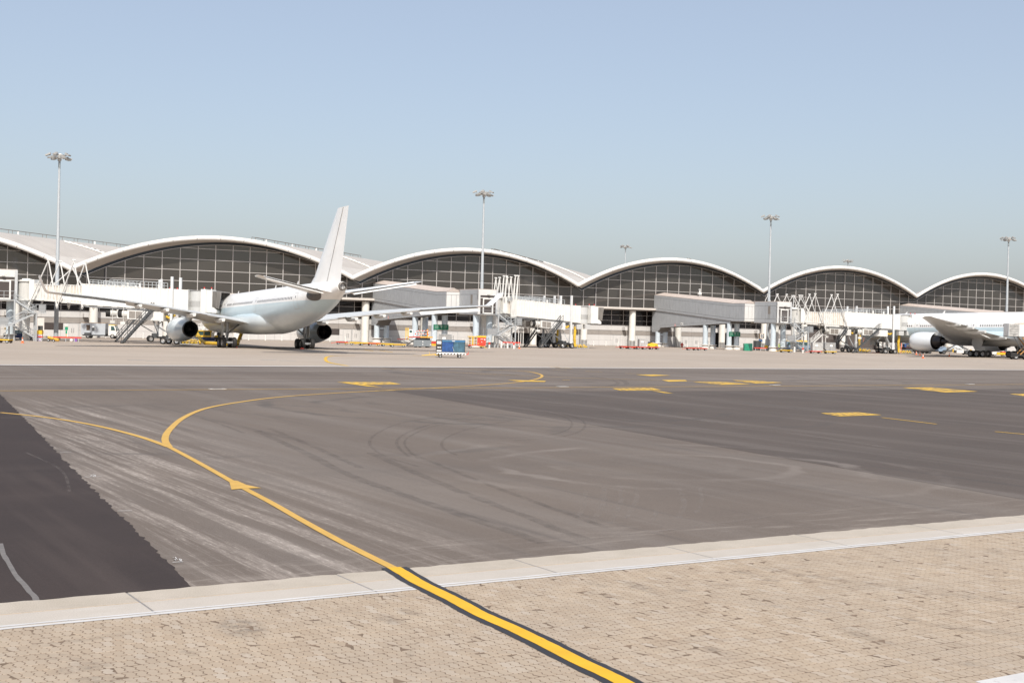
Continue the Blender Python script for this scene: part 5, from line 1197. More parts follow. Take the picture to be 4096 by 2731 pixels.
    for side in (1, -1):
        y = side*G['y']; Gm = MB().tube((0, y, G['r']), (0, y, G['top']), 0.17, n=14).tube((0, y, G['r']+0.9), (0, y, G['top']), 0.23, n=14).bar((-G['dx'][-1]-0.1, y, G['r']), (G['dx'][-1]+0.1, y, G['r']), 0.28, 0.28).obj('main_gear', LEG, A, smooth=35)
        mb = MB(); mb.bar((0.2, y, G['top']-0.6), (1.6, y - side*0.9, G['top']+0.2), 0.12); mb.bar((0, y - side*0.1, G['r']+1.2), (0, y - side*2.2, G['top']+0.1), 0.16); mb.bar((-0.3, y, G['r']+0.2), (-0.3, y, G['r']+1.4), 0.09); mb.tube((0.25, y, G['r']+0.5), (0.25, y, G['r']+1.5), 0.05)
        mb.obj('side_brace', DKST, Gm)
        for pl in G['doors']: MB().ext([(px, y + side*0.55, pz) for px, pz in pl], (0, side*0.05, 0)).obj('gear_door', P['doormat'], A)
        for dx in G['dx']:
            for sx in ((dx, -dx) if dx > 0.01 else (0,)):
                for dy in (-0.70, 0.70): whl(G['r'], G['w'], A, (sx, y+dy, G['r']), rim=mk('gear_rim', (0.33, 0.32, 0.32), 0.4, 0.5, noise=0.2))
        mb = MB()
        for dx in G['dx']:
            for sx in ((dx, -dx) if dx > 0.01 else (0,)): mb.tube((sx, y-0.7, G['r']), (sx, y+0.7, G['r']), 0.13, n=10)
        mb.obj('axle', LEG, Gm)
    nx, nr, nz = G['nx'], G['nr'], G['nz']
    MB().tube((nx, 0, nz+nr), (nx+0.2, 0, at(nx)[0]-at(nx)[1]+0.5), 0.14, n=12).bar((nx, 0, nz+nr+0.8), (nx+1.4, 0, at(nx)[0]-at(nx)[1]+0.3), 0.1).box((nx+0.2, 0, nz+nr+1.0), (0.25, 0.5, 0.3)).obj('nose_gear', DKST, A, smooth=35)
    for dy in (-0.38, 0.38): whl(nr, 0.38, A, (nx, dy, nz+nr), rim=mk('gear_rim', (0.33, 0.32, 0.32), 0.4, 0.5))
    for s_ in (1, -1): MB().ext([(nx+0.4, s_*0.55, at(nx)[0]-at(nx)[1]+0.1), (nx+2.2, s_*0.55, at(nx)[0]-at(nx)[1]+0.1), (nx+2.1, s_*0.62, at(nx)[0]-at(nx)[1]-0.75), (nx+0.5, s_*0.62, at(nx)[0]-at(nx)[1]-0.75)], (0, s_*0.04, 0)).obj('nose_gear_door', P['doormat'], A)
    return A
R1 = 2.82; C1 = 5.08
fus1 = [(32.0, 4.35, 0.03, 0.03), (31.7, 4.38, 0.50, 0.5), (31.2, 4.42, 0.88, 0.9), (30.3, 4.52, 1.35, 1.38), (29.0, 4.70, 1.88, 1.92), (27.5, 4.88, 2.30, 2.35), (25.6, 5.01, 2.62, 2.64), (23.5, 5.06, 2.78, 2.78), (21, C1, R1, R1), (14, C1, R1, R1), (7, C1, R1, R1), (0, C1, R1, R1), (-5, C1, R1, R1), (-9.5, C1, R1, R1),
        (-12, 5.12, 2.78, 2.80), (-15, 5.28, 2.61, 2.72), (-18, 5.52, 2.36, 2.55), (-21, 5.83, 2.03, 2.28), (-24, 6.20, 1.62, 1.90), (-26.5, 6.53, 1.22, 1.42), (-28.5, 6.83, 0.85, 0.95), (-29.7, 7.02, 0.62, 0.66), (-30.0, 7.06, 0.56, 0.58)]
A330 = dict(name='left', fus=fus1, belly=(0.58, 0.63, 0.64), band=(5.66, 4.2), winz=6.05, nose=32.0, cz=5.15,
    wins=[(26.0, 19.0), (17.2, 13.2), (10.4, 8.0), (7.4, -2.6), (-4.9, -18.9)], doors=[(27.6, 1.05, 4.7, 6.6), (12.0, 1.05, 4.7, 6.6), (-3.9, 1.0, 4.75, 6.55), (-20.0, 1.05, 4.75, 6.6)],
    fair=[(13.0, 0.2, 0.3), (11.5, 1.1, 2.0), (9.0, 1.45, 3.1), (4.0, 1.55, 3.45), (-3.0, 1.55, 3.45), (-6.0, 1.40, 3.0), (-8.5, 0.95, 2.1), (-10.5, 0.2, 0.4)], fz=3.45,
    wing=[(0.0, 11.5, -2.4, 3.25, 0.125, 0.012), (2.8, 10.0, -2.7, 3.42, 0.125, 0.012), (6.0, 8.0, -2.9, 3.92, 0.118, 0.010), (9.4, 5.9, -3.15, 4.40, 0.11, 0.008), (14.0, 3.0, -4.6, 4.98, 0.105, 0.004), (19.0, -0.2, -6.25, 5.52, 0.10, 0.0), (24.0, -3.4, -7.75, 5.95, 0.10, 0.0), (28.9, -6.5, -9.15, 6.28, 0.10, 0.0)],
    flaps=[('aileron', 19.6, 27.4, 1.6, 0.42, AIRW), ('flap', 3.2, 8.8, 1.9, 0.04, WINGG), ('flap', 10.0, 19.4, 1.7, 0.04, WINGG)],
    pods=[(7.0, 4.6, 0.36), (10.9, 4.6, 0.36), (14.5, 4.3, 0.34), (18.0, 3.9, 0.30)], podmat=mk('fairing_pale', (0.66, 0.66, 0.64), 0.4, noise=0.06), winglet=True,
    eng=dict(y=9.37, x=3.4, z=2.45, r=1.0, mat=NACB, nac=[(8.5, 1.30), (8.2, 1.52), (7.0, 1.66), (5.4, 1.66), (3.2, 1.52), (1.2, 1.24), (0.35, 1.08)], lip=[(8.2, 1.525), (8.5, 1.42), (8.56, 1.32), (8.4, 1.24), (7.6, 1.20)], fan=[(7.3, 1.2), (7.5, 0.3), (7.9, 0.02)], core=[(0.36, 1.085), (0.0, 1.02), (-0.05, 0.98), (0.0, 0.94), (1.0, 0.92)], plug=[(0.9, 0.45), (0.6, 0.36), (0.2, 0.12), (0.05, 0.02)], inner=[(0.3, 0.93), (1.2, 0.90), (2.2, 0.45), (2.2, 0.0)], pyl=(4, 0.5), top=(6.2, 0), pz=(1.45, 0.98)),
    fin=[(6.9, -15.5, -29.0, 0.09), (7.72, -18.7, -29.4, 0.095), (8.6, -20.3, -29.6, 0.095), (16.1, -28.1, -31.75, 0.085)],
    stab=[(0.5, -22.6, -28.6, 6.35, 0.10), (1.6, -23.3, -28.7, 6.55, 0.10), (9.55, -28.0, -30.4, 7.92, 0.09), (9.75, -28.5, -30.4, 7.96, 0.05)], trim=(-23.2, -26.6, 5.55, 7.0),
    apu=(-30.1, 7.08, 0.50), aerials=[(15, 0.35), (-3.5, 0.4), (-13, 0.5)], doormat=mk('gear_door_grey', (0.47, 0.475, 0.47), 0.4, noise=0.06),
    gear=dict(y=5.34, r=0.70, w=0.50, dx=[0.99], top=3.6, doors=[[(0.9, 3.4), (-0.2, 3.4), (-0.25, 2.6), (-0.35, 1.75), (0.7, 1.5)], [(2.6, 2.5), (0.6, 2.4), (0.7, 2.2), (2.5, 2.0)]], nx=25.4, nr=0.52, nz=0.60))
make_airliner('white twin-engine airliner seen from behind with its tall blank tail fin', (-33.0, 173.05, 0), math.pi/2 + 0.472, 0.0245, A330)
R2, C2 = 3.10, 5.72
fus2 = [(37.0, 4.95, 0.03, 0.03), (36.7, 4.97, 0.55, 0.55), (36.0, 5.02, 1.1, 1.1), (34.6, 5.15, 1.75, 1.75), (33.0, 5.33, 2.25, 2.27), (31.0, 5.52, 2.68, 2.70), (28.5, 5.66, 2.98, 2.98), (26, C2, R2, R2), (18, C2, R2, R2), (10, C2, R2, R2), (0, C2, R2, R2), (-8, C2, R2, R2), (-13, C2, R2, R2),
        (-16, 5.78, 3.04, 3.08), (-20, 6.05, 2.75, 2.9), (-25, 6.55, 2.2, 2.45), (-30, 7.1, 1.5, 1.7), (-34, 7.55, 0.85, 0.7), (-36.5, 7.85, 0.4, 0.12)]
B777 = dict(name='right', fus=fus2, belly=(0.36, 0.37, 0.375), band=(5.80, 4.0), winz=6.18, nose=37.0, cz=5.9,  # belly grey is darkened: shade under the fuselage put into the paint
    wins=[(30.0, 18.9), (16.9, 5.0), (1.9, -16.0), (-19.0, -27.0)], doors=[(32.0, 1.1, 4.9, 6.9), (17.9, 1.1, 5.1, 7.1), (3.55, 1.15, 5.2, 7.2), (-17.5, 1.1, 5.2, 7.1), (-28.5, 1.1, 5.5, 7.3)],
    fair=[(14.0, 0.2, 0.4), (12.0, 1.3, 2.3), (9.0, 1.7, 3.5), (3.0, 1.75, 3.75), (-5.0, 1.7, 3.7), (-9.0, 1.4, 3.1), (-13.0, 0.7, 1.8), (-15.0, 0.2, 0.4)], fz=3.9,
    wing=[(0.0, 13.0, -5.0, 3.55, 0.13, 0.012), (3.1, 10.6, -5.2, 3.85, 0.13, 0.012), (9.8, 6.2, -5.3, 4.75, 0.115, 0.008), (13.5, 3.7, -6.0, 5.25, 0.11, 0.004), (18.3, 0.5, -7.2, 5.9, 0.10, 0.0), (25.0, -4.2, -8.9, 6.55, 0.10, 0.0), (29.5, -7.2, -10.1, 6.95, 0.10, 0.0), (31.8, -9.9, -11.2, 7.15, 0.08, 0.0)],
    flaps=[('flaperon', 9.6, 11.6, 2.4, 0.42, AIRW), ('flap', 3.6, 9.3, 1.9, 0.05, WINGG), ('flap', 12.0, 21.0, 1.7, 0.05, WINGG), ('aileron', 21.3, 26.5, 1.3, 0.1, AIRW)],
    pods=[(6.5, 5.0, 0.42), (13.3, 5.4, 0.46), (17.6, 4.8, 0.40), (22.0, 3.6, 0.3)], podmat=WINGG, winglet=False,
    eng=dict(y=9.8, x=6.2, z=2.95, r=1.0, mat=mk('nacelle_white', (0.74, 0.77, 0.79), 0.25, noise=0.04, coat=0.5), nac=[(6.2, 1.45), (5.9, 1.66), (4.9, 1.84), (3.4, 1.86), (1.8, 1.78), (0.75, 1.62)], lip=[(5.9, 1.665), (6.2, 1.57), (6.27, 1.47), (6.1, 1.38), (5.4, 1.33)], fan=[(5.0, 1.35), (5.2, 0.3), (5.6, 0.02)], core=[(1.6, 1.30), (0.8, 1.28), (0.4, 1.22), (-0.4, 1.02), (-0.9, 0.86), (-0.95, 0.80), (-0.6, 0.78)], plug=[(-0.4, 0.66), (-1.2, 0.50), (-2.0, 0.22), (-2.6, 0.03)], inner=[(0.74, 1.61), (0.9, 1.56), (1.6, 1.50), (1.6, 1.2)], pyl=(4, -0.4), top=(3.5, 0), pz=(1.7, 1.0)),
    fin=[(8.3, -20.0, -33.5, 0.09), (9.0, -23.0, -33.8, 0.095), (18.3, -33.0, -37.5, 0.085)], stab=[(0.5, -26.0, -33.0, 7.2, 0.10), (10.7, -32.5, -35.4, 8.4, 0.09)], trim=(-26.5, -30.5, 6.3, 7.9),
    apu=(-36.3, 7.85, 0.25), aerials=[(14.0, 0.55), (-6, 0.5), (24, 0.4)], doormat=mk('gear_door_grey', (0.47, 0.475, 0.47), 0.4, noise=0.06),
    gear=dict(y=5.49, r=0.67, w=0.52, dx=[0.0, 1.48], top=4.0, doors=[[(1.1, 3.9), (-0.9, 3.9), (-1.2, 2.8), (-0.6, 1.5), (0.6, 1.3), (1.5, 2.7)], [(-0.9, 2.0), (-1.7, 1.8), (-1.6, 1.2), (0.0, 1.25)]], nx=31.2, nr=0.54, nz=0.45))
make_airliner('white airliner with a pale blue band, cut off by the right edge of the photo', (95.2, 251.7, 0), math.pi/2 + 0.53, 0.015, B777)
# ================================================================== SERVICE EQUIPMENT
def G(px, py): return gp(px, py)
FH = PHI                                                       # heading along the facade
def dolly(label, loc, rot, deck=YEL, rail=YEL, L=2.05, Wd=1.75, group='flat container dollies on the apron', bar=True):
    D = thing('cargo_dolly', label, 'cargo dolly', loc, rot, group)
    MB().b2(-L/2, L/2, -Wd/2, -Wd/2+0.1, 0.36, 0.50).b2(-L/2, L/2, Wd/2-0.1, Wd/2, 0.36, 0.50).b2(-L/2, -L/2+0.1, -Wd/2+0.1, Wd/2-0.1, 0.36, 0.50).b2(L/2-0.1, L/2, -Wd/2+0.1, Wd/2-0.1, 0.36, 0.50).obj('frame', rail, D)
    MB().b2(-L/2+0.1, L/2-0.1, -Wd/2+0.1, Wd/2-0.1, 0.40, 0.46).obj('deck', deck, D)
    mb = MB()
    for i in range(9): x = -L/2 + 0.2 + i*(L-0.4)/8; mb.tube((x, -Wd/2+0.12, 0.475), (x, Wd/2-0.12, 0.475), 0.035, n=6)
    mb.obj('roller_bed', DKST, D)
    mb = MB()
    for x in (-L*0.34, L*0.34): mb.bar((x, -Wd*0.42, 0.26), (x, Wd*0.42, 0.26), 0.1)
    mb.b2(-L*0.4, L*0.4, -0.06, 0.06, 0.27, 0.36); mb.obj('axle', BROWN, D)
    for x in (-L*0.34, L*0.34):
        for y in (-Wd*0.42, Wd*0.42): whl(0.21, 0.15, D, (x, y, 0.21), rim=GALV)
    if bar: MB().bar((-L/2, 0, 0.36), (-L/2-0.75, 0, 0.25), 0.07).box((-L/2-0.78, 0, 0.24), (0.1, 0.2, 0.1)).obj('drawbar', rail, D)
    return D
BRD = mk('brown_deck', (0.20, 0.12, 0.055), 0.7, noise=0.25); RDD = mk('red_deck', (0.42, 0.07, 0.04), 0.6, noise=0.3)
spots = [(1368, 1378, RDD, RED, 'red flat cargo dolly at the left end of the row behind the right wing', 0.05), (1423, 1380, YEL, YEL, 'yellow flat cargo dolly second from the left in the row behind the right wing', 0.0),
  (1462, 1382, BRD, YEL, 'brown decked yellow dolly in front of the round white column', 0.1), (1497, 1383, BRD, ORANGE, 'orange edged brown dolly in the row, just right of the round white column', 0.02),
  (1548, 1385, BRD, YEL, 'yellow dolly, second from the grey cargo loader', 0.08), (1592, 1388, YEL, YEL, 'long bright yellow dolly right beside the grey cargo loader', -0.05)]
proto = None
for px, py, dk, rl, lab, dr in spots: dolly(lab, G(px, py), 0.12 + dr, dk, rl, L=2.0 if px < 1590 else 2.5)
for px, py, lab in ((2497, 1394.5, 'red dolly at the far left end of the row under the silver container'), (2528, 1395.5, 'red dolly second in the row, just left of the silver container'), (2561, 1396.5, 'red dolly carrying the silver container'), (2590, 1397, 'red dolly between the silver container and the yellow tractor'), (2616, 1397.5, 'red dolly in front of the yellow tractor')):
    dolly(lab, G(px, py), 0.15, RDD, RED, L=1.75, Wd=1.7)
dolly('left one of two empty red dollies parked alone under the fixed bridge', G(2765, 1400.5), 0.1, RDD, RED, L=1.9); dolly('right one of two empty red dollies parked alone under the fixed bridge', G(2808, 1401.5), 0.0, BRD, RED, L=1.9)
dolly('worn yellow dolly beside the worker in the yellow vest', G(3143, 1409.5), 0.05, BRD, YEL, L=2.2); dolly('low yellow dolly at the left edge of the photo', G(16, 1371.5), 0.0, YEL, YEL, L=1.9, Wd=1.5)
def uld(label, loc, rot, cut=True, mirror=False, L=1.55, Wd=1.5, H=1.6, skin=ALU, z=0.5):
    C = thing('cargo_container', label, 'cargo container', loc + Vector((0, 0, z)), rot, 'silver air cargo containers'); s = -1 if mirror else 1
    x0, x1 = -L/2, L/2; xo = x1 + 0.42*s if False else x1 + 0.42
    P = [(x0, 0.03), (x1, 0.03), (x1+0.42, 0.5), (x1+0.42, H), (x0, H)]
    MB().ext([(s*x, -Wd/2, zz) for x, zz in P], (0, Wd, 0)).obj('shell', skin, C)
    mb = MB()
    for y in (-Wd/2-0.012, Wd/2+0.012):
        for (a, b) in zip(P, P[1:] + P[:1]): mb.bar((s*a[0], y, a[1]), (s*b[0], y, b[1]), 0.06, 0.05)
        mb.bar((s*(x0+x1)*0.5, y, 0.03), (s*(x0+x1)*0.5, y, H), 0.05); mb.bar((s*x0, y, H*0.52), (s*(x1+0.4), y, H*0.52), 0.04)
    mb.obj('edge_frame', GALV, C); MB().b2(-L/2-0.02 if s > 0 else -L/2-0.4, L/2+0.4 if s > 0 else L/2+0.02, -Wd/2-0.03, Wd/2+0.03, 0, 0.06).obj('base_plate', STEEL, C)
    MB().b2(-0.3, 0.25, -Wd/2-0.04, -Wd/2-0.02, H*0.55, H*0.75).obj('label_plate', SIGNW, C)
    return C
uld('silver container on a red dolly in front of the steel-shod column', G(2566, 1396.5), 0.15, H=1.45, L=1.2, Wd=1.4)
for px, py, lab, mir, sk in ((3262, 1413.5, 'pale silver container on the red dolly right of the blue-grey van', False, ALU), (3320, 1414.5, 'dull grey container with a cut-away corner, on the yellow dolly nearest the jetway wheels', True, mk('container_dull', (0.36, 0.355, 0.345), 0.45, 0.3, noise=0.3, scale=2))):
    dolly('red dolly carrying the pale silver container right of the van' if not mir else 'yellow dolly carrying the dull grey container', G(px, py), 0.03, BRD, RED if not mir else YEL, L=2.15, Wd=1.7); uld(lab, G(px, py), 0.03, mirror=mir, L=1.55, H=1.62, Wd=1.6, skin=sk)
uld('small grey container standing behind the blue curtained cart', G(1775, 1391), 0.1, H=1.75, L=1.6, z=0.45, skin=mk('container_dull', (0.36, 0.355, 0.345))); dolly('dolly under the small grey container behind the blue cart', G(1775, 1391), 0.1, BRD, YEL, L=2.1)

# baggage cart with blue curtains, alone in the foreground
c0 = G(1801, 1430.5); B = thing('baggage_cart', 'baggage cart with blue and teal curtains standing alone in front of the right wing', 'baggage cart', c0, 0.10)
MB().b2(-1.55, 1.65, -0.75, 0.75, 0.50, 0.60).b2(-1.6, 1.75, -0.80, -0.70, 0.38, 0.52).b2(-1.6, 1.75, 0.70, 0.80, 0.38, 0.52).obj('chassis', SIGNW, B)
mb = MB()
for i in range(9): mb.ext([(-1.5 + 0.36*i, -0.812, 0.385), (-1.34 + 0.36*i, -0.812, 0.385), (-1.26 + 0.36*i, -0.812, 0.515), (-1.42 + 0.36*i, -0.812, 0.515)], (0, -0.012, 0))
mb.obj('hazard_stripe', BLACK, B)
end = MB().b2(-1.62, -1.0, -0.78, 0.78, 0.62, 2.0).obj('end_cabinet', GRAPH, B)
mb = MB(); mb.b2(-1.58, -1.1, -0.795, -0.783, 1.55, 1.86).b2(-1.52, -1.34, -0.795, -0.783, 1.1, 1.22).b2(-1.30, -1.12, -0.795, -0.783, 1.1, 1.22).b2(-1.58, -1.06, -0.795, -0.783, 0.70, 0.86); mb.obj('notice', SIGNW, end)
MB().b2(-1.0, 1.62, -0.78, 0.78, 1.97, 2.02).obj('roof', GRAPH, B); MB().b2(1.56, 1.62, -0.78, 0.78, 0.62, 1.97).obj('end_panel', GRAPH, B); MB().b2(-1.0, 1.56, 0.70, 0.76, 0.62, 1.97).obj('back_panel', GRAPH, B)
def curtain(nm, x0, x1, z0, z1, mat, amp, n, par, y=-0.78):
    mb = MB(); R = random.Random(hash(nm) % 97); vs = []; nx, nz = n, 7
    ph = [R.uniform(0, 6.28) for _ in range(nz+1)]
    for k in range(nz+1):
        for i in range(nx+1): vs.append((x0 + (x1-x0)*i/nx, y + amp*math.sin(i*1.25 + 0.5*math.sin(ph[k])) + R.uniform(-amp, amp)*0.35, z0 + (z1-z0)*k/nz))
    mb.add(vs, [(k*(nx+1)+i, k*(nx+1)+i+1, (k+1)*(nx+1)+i+1, (k+1)*(nx+1)+i) for k in range(nz) for i in range(nx)]); return mb.obj(nm, mat, par, smooth=80)
curtain('curtain', -0.99, 0.28, 0.66, 1.80, TARPB, 0.03, 26, B).__setitem__('label', 'blue curtain on the left half of the cart')
curtain('curtain', 0.30, 1.56, 0.66, 1.80, TARPT, 0.03, 26, B).__setitem__('label', 'teal curtain on the right half of the cart')
MB().b2(-0.99, 1.60, -0.83, -0.785, 1.80, 1.99).obj('curtain_valance', mk('valance_blue', (0.06, 0.19, 0.36), 0.4, noise=0.15), B); MB().b2(0.12, 0.45, -0.838, -0.832, 1.86, 1.93).obj('valance_label', SIGNW, B)
MB().bar((0.20, -0.84, 1.25), (0.36, -0.84, 0.72), 0.05, 0.02).obj('strap', SIGNW, B)
for x in (-1.15, 1.0):
    for y in (-0.62, 0.62): whl(0.20, 0.16, B, (x, y, 0.20), rim=STEEL)
mb = MB(); mb.bar((-1.6, 0, 0.36), (-2.9, -0.05, 0.24), 0.08).bar((-2.9, -0.05, 0.24), (-3.25, -0.05, 0.20), 0.05).b2(-1.75, -1.2, -0.35, 0.35, 0.24, 0.36).bar((-2.35, 0, 0.3), (-2.4, 0, 0.62), 0.03); mb.obj('drawbar', YEL, B)
MB().bar((1.75, 0, 0.4), (2.05, 0, 0.45), 0.1).bar((2.02, 0, 0.4), (2.04, 0, 0.7), 0.06).obj('hitch', RED, B)

# red and yellow mail cart by the foot of the gate 67 stair
M_ = thing('cargo_cart', 'red cart with a yellow roof at the foot of the gate 67 stair', 'cargo cart', G(1906, 1392.5), 0.12)
MB().b2(-1.45, 1.45, -0.7, 0.7, 0.42, 0.55).obj('chassis', RED, M_)
fr = MB().b2(0.05, 1.45, -0.75, 0.75, 0.55, 1.80).obj('red_box', RED, M_); MB().b2(0.55, 1.05, -0.762, -0.752, 1.50, 1.57).b2(0.72, 0.83, -0.762, -0.752, 1.0, 1.14).b2(1.2, 1.34, -0.762, -0.752, 1.35, 1.6).obj('white_lettering', SIGNW, fr); MB().lathe([(0, 0.0), (0, 0.08)], 12, 'y', (0.25, -0.755, 0.78)).obj('round_sticker', YEL, fr)
mb = MB()
for x in (-1.43, -0.95, -0.5, -0.02): mb.b2(x-0.03, x+0.03, -0.74, -0.68, 0.55, 1.85)
for z in (0.95, 1.35): mb.b2(-1.43, 0, -0.73, -0.69, z-0.025, z+0.025)
mb.obj('cage_bar', SIGNW, M_); MB().b2(-1.40, 0.02, -0.6, 0.62, 0.56, 1.82).obj('stacked_boxes', mk('cardboard', (0.40, 0.27, 0.15), 0.8, noise=0.4, scale=3), M_); MB().b2(-0.78, -0.62, -0.75, -0.66, 0.56, 1.85).obj('cage_post', YEL, M_)
MB().b2(-1.5, 0.03, -0.78, 0.78, 1.86, 1.98).b2(0.03, 1.5, -0.8, 0.8, 1.82, 2.08).obj('roof', YEL, M_)
for x in (-1.1, 0.9):
    for y in (-0.6, 0.6): whl(0.21, 0.16, M_, (x, y, 0.21))
MB().bar((0.4, -0.75, 0.38), (1.2, -0.8, 0.3), 0.08).bar((1.0, -0.6, 0.36), (1.6, -0.9, 0.05), 0.07).obj('drawbar', YEL, M_)
T_ = thing('tow_cart', 'low red and yellow cart tucked between the cargo loader and the blue cart', 'cart', G(1731, 1388.5), 0.05); MB().b2(-1.0, 1.0, -0.6, 0.6, 0.62, 0.95).obj('red_bed', RED, T_); MB().b2(-0.95, 0.95, -0.55, 0.55, 0.32, 0.60).obj('yellow_frame', YEL, T_)
for x in (-0.7, 0.7):
    for y in (-0.5, 0.5): whl(0.2, 0.14, T_, (x, y, 0.2))

# cargo loader: grey hull, red-edged platform, yellow ladder and striped rails
Lc = thing('cargo_loader', 'grey cargo loader with red platform, striped rails and yellow ladder', 'cargo loader', G(1672, 1389), 0.10)
u = 0.0077                                                     # metres per step of the close-up it was measured from
MB().b2(-0.75, 2.1, -1.2, 1.2, 0.18, 1.22).b2(0.55, 2.1, -1.26, -1.2, 0.22, 1.18).obj('hull', MGREY, Lc); MB().b2(-1.9, -0.75, -1.1, 1.1, 0.16, 0.32).obj('front_tray', DKST, Lc)
mb = MB()
for y in (-1.0, 1.0):
    mb.bar((-1.75, y, 0.35), (-0.2, y, 1.5), 0.13, 0.1).bar((-1.75, y, 1.45), (-0.3, y, 0.4), 0.13, 0.1).bar((-2.9, y, 1.25), (-1.5, y, 0.6), 0.1)
mb.b2(-0.4, 1.9, -0.9, 0.9, 1.24, 1.55); mb.obj('scissor_lift', DKST, Lc)
MB().b2(-3.4, -1.6, -1.1, 1.1, 1.2, 1.34).obj('front_deck', mk('worn_red_deck', (0.23, 0.05, 0.045), 0.6, noise=0.3), Lc); MB().b2(-1.6, 2.25, -1.25, 1.25, 1.60, 1.78).obj('platform', mk('platform_red', (0.48, 0.07, 0.05), 0.55, noise=0.25), Lc); MB().b2(0.3, 2.28, -1.29, -1.25, 1.60, 1.80).b2(2.25, 2.3, -1.2, 1.2, 1.62, 1.82).obj('platform_edge', ORANGE if False else mk('amber_edge', (0.72, 0.36, 0.03), 0.5, noise=0.2), Lc)
cb = MB().b2(-1.55, -0.95, -1.2, -0.3, 1.78, 2.9).obj('control_cabin', SIGNW, Lc); MB().b2(-1.45, -1.05, -1.22, -1.205, 2.35, 2.75).obj('cabin_window', GLS, cb)
mb = MB()
for z in [1.8 + 0.16*i for i in range(9)]: mb.bar((-2.05, -1.1, z), (-1.68, -1.1, z), 0.05, 0.06)
mb.b2(-2.1, -2.03, -1.15, -1.05, 1.2, 3.15).b2(-1.7, -1.6, -1.2, -1.0, 1.2, 3.1); mb.obj('ladder', YEL, Lc)
mb = MB(); pts = [(-0.55, 1.8), (-0.35, 2.55), (0.05, 2.72), (1.55, 2.72), (1.6, 1.8)]
segs = []
for a, b in zip(pts, pts[1:]):
    k = max(2, int(math.hypot(b[0]-a[0], b[1]-a[1])/0.22))
    for i in range(k): segs.append(((a[0]+(b[0]-a[0])*i/k, a[1]+(b[1]-a[1])*i/k), (a[0]+(b[0]-a[0])*(i+1)/k, a[1]+(b[1]-a[1])*(i+1)/k)))
for y in (-1.15, 1.15):
    for i, (a, b) in enumerate(segs): mb.bar((a[0], y, a[1]), (b[0], y, b[1]), 0.085, 0.085, i % 2)
    for i in range(8): mb.bar((-0.4 + 0.25*i, y, 2.2), (-0.15 + 0.25*i, y, 2.2), 0.06, 0.06, i % 2)
    mb.bar((0.75, y, 2.2), (0.75, y, 2.7), 0.05)
mb.obj('striped_rail', [SIGNW, RED], Lc); MB().b2(1.35, 1.6, -1.1, -0.8, 1.8, 2.75).tube((1.45, -1, 2.75), (1.45, -1, 3.0), 0.12).obj('warning_lamp', mk('amber_lamp', (0.7, 0.32, 0.04), 0.4), Lc)
for x, z in ((0.72, 0.95), (0.72, 0.5), (1.95, 0.5)): MB().lathe([(0, 0.02), (0.0, 0.09), (0.03, 0.09)], 12, 'y', (x, -1.275, z)).obj('headlamp', SIGNW, Lc)
for x in (-0.4, 0.3, 1.4): whl(0.28, 0.24, Lc, (x, -1.0, 0.28)); whl(0.28, 0.24, Lc, (x, 1.0, 0.28))

# box truck with yellow cab roof, left
q = G(402, 1353); T = thing('box_truck', 'grey box truck with a white cab and yellow cab roof by the terminal wall', 'truck', q, 0.06)
MB().b2(-3.1, 1.05, -1.05, 1.05, 0.62, 2.62).obj('box_body', TGREY, T); MB().b2(-3.12, 1.07, -1.07, 1.07, 2.62, 2.68).obj('roof_edge', mk('roof_edge_rust', (0.45, 0.30, 0.18), 0.6, noise=0.2), T); MB().b2(-2.4, 0.4, -1.02, -0.98, 0.40, 0.62).b2(0.9, 1.05, -1.0, 1.0, 0.35, 0.8).b2(-3.0, 2.8, -0.4, 0.4, 0.42, 0.62).obj('chassis', DKST, T)
MB().b2(-2.15, -1.55, -1.07, -1.05, 1.35, 2.3).obj('open_hatch', mk('hatch_dark', (0.10, 0.07, 0.05), 0.7, noise=0.4, scale=4), T); MB().b2(-1.2, -0.8, -1.075, -1.05, 1.25, 1.85).obj('control_panel', DKST, T); MB().b2(-1.15, -0.85, -1.09, -1.076, 1.86, 2.02).b2(-0.75, -0.6, -1.09, -1.052, 1.5, 1.8).obj('sticker', SIGNW, T); MB().b2(-0.5, 0.95, -1.065, -1.05, 1.2, 1.9).obj('side_panel', mk('truck_panel', (0.46, 0.49, 0.52), 0.4), T); MB().b2(-3.13, -3.1, -0.9, 0.9, 0.9, 2.4).obj('rear_grille', DKST, T)
MB().b2(1.07, 1.55, -0.9, 0.9, 0.95, 1.5).obj('machinery', DKST, T)
cabp = [(1.55, 0.55), (3.1, 0.50), (3.12, 1.2), (2.85, 1.75), (2.55, 2.28), (1.75, 2.32), (1.55, 1.9)]
cab = MB().ext([(x, -1.0, z) for x, z in cabp], (0, 2.0, 0)).obj('cab', WHITE, T); MB().b2(1.6, 2.62, -0.98, 0.98, 2.30, 2.42).obj('cab_roof', YEL, cab)
MB().ext([(2.0, -1.012, 1.42), (2.72, -1.012, 1.42), (2.62, -1.012, 1.75), (2.45, -1.012, 2.12), (2.0, -1.012, 2.14)], (0, 0.01, 0)).obj('side_window', GLS, cab); MB().ext([(3.0, -0.9, 1.45), (2.98, 0.9, 1.45), (2.62, 0.9, 2.18), (2.62, -0.9, 2.18)], (0.02, 0, 0.01)).obj('windscreen', GLS, cab); MB().b2(2.9, 3.0, -1.2, -1.05, 1.3, 1.75).obj('mirror', BLACK, cab)
for x in (-1.9, 2.25):
    for y in (-0.88, 0.88): whl(0.42, 0.26, T, (x, y, 0.42))
MB().b2(-2.5, -1.3, -1.07, -0.7, 0.62, 0.95).obj('wheel_arch', DKST, T)

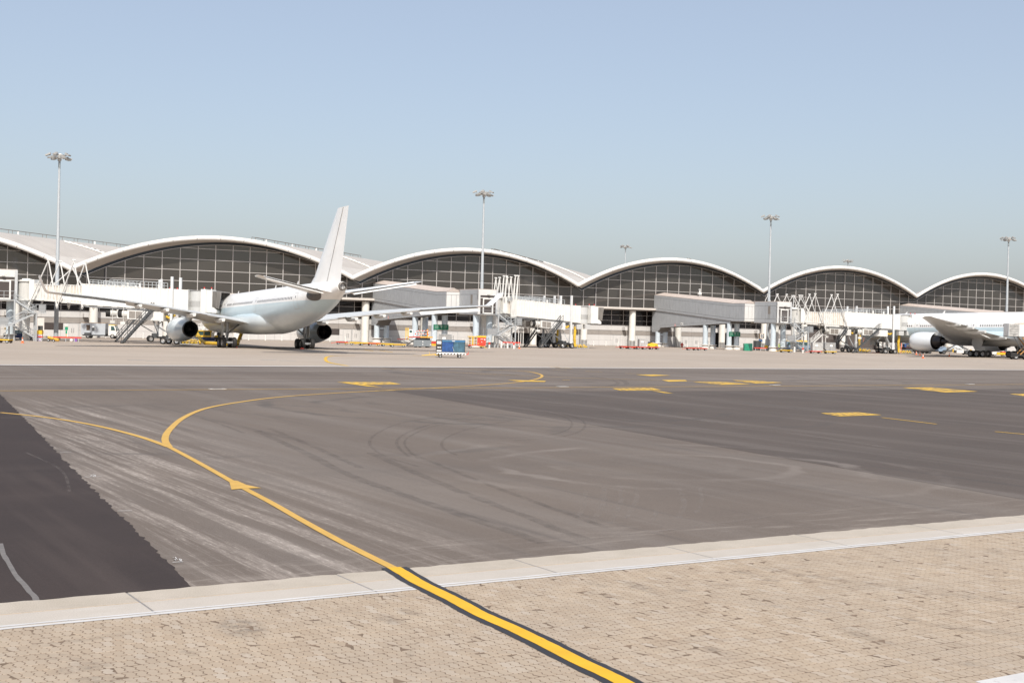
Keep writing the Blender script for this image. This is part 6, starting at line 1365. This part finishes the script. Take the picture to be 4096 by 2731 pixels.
# ---- yellow aircraft tug behind the bogie of the left airliner
q = G(830, 1372); U_ = thing('aircraft_tug', 'yellow and dark blue tug parked under the left airliner', 'tug', q, 0.12)
MB().b2(-2.7, 2.9, -1.0, 1.0, 0.32, 0.95).obj('hull', DBLUE, U_); MB().b2(-2.0, 2.4, -0.95, 0.95, 0.95, 1.15).b2(1.2, 2.3, -0.9, 0.9, 1.15, 1.25).obj('upper_deck', YEL, U_)
cb = MB().b2(-1.6, 0.6, -0.8, 0.8, 1.15, 1.2).b2(-1.65, 0.65, -0.85, 0.85, 1.85, 1.98).obj('cab', YEL, U_); mb = MB()
for x in (-1.58, -0.5, 0.55):
    for y in (-0.78, 0.78): mb.b2(x-0.05, x+0.05, y-0.05, y+0.05, 1.2, 1.85)
mb.obj('cab_post', YEL, cb); MB().b2(-1.5, 0.5, -0.75, 0.75, 1.22, 1.84).obj('cab_glass', GLS, cb); mb = MB(); mb.bar((0.95, -0.8, 1.2), (1.15, -0.8, 1.85), 0.09).bar((1.15, -0.8, 1.85), (1.9, -0.8, 1.85), 0.09).bar((1.9, -0.8, 1.85), (1.9, -0.8, 1.2), 0.09); mb.obj('roll_frame', YEL, U_)
MB().b2(2.0, 2.7, -1.02, -0.3, 0.95, 1.35).b2(-2.4, -1.7, -1.02, -0.3, 0.95, 1.3).obj('wheel_guard', BLACK, U_); MB().tube((0.2, 0, 1.98), (0.2, 0, 2.12), 0.08, mat=0).obj('beacon', ORANGE, U_)
for x in (-1.9, 1.9):
    for y in (-0.85, 0.85): whl(0.5, 0.35, U_, (x, y, 0.5))

# long yellow air hose from the jetway to the belly of the left airliner
hp = [G(782, 1372) + Vector((0, 0, 2.0)), G(790, 1374) + Vector((0, 0, 1.4)), G(806, 1377) + Vector((0, 0, 0.55)), G(822, 1379) + Vector((0, 0, 0.30)), G(850, 1380.5) + Vector((0, 0, 0.27)), G(880, 1382) + Vector((0, 0, 0.27)), G(915, 1383) + Vector((0, 0, 0.27)), G(950, 1384) + Vector((0, 0, 0.3)), G(955, 1383) + Vector((0, 0, 0.9)), G(966, 1384) + Vector((0, 0, 1.9))]
fine = []
for i in range(len(hp)-1):
    for j in range(10): fine.append(hp[i].lerp(hp[i+1], j/10))
hz = MB().path(fine + [hp[-1]], [0.235 if i % 2 else 0.26 for i in range(len(fine)+1)], 14).obj('air_hose', HOSE, None, smooth=60); tag(hz, 'long yellow air hose lying under the left airliner and rising to its belly', 'air hose')
bh = gp(1010, 1384); r = thing('belly_hatch_cart', 'yellow equipment on the ground beside the left engine', 'ground equipment', G(764, 1373), 0.1)
mb = MB(); 
for i in range(5): mb.path([(-0.7+0.3*i, -0.4, 0.2), (-0.4+0.3*i, 0, 0.55), (-0.1+0.3*i, 0.35, 0.22)], 0.15, 8)
mb.obj('coiled_hose', HOSE, r); MB().b2(-1.0, 1.1, -0.5, 0.5, 0.12, 0.2).obj('tray', GALV, r); mb = MB(); rail_run(mb, [(-1.0, -0.5, 0.2), (1.1, -0.5, 0.2)], 0.7); mb.obj('rail', GALV, r)

# wheel chocks
for px, py, lab in ((942, 1391, 'red wheel chock at the left main wheels of the left airliner'), (1208, 1396, 'red wheel chock at the right main wheels of the left airliner')):
    ch = thing('wheel_chock', lab, 'wheel chock', G(px, py), 0.45, 'red wheel chocks'); MB().ext([(-0.28, -0.1, 0), (0.28, -0.1, 0), (0.2, -0.1, 0.18), (-0.2, -0.1, 0.18)], (0, 0.2, 0)).obj('block', RED, ch); MB().path([(0.25, 0, 0.1), (0.5, -0.1, 0.02), (0.8, 0, 0.02)], 0.02, 6).obj('rope', BLACK, ch)

# ---- traffic cones
def cone(label, loc, h=0.75, col=ORANGE):
    c = thing('traffic_cone', label, 'traffic cone', loc, random.random(), 'orange traffic cones')
    MB().b2(-0.2, 0.2, -0.2, 0.2, 0, 0.05).obj('base', col, c); MB().lathe([(0.05, 0.15), (h*0.45, 0.105)], 14).lathe([(h*0.68, 0.07), (h, 0.028), (h, 0.0)], 14).obj('body', col, c, smooth=50); MB().lathe([(h*0.45, 0.107), (h*0.68, 0.072)], 14).obj('white_band', SIGNW, c, smooth=50)
for px, py, lab in ((90, 1372, 'orange cone with white bands at the far left under the gate 69 rotunda'), (2077, 1395, 'orange cone at the foot of the dark stair of gate 67'), (3665, 1418, 'dull cone in the shade left of the right airliner engine'), (3680, 1421, 'orange cone in the middle of the three by the right engine'), (3692, 1433, 'nearest orange cone, out in the sun by the right engine'), (3797, 1425, 'small cone in the shade behind the right engine')):
    cone(lab, G(px, py))
# ---- white bollards along the terminal wall
def bollard(label, loc, group, h=0.95, r=0.13, band=False):
    b = MB().tube((0, 0, 0), (0, 0, h), r, n=14).lathe([(h, r), (h+0.05, r*0.7), (h+0.07, 0.0)], 14); o = b.obj('bollard', WHITE, None, smooth=50); o.location = loc; tag(o, label, 'bollard', group)
    if band: MB().tube((0, 0, h*0.62), (0, 0, h*1.0), r*1.03, n=14).obj('red_band', RED, o, smooth=50)
    return o
first = None
for i in range(62):
    s = P0 + PW*(i-2) + 0.9
    if -9 < s < 190 and not any(abs(s - (-1.8 + 13.2*k)) < 1.0 for k in range(-1, 16)) and not any(a-0.5 < s < b+0.5 for a, b, h in OPEN):
        p = W(s, 1.0)
        if first is None: first = bollard('white bollard standing along the foot of the terminal wall', p, 'white bollards along the terminal wall')
        else: dup(first, first['label'], p)
bollard('plain white bollard right of the gate 67 stair, left of two', G(2005, 1391), 'plain white bollards by the gate 67 stair', 1.0, 0.17); bollard('plain white bollard right of the gate 67 stair, right of two', G(2030, 1393), 'plain white bollards by the gate 67 stair', 1.0, 0.17); bollard('plain white bollard between the yellow dolly and the van', G(3178, 1408), 'plain white bollards by the gate 67 stair', 1.0, 0.17)
for px, py, lab in ((1957, 1393, 'white post with a red band beside the red mail cart'), (2055, 1395, 'white post with a red top near the orange cone of gate 67'), (3211, 1412, 'short red topped post at the foot of the right-hand stair')): bollard(lab, G(px, py), 'red and white posts at the stairs', 1.05, 0.16, True)
# ---- red barrier bars
def barrier(label, a, b, z, legs, group='red barrier bars at the gates'):
    d = b - a; R = thing('barrier', label, 'barrier', a, math.atan2(d.y, d.x), group); L = d.length
    MB().b2(0, L, -0.06, 0.06, z, z+0.18).obj('bar', RED, R)
    mb = MB()
    for f in legs: mb.b2(L*f-0.05, L*f+0.05, -0.05, 0.05, 0, z)
    mb.obj('leg', GALV, R)
a = G(212, 1366); barrier('long red barrier bar in front of the grey box truck', a, a + Vector((4.0, 0.2, 0)), 0.55, (0.45, 0.75, 0.9)); a = G(150, 1364); barrier('short red barrier bar left of the yellow hose reel', a, a + Vector((0.75, 0, 0)), 0.55, (0.2, 0.8))
a = G(2010, 1393.5); barrier('red barrier bar above the bollards of gate 67', a, a + Vector((3.0, 0.6, 0)), 0.95, (0.1, 0.95)); a = G(3017, 1402.5); barrier('red barrier bar beside the green tarpaulin', a, a + Vector((2.6, 0.1, 0)), 0.5, (0.1, 0.5, 0.9)); a = G(3103, 1404); barrier('short red barrier left of the worker', a, a + Vector((0.7, 0, 0)), 0.5, (0.1, 0.9))

# ---- towbar tool, bins and odds and ends at the left
r = thing('tow_bar_reel', 'orange-yellow tow machine lying beside the left mast', 'ground equipment', G(216, 1367), -0.15)
MB().tube((-0.9, 0, 0.62), (0.1, 0, 0.38), 0.2, 0.17, 12).tube((0.15, 0.0, 0.36), (0.75, 0, 0.28), 0.26, 0.2, 12).obj('body', mk('amber_machine', (0.62, 0.36, 0.04), 0.5, noise=0.25), r); MB().bar((-1.25, 0, 0.75), (-0.8, 0, 0.6), 0.14).box((0.5, 0.3, 0.4), (0.5, 0.2, 0.4)).obj('bracket', DKST, r)
for x in (-0.75, 0.05): whl(0.2, 0.14, r, (x, -0.2, 0.2))
r = thing('caution_bin', 'yellow topped bin with a red and white lattice at the far left', 'bin', G(158, 1364), 0.05); MB().b2(-0.42, 0.42, -0.4, 0.4, 1.0, 1.55).obj('bin_top', YEL, r); mb = MB()
for i in range(5):
    for k in range(5): mb.box((-0.32+0.16*i, -0.34, 0.1+0.18*k), (0.15, 0.02, 0.17), (i+k) % 2)
mb.b2(-0.4, 0.4, -0.33, 0.33, 0.02, 1.0, 0); mb.obj('lattice_base', [SIGNW, PURP], r); MB().b2(-0.4, 0.2, 0.4, 0.8, 1.5, 2.2).obj('back_box', DKST, r)
r = thing('sign_board', 'small green sign and white notice on a post near the box truck', 'sign', W(fa(265, 1330, -8).x, -8), PHI + 0.3); MB().tube((0, 0, 0), (0, 0, 2.0), 0.05).obj('post', YEL, r); MB().b2(-0.28, 0.28, -0.06, -0.02, 1.35, 1.9).b2(-0.14, 0.14, -0.06, -0.02, 0.75, 1.28).obj('green_board', mk('sign_green', (0.03, 0.36, 0.20), 0.5), r); MB().b2(-0.35, 0.25, -0.05, -0.01, 2.0, 2.4).obj('notice', SIGNW, r)
for i, (px, lab) in enumerate(((300, 'purple box beside a white sack near the red barrier'), )):
    r = thing('plastic_crate', lab, 'crate', G(px, 1366), 0.2); MB().b2(-0.15, 0.3, -0.2, 0.2, 0, 0.5).obj('crate', PURP, r); MB().lathe([(0, 0.2), (0.2, 0.27), (0.36, 0.16), (0.4, 0)], 10, c=(-0.5, 0, 0)).obj('sack', SIGNW, r)
r = thing('parked_car', 'dark blue car half hidden behind the gate 69 stair', 'car', G(76, 1359), 0.1)
MB().ext([(-2.0, -0.85, 0.3), (2.1, -0.85, 0.3), (2.15, -0.85, 0.75), (1.2, -0.85, 0.9), (-2.0, -0.85, 0.95)], (0, 1.7, 0)).obj('body', DBLUE, r); MB().ext([(-1.8, -0.75, 0.95), (0.9, -0.75, 0.93), (0.3, -0.68, 1.45), (-1.5, -0.68, 1.48)], (0, 1.45, 0)).obj('cabin', GLS, r); MB().b2(1.9, 2.17, -0.84, -0.5, 0.55, 0.75).obj('tail_light', RED, r)
for x in (-1.3, 1.35):
    for y in (-0.8, 0.8): whl(0.32, 0.2, r, (x, y, 0.32))
MB().b2(-1.9, -0.6, -0.8, -0.75, 1.5, 1.75).obj('roof_light_bar', YEL, r)

# ---- things under the fixed bridge of the right-hand gate
r = thing('covered_pallet', 'green tarpaulin covered block between the bridge piers', 'covered pallet', G(2990, 1403), 0.1)
MB().loft([[(-0.82, -0.6, 0), (0.82, -0.6, 0), (0.82, 0.6, 0), (-0.82, 0.6, 0)], [(-0.78, -0.55, 0.9), (0.80, -0.58, 0.9), (0.80, 0.55, 0.9), (-0.75, 0.55, 0.9)], [(-0.86, -0.5, 1.46), (0.86, -0.58, 1.52), (0.86, 0.55, 1.52), (-0.8, 0.55, 1.46)]]).obj('tarpaulin', TARPG, r); MB().poly([(-0.05, -0.62, 1.48), (0.84, -0.605, 1.5), (0.82, -0.62, 0.02), (0.35, -0.62, 0.02)]).obj('fold_shade', mk('tarpaulin_shade', (0.008, 0.11, 0.075), 0.45, noise=0.3), r)  # flat patch in darker green: shaded side of a fold put into colour
r = thing('fire_hydrant', 'red fire hydrant by the terminal wall under the bridge', 'fire hydrant', G(2728, 1389)); MB().tube((0, 0, 0), (0, 0, 0.8), 0.2, n=12).lathe([(0.8, 0.24), (0.95, 0.2), (1.05, 0.06)], 12, caps=True).obj('barrel', RED, r, smooth=50); MB().tube((-0.36, 0, 0.6), (0.36, 0, 0.6), 0.13, n=10).obj('outlet', RED, r)
def board(name, label, loc, rot, w, h, z, mat, post=True, group=None, cat='sign'):
    r = thing(name, label, cat, loc, rot, group); MB().b2(-w/2, w/2, -0.05, 0, z, z+h).obj('board', mat, r)
    if post: MB().tube((0, 0.06, 0), (0, 0.06, z+h), 0.05).obj('post', GALV, r)
    return r
def green_sign(s0, label):
    r = board('green_sign', label, W(s0 + 1.6, -25.75), PHI, 3.1, 0.95, 2.85, GREEN, False, 'green direction boards between the bridge piers'); PG = mk('sign_pale_green', (0.30, 0.42, 0.36), 0.6)
    mb = MB()
    for x0, x1 in ((-1.3, -0.35), (0.55, 1.3)):
        for k in range(3): mb.b2(x0, x1 - 0.12*k, -0.056, -0.0505, 3.55 - 0.22*k, 3.62 - 0.22*k)
    mb.obj('faint_lettering', PG, r); MB().poly([(-0.22, -0.053, 3.7), (0.32, -0.053, 3.7), (0.05, -0.053, 3.0)]).obj('triangle_emblem', PG, r)
green_sign(52.3, 'dark green direction board under the gate 67 bridge'); green_sign(122.6, 'dark green direction board under the right-hand bridge, above the piers')
q = W(fa(3048, 1343, -20).x, -20); r = board('chevron_sign', 'square sign with a double black chevron pointing left', q, PHI, 1.25, 1.05, 2.5, mk('amber_edge', (0.72, 0.36, 0.03)), True); MB().b2(-0.58, 0.58, -0.062, -0.052, 2.54, 3.51).obj('face', SIGNW, r)
mb = MB()
for x in (-0.42, 0.05): mb.poly([(x, -0.066, 3.02), (x+0.28, -0.066, 3.45), (x+0.5, -0.066, 3.45), (x+0.22, -0.066, 3.02)]).poly([(x, -0.066, 3.02), (x+0.28, -0.066, 2.6), (x+0.5, -0.066, 2.6), (x+0.22, -0.066, 3.02)])
mb.obj('chevron', BLACK, r)
q = W(fa(3043, 1354, -20.4).x, -20.4); r = board('arrow_sign', 'small blue arrow sign under the chevron sign', q, PHI, 0.95, 0.5, 1.75, BLUE, True); MB().poly([(-0.47, -0.051, 1.75), (-0.47, -0.051, 2.25), (-0.68, -0.051, 2.0)]).obj('arrow_tip', BLUE, r); MB().b2(-0.3, 0.35, -0.057, -0.051, 2.05, 2.13).b2(-0.3, 0.25, -0.057, -0.051, 1.85, 1.93).obj('lettering', mk('sign_pale_blue', (0.35, 0.5, 0.7), 0.5), r)
def hazard(name, label, s, t, z, loc_par=None):
    r = thing(name, label, 'sign', W(s, t, z), PHI - math.pi/2, 'warning triangles on the bridges'); MB().ext([(-0.3, 0, 0), (0.3, 0, 0), (0, 0, 0.62)], (0, -0.03, 0)).obj('triangle', mk('sign_pink_red', (0.60, 0.20, 0.18), 0.5), r); MB().ext([(-0.17, -0.031, 0.08), (0.17, -0.031, 0.08), (0, -0.031, 0.44)], (0, -0.01, 0)).obj('face', SIGNW, r)
hazard('warning_sign', 'red triangle warning sign low on the right-hand bridge wall', 122.6+0.09, -7.6, 4.75); hazard('warning_sign', 'red triangle warning sign low on the gate 67 bridge wall', 52.3+0.09, -6.9, 4.75)
r = thing('limit_sign', 'small white square notice on the right-hand bridge wall', 'sign', W(122.6+0.08, -10.0, 5.0), PHI - math.pi/2); MB().b2(-0.38, 0.38, -0.03, 0, 0, 0.55).obj('plate', SIGNW, r); MB().b2(-0.22, 0.2, -0.036, -0.031, 0.2, 0.36).obj('lettering', DKST, r)
# yellow tractor with a white engine block, on the red dolly row
r = thing('baggage_tractor', 'yellow baggage tractor behind the red dollies', 'tractor', G(2606, 1392.5), 0.1)
MB().ext([(-1.0, -0.6, 0.35), (1.25, -0.6, 0.35), (1.25, -0.6, 0.75), (0.9, -0.6, 1.0), (-0.1, -0.6, 1.12), (-1.0, -0.6, 0.85)], (0, 1.2, 0)).obj('body', YEL, r); MB().b2(-0.75, -0.2, -0.5, 0.5, 1.0, 1.3).obj('seat', BLACK, r); MB().b2(-1.9, -1.0, -0.55, 0.55, 0.35, 1.0).b2(-1.6, -1.2, -0.3, 0.3, 1.0, 1.35).obj('rear_unit', WHITE, r); MB().bar((0.0, 0, 1.05), (-0.2, 0, 1.45), 0.05).obj('steering_wheel', BLACK, r); MB().b2(0.7, 1.0, -0.75, -0.6, 1.1, 1.25).obj('mirror', WHITE, r)
for x in (-0.7, 0.85):
    for y in (-0.55, 0.55): whl(0.28, 0.2, r, (x, y, 0.28))
# blue-grey van with a yellow roof behind the right-hand stair
r = thing('minibus', 'blue-grey minibus with a yellow roof behind the right-hand stair', 'minibus', G(3192, 1403.5), 0.12)
body = [(-2.9, 0.35), (2.35, 0.35), (2.5, 0.75), (2.3, 1.15), (1.85, 2.0), (-2.9, 2.0)]
MB().ext([(x, -1.0, z) for x, z in body], (0, 2.0, 0)).obj('body', VGREY, r); MB().loft([[(-2.95, -1.0, 2.0), (1.95, -1.0, 2.0), (1.95, 1.0, 2.0), (-2.95, 1.0, 2.0)], [(-2.8, -0.85, 2.3), (1.55, -0.85, 2.3), (1.55, 0.85, 2.3), (-2.8, 0.85, 2.3)]]).obj('roof', YEL, r)
for x0, x1 in ((-2.7, -1.5), (-1.4, -0.3), (-0.2, 0.8)): MB().b2(x0, x1, -1.012, -1.0, 1.25, 1.85).obj('side_window', GLS, r)
MB().ext([(0.95, -1.012, 1.25), (2.1, -1.012, 1.25), (1.78, -1.012, 1.88), (0.95, -1.012, 1.88)], (0, 0.01, 0)).obj('side_window', GLS, r); MB().ext([(2.32, -0.88, 1.18), (2.32, 0.88, 1.18), (1.9, 0.82, 1.94), (1.9, -0.82, 1.94)], (0.02, 0, 0.01)).obj('windscreen', mk('green_glass', (0.10, 0.22, 0.17), 0.1, spec=0.8), r); MB().b2(2.42, 2.52, -0.95, -0.65, 0.7, 0.9).obj('headlight', SIGNW, r); MB().b2(2.3, 2.55, -0.98, 0.98, 0.35, 0.55).obj('bumper', DBLUE, r)
for x in (-1.9, 1.5):
    for y in (-0.88, 0.88): whl(0.36, 0.22, r, (x, y, 0.36))
# dark cabinet, power box and other service boxes under the bridge
r = thing('service_cabinet', 'dark grey cabinet standing left of the arrow sign', 'cabinet', W(fa(3028, 1385, -22).x, -22), PHI); MB().b2(-0.65, 0.65, -0.5, 0.5, 0, 2.0).obj('cabinet', mk('cabinet_dark', (0.11, 0.115, 0.12), 0.5), r); MB().b2(-0.02, 0.02, -0.51, -0.5, 0.05, 1.95).obj('door_gap', BLACK, r)
r = thing('power_box', 'grey power box with yellow base beside the last bridge pier', 'power box', W(fa(3070, 1380, -30).x, -30), PHI); MB().b2(-0.4, 0.4, -0.3, 0.3, 1.1, 2.4).obj('box', TGREY, r); MB().b2(-0.6, -0.1, -0.3, 0.3, 0.5, 1.1).obj('yellow_unit', YEL, r); MB().tube((0.2, 0, 0), (0.2, 0, 1.1), 0.08).obj('post', DKST, r)
# worker in a yellow vest
def person(label, loc, rot, h=1.72):
    k = h/1.72; R = thing('person', label, 'person', loc, rot)
    V = [(0, 0, .95), (0, .01, 1.18), (0, .02, 1.42), (0, .02, 1.50), (0, .0, 1.60), (.10, 0, .90), (.11, .05, .50), (.11, -.02, .09), (.11, .12, .05), (-.10, 0, .90), (-.11, -.10, .50), (-.11, -.22, .10), (-.11, -.10, .05), (.20, .02, 1.40), (.24, .02, 1.13), (.22, .16, .92), (.22, .22, .85), (-.20, .02, 1.40), (-.25, -.02, 1.13), (-.23, .08, .90), (-.23, .12, .83)]
    E = [(0, 1), (1, 2), (2, 3), (3, 4), (0, 5), (5, 6), (6, 7), (7, 8), (0, 9), (9, 10), (10, 11), (11, 12), (2, 13), (13, 14), (14, 15), (15, 16), (2, 17), (17, 18), (18, 19), (19, 20)]
    RR = [.14, .15, .16, .06, .10, .10, .07, .045, .04, .10, .07, .045, .04, .065, .045, .035, .035, .065, .045, .035, .035]
    me = bpy.data.meshes.new('body'); me.from_pydata([(a*k, b*k, c*k) for a, b, c in V], E, []); o = link('body', me, R); me.materials.append(GREYC)
    m = o.modifiers.new('skin', 'SKIN'); o.modifiers.new('sub', 'SUBSURF').levels = 1
    for i, sv in enumerate(me.skin_vertices[0].data): sv.radius = (RR[i]*k, RR[i]*k); sv.use_root = (i == 0)
    MB().lathe([(1.50, .035), (1.54, .085), (1.61, .105), (1.68, .09), (1.73, .03)], 14, c=(0, 0.01, 0)).obj('head', SKIN, R, smooth=60); MB().lathe([(1.63, .112), (1.69, .10), (1.745, .035), (1.75, 0)], 14, c=(0, -0.005, 0)).obj('hair', BLACK, R, smooth=60)
    MB().lathe([(0.88, .19), (1.05, .175), (1.3, .195), (1.42, .19), (1.47, .10)], 16, c=(0, 0.015, 0)).obj('vest', HIVIS, R, smooth=60); MB().lathe([(1.02, .182), (1.07, .182)], 16, c=(0, 0.015, 0)).obj('reflective_band', SIGNW, R)
person('worker in a yellow hi-vis vest walking behind the dolly', G(3116, 1405), -1.4)
# white service stair behind gate 67, and its twins under the jetways
def steel_stair(label, loc, rot, hgt, run):
    R = thing('service_stair', label, 'stair', loc, rot, 'white steel service stairs behind the jetways')
    stair_flight(R, (run, 0, hgt), (0, 0, hgt*0.5), 0.9, (0, -1, 0), 9, WHITE); stair_flight(R, (0, 1.0, hgt*0.5), (run, 1.0, 0), 0.9, (0, -1, 0), 9, WHITE)
    MB().b2(-1.1, 0.0, -0.9, 1.0, hgt*0.5-0.08, hgt*0.5).b2(run, run+1.3, -0.9, 0.2, hgt-0.08, hgt).obj('landing', WHITE, R)
    mb = MB(); rail_run(mb, [(0, -0.9, hgt*0.5), (-1.1, -0.9, hgt*0.5), (-1.1, 1.0, hgt*0.5)], 1.0); rail_run(mb, [(run, -0.9, hgt), (run+1.3, -0.9, hgt), (run+1.3, 0.2, hgt)], 1.0); mb.obj('guard_rail', WHITE, R)
    mb = MB()
    for x, y in ((-1.0, -0.8), (-1.0, 0.9)): mb.b2(x-0.06, x+0.06, y-0.06, y+0.06, 0, hgt*0.5-0.08)
    for x, y in ((run+1.2, -0.8), (run+0.1, -0.8), (run+1.2, 0.1)): mb.b2(x-0.06, x+0.06, y-0.06, y+0.06, 0, hgt-0.08)
    mb.obj('post', WHITE, R)
p = fa(2020, 1340, -12); steel_stair('white steel stair between the gate 67 bridge and its jetway wheels', W(p.x, -12), PHI, 3.6, 2.6)
p = fa(3245, 1350, -12); steel_stair('white steel stair behind the silver containers', W(p.x, -12), PHI, 3.6, 2.6)
p = fa(800, 1340, -12); steel_stair('white steel stair behind the yellow tug', W(p.x, -12), PHI, 3.9, 3.0)

# ---- around the right-hand airliner
r = thing('belt_loader', 'dark belt loader truck with a white cabinet under the right airliner', 'loader truck', G(3830, 1417.5), 0.05)
MB().b2(-3.2, 3.4, -1.0, 1.0, 0.62, 0.95).obj('chassis', DKST, r); MB().b2(-0.6, 0.95, -1.06, 0.9, 0.35, 1.0).obj('cabinet', WHITE, r)
mb = MB(); mb.bar((-2.6, -0.5, 1.0), (-0.6, -0.5, 2.15), 0.35, 0.12).bar((-0.4, -0.5, 2.15), (2.0, -0.5, 1.05), 0.3, 0.12).bar((0.3, -0.5, 2.1), (2.6, -0.5, 0.95), 0.1, 0.1); mb.obj('ramp', BLACK, r); MB().ext([(-1.5, 0.2, 1.0), (1.6, 0.2, 1.0), (0.0, 0.2, 2.1)], (0, 0.8, 0)).obj('canopy', SIGNW, r)
for x in (-1.45, 2.55): MB().b2(x-0.1, x+0.1, -1.1, -0.9, 0.5, 1.2).obj('yellow_jack', YEL, r)
MB().ext([(-4.6, -0.95, 0.6), (-2.9, -0.95, 0.6), (-2.9, -0.95, 1.5), (-3.4, -0.95, 1.65), (-3.9, -0.95, 1.15), (-4.6, -0.95, 1.0)], (0, 1.9, 0)).obj('cab', VGREY, r)
for x in (-3.4, 1.7):
    for y in (-0.85, 0.85): whl(0.46, 0.28, r, (x, y, 0.46), rim=DKST)
r = thing('catering_truck', 'white high-lift catering truck raised on a scissor frame at the right edge', 'catering truck', G(4085, 1437.5), 0.0)
BX = MB().b2(-2.9, 4.5, -1.25, 1.25, 4.15, 6.45).obj('raised_box', WHITE, r); MB().b2(-0.9, 4.5, -1.28, 1.28, 6.45, 6.53).obj('roof_strip', mk('amber_edge', (0.72, 0.36, 0.03)), r); MB().tube((0.4, -0.9, 6.53), (0.4, -0.9, 6.66), 0.1).obj('beacon', RED, r)
sh = MB().b2(-2.92, -1.05, -1.30, -1.25, 4.2, 6.4).obj('roller_shutter', ALU, r); mb = MB()
for z in (4.62, 5.02, 5.42, 5.82, 6.1): mb.b2(-2.7, -1.2, -1.325, -1.30, z-0.025, z+0.025)
mb.obj('shutter_rail', DKST, sh); MB().b2(-2.96, -2.84, -1.32, -1.24, 4.15, 6.47).b2(-1.1, -0.98, -1.32, -1.24, 4.15, 6.47).obj('shutter_post', GALV, sh)
t = link('box_lettering', text_mesh('GFT', 0.32, DKST), sh, loc=(-1.85, -1.31, 4.38)); t.rotation_euler = (math.pi/2, 0, 0)
OG = mk('scissor_orange', (0.42, 0.22, 0.07), 0.55, noise=0.4, scale=5)
for y, nm in ((-1.0, 'scissor_arm'), (1.0, 'scissor_arm')):
    MB().bar((-0.6, y, 0.9), (2.6, y, 4.1), 0.16, 0.2).obj(nm, OG, r); MB().bar((2.2, y-0.1, 0.9), (-0.4, y-0.1, 4.1), 0.16, 0.2).obj(nm, OG, r)
mb = MB()
for x0 in (-1.9, -1.3): mb.bar((x0, -1.1, 4.1), (x0+1.6, -1.1, 1.6), 0.1, 0.12)
for i in range(6): mb.bar((-1.75 + 0.27*i, -1.1, 3.85 - 0.42*i), (-1.2 + 0.27*i, -1.1, 3.85 - 0.42*i), 0.05)
mb.b2(-2.9, 4.5, -1.2, 1.2, 4.02, 4.15); mb.obj('under_frame', DKST, r)
MB().b2(-2.2, 4.5, -1.05, 1.05, 0.55, 0.95).b2(-2.3, -1.2, -1.1, 1.1, 0.5, 1.25).obj('chassis', BLACK, r); MB().b2(0.25, 0.6, -1.2, -1.0, 0.35, 1.1).obj('yellow_jack', YEL, r); MB().b2(2.2, 2.9, -1.12, -1.0, 0.85, 1.2).obj('side_box', SIGNW, r)
for x in (-1.35, 0.95, 2.8):
    for y in (-0.95, 0.95): whl(0.46, 0.3, r, (x, y, 0.46))
r = thing('tow_tractor', 'black and dark red push-back tractor under the nose of the right airliner', 'tow tractor', G(3665, 1413), 0.08)
MB().b2(-2.9, 2.9, -1.2, 1.2, 0.35, 1.25).obj('hull', BLACK, r); MB().b2(-2.85, 1.0, -1.22, 1.22, 1.25, 1.32).obj('red_edge', mk('dark_red', (0.22, 0.02, 0.03), 0.5), r); MB().b2(-1.9, 0.0, -0.9, 0.9, 1.32, 1.95).obj('cab', GLS, r)
for x in (-1.7, 0.3, 1.9):
    for y in (-1.05, 1.05): whl(0.45, 0.35, r, (x, y, 0.45), rim=DKST)
q = G(3630, 1406); r = thing('baggage_cart', 'blue curtained baggage cart behind the push-back tractor', 'baggage cart', q, 0.05); MB().b2(-1.1, 1.1, -0.7, 0.7, 0.45, 0.55).obj('chassis', YEL, r); curtain('curtain', -1.05, 1.05, 0.6, 1.9, TARPB, 0.04, 26, r, -0.7); MB().b2(-1.08, 1.08, -0.68, 0.7, 0.58, 1.95).obj('box', DBLUE, r)
for x in (-0.8, 0.8):
    for y in (-0.6, 0.6): whl(0.2, 0.15, r, (x, y, 0.2))
r = thing('low_loader', 'dark low truck with an amber panel behind the right engine', 'truck', G(3745, 1415), 0.05); MB().b2(-2.6, 2.0, -1.0, 1.0, 0.45, 0.9).obj('bed', BLACK, r); MB().b2(-0.6, 1.6, -1.02, -1.0, 0.55, 0.85).obj('amber_panel', mk('amber_edge', (0.72, 0.36, 0.03)), r)
for x in (-1.8, 1.3):
    for y in (-0.85, 0.85): whl(0.4, 0.28, r, (x, y, 0.4), rim=DKST)
o = MB().path([G(3606, 1404) + Vector((0, 0, 3.9)), G(3605, 1406) + Vector((0, 0, 2.0)), G(3604, 1408) + Vector((0, 0, 0.4)), G(3602, 1412) + Vector((0, 0, 0.05))], 0.10, 8).obj('power_cable', ORANGE, None); tag(o, 'orange power cable hanging from the long jetway to the ground', 'cable')
o = MB().path([G(3455, 1404) + Vector((0, 0, 3.2)), G(3450, 1408) + Vector((0, 0, 1.5)), G(3456, 1409.5) + Vector((0, 0, 0.06)), G(3500, 1411) + Vector((0, 0, 0.05)), G(3520, 1411.5) + Vector((0, 0, 0.05))], 0.035, 6).obj('thin_cable', ORANGE, None); tag(o, 'thin red cable trailing on the ground below the long jetway', 'cable')
r = thing('ground_power_unit', 'white and yellow ground unit behind the wheels of the right airliner', 'ground equipment', G(4000, 1424), 0.0); MB().b2(-1.0, 1.0, -0.7, 0.7, 0.3, 0.75).obj('yellow_body', YEL, r); MB().b2(-1.9, -0.9, -0.7, 0.7, 0.35, 1.1).obj('white_body', WHITE, r); MB().b2(0.2, 0.9, -0.6, 0.6, 0.75, 1.0).obj('red_top', RED, r)
for x in (-1.4, 0.6):
    for y in (-0.6, 0.6): whl(0.26, 0.2, r, (x, y, 0.26))
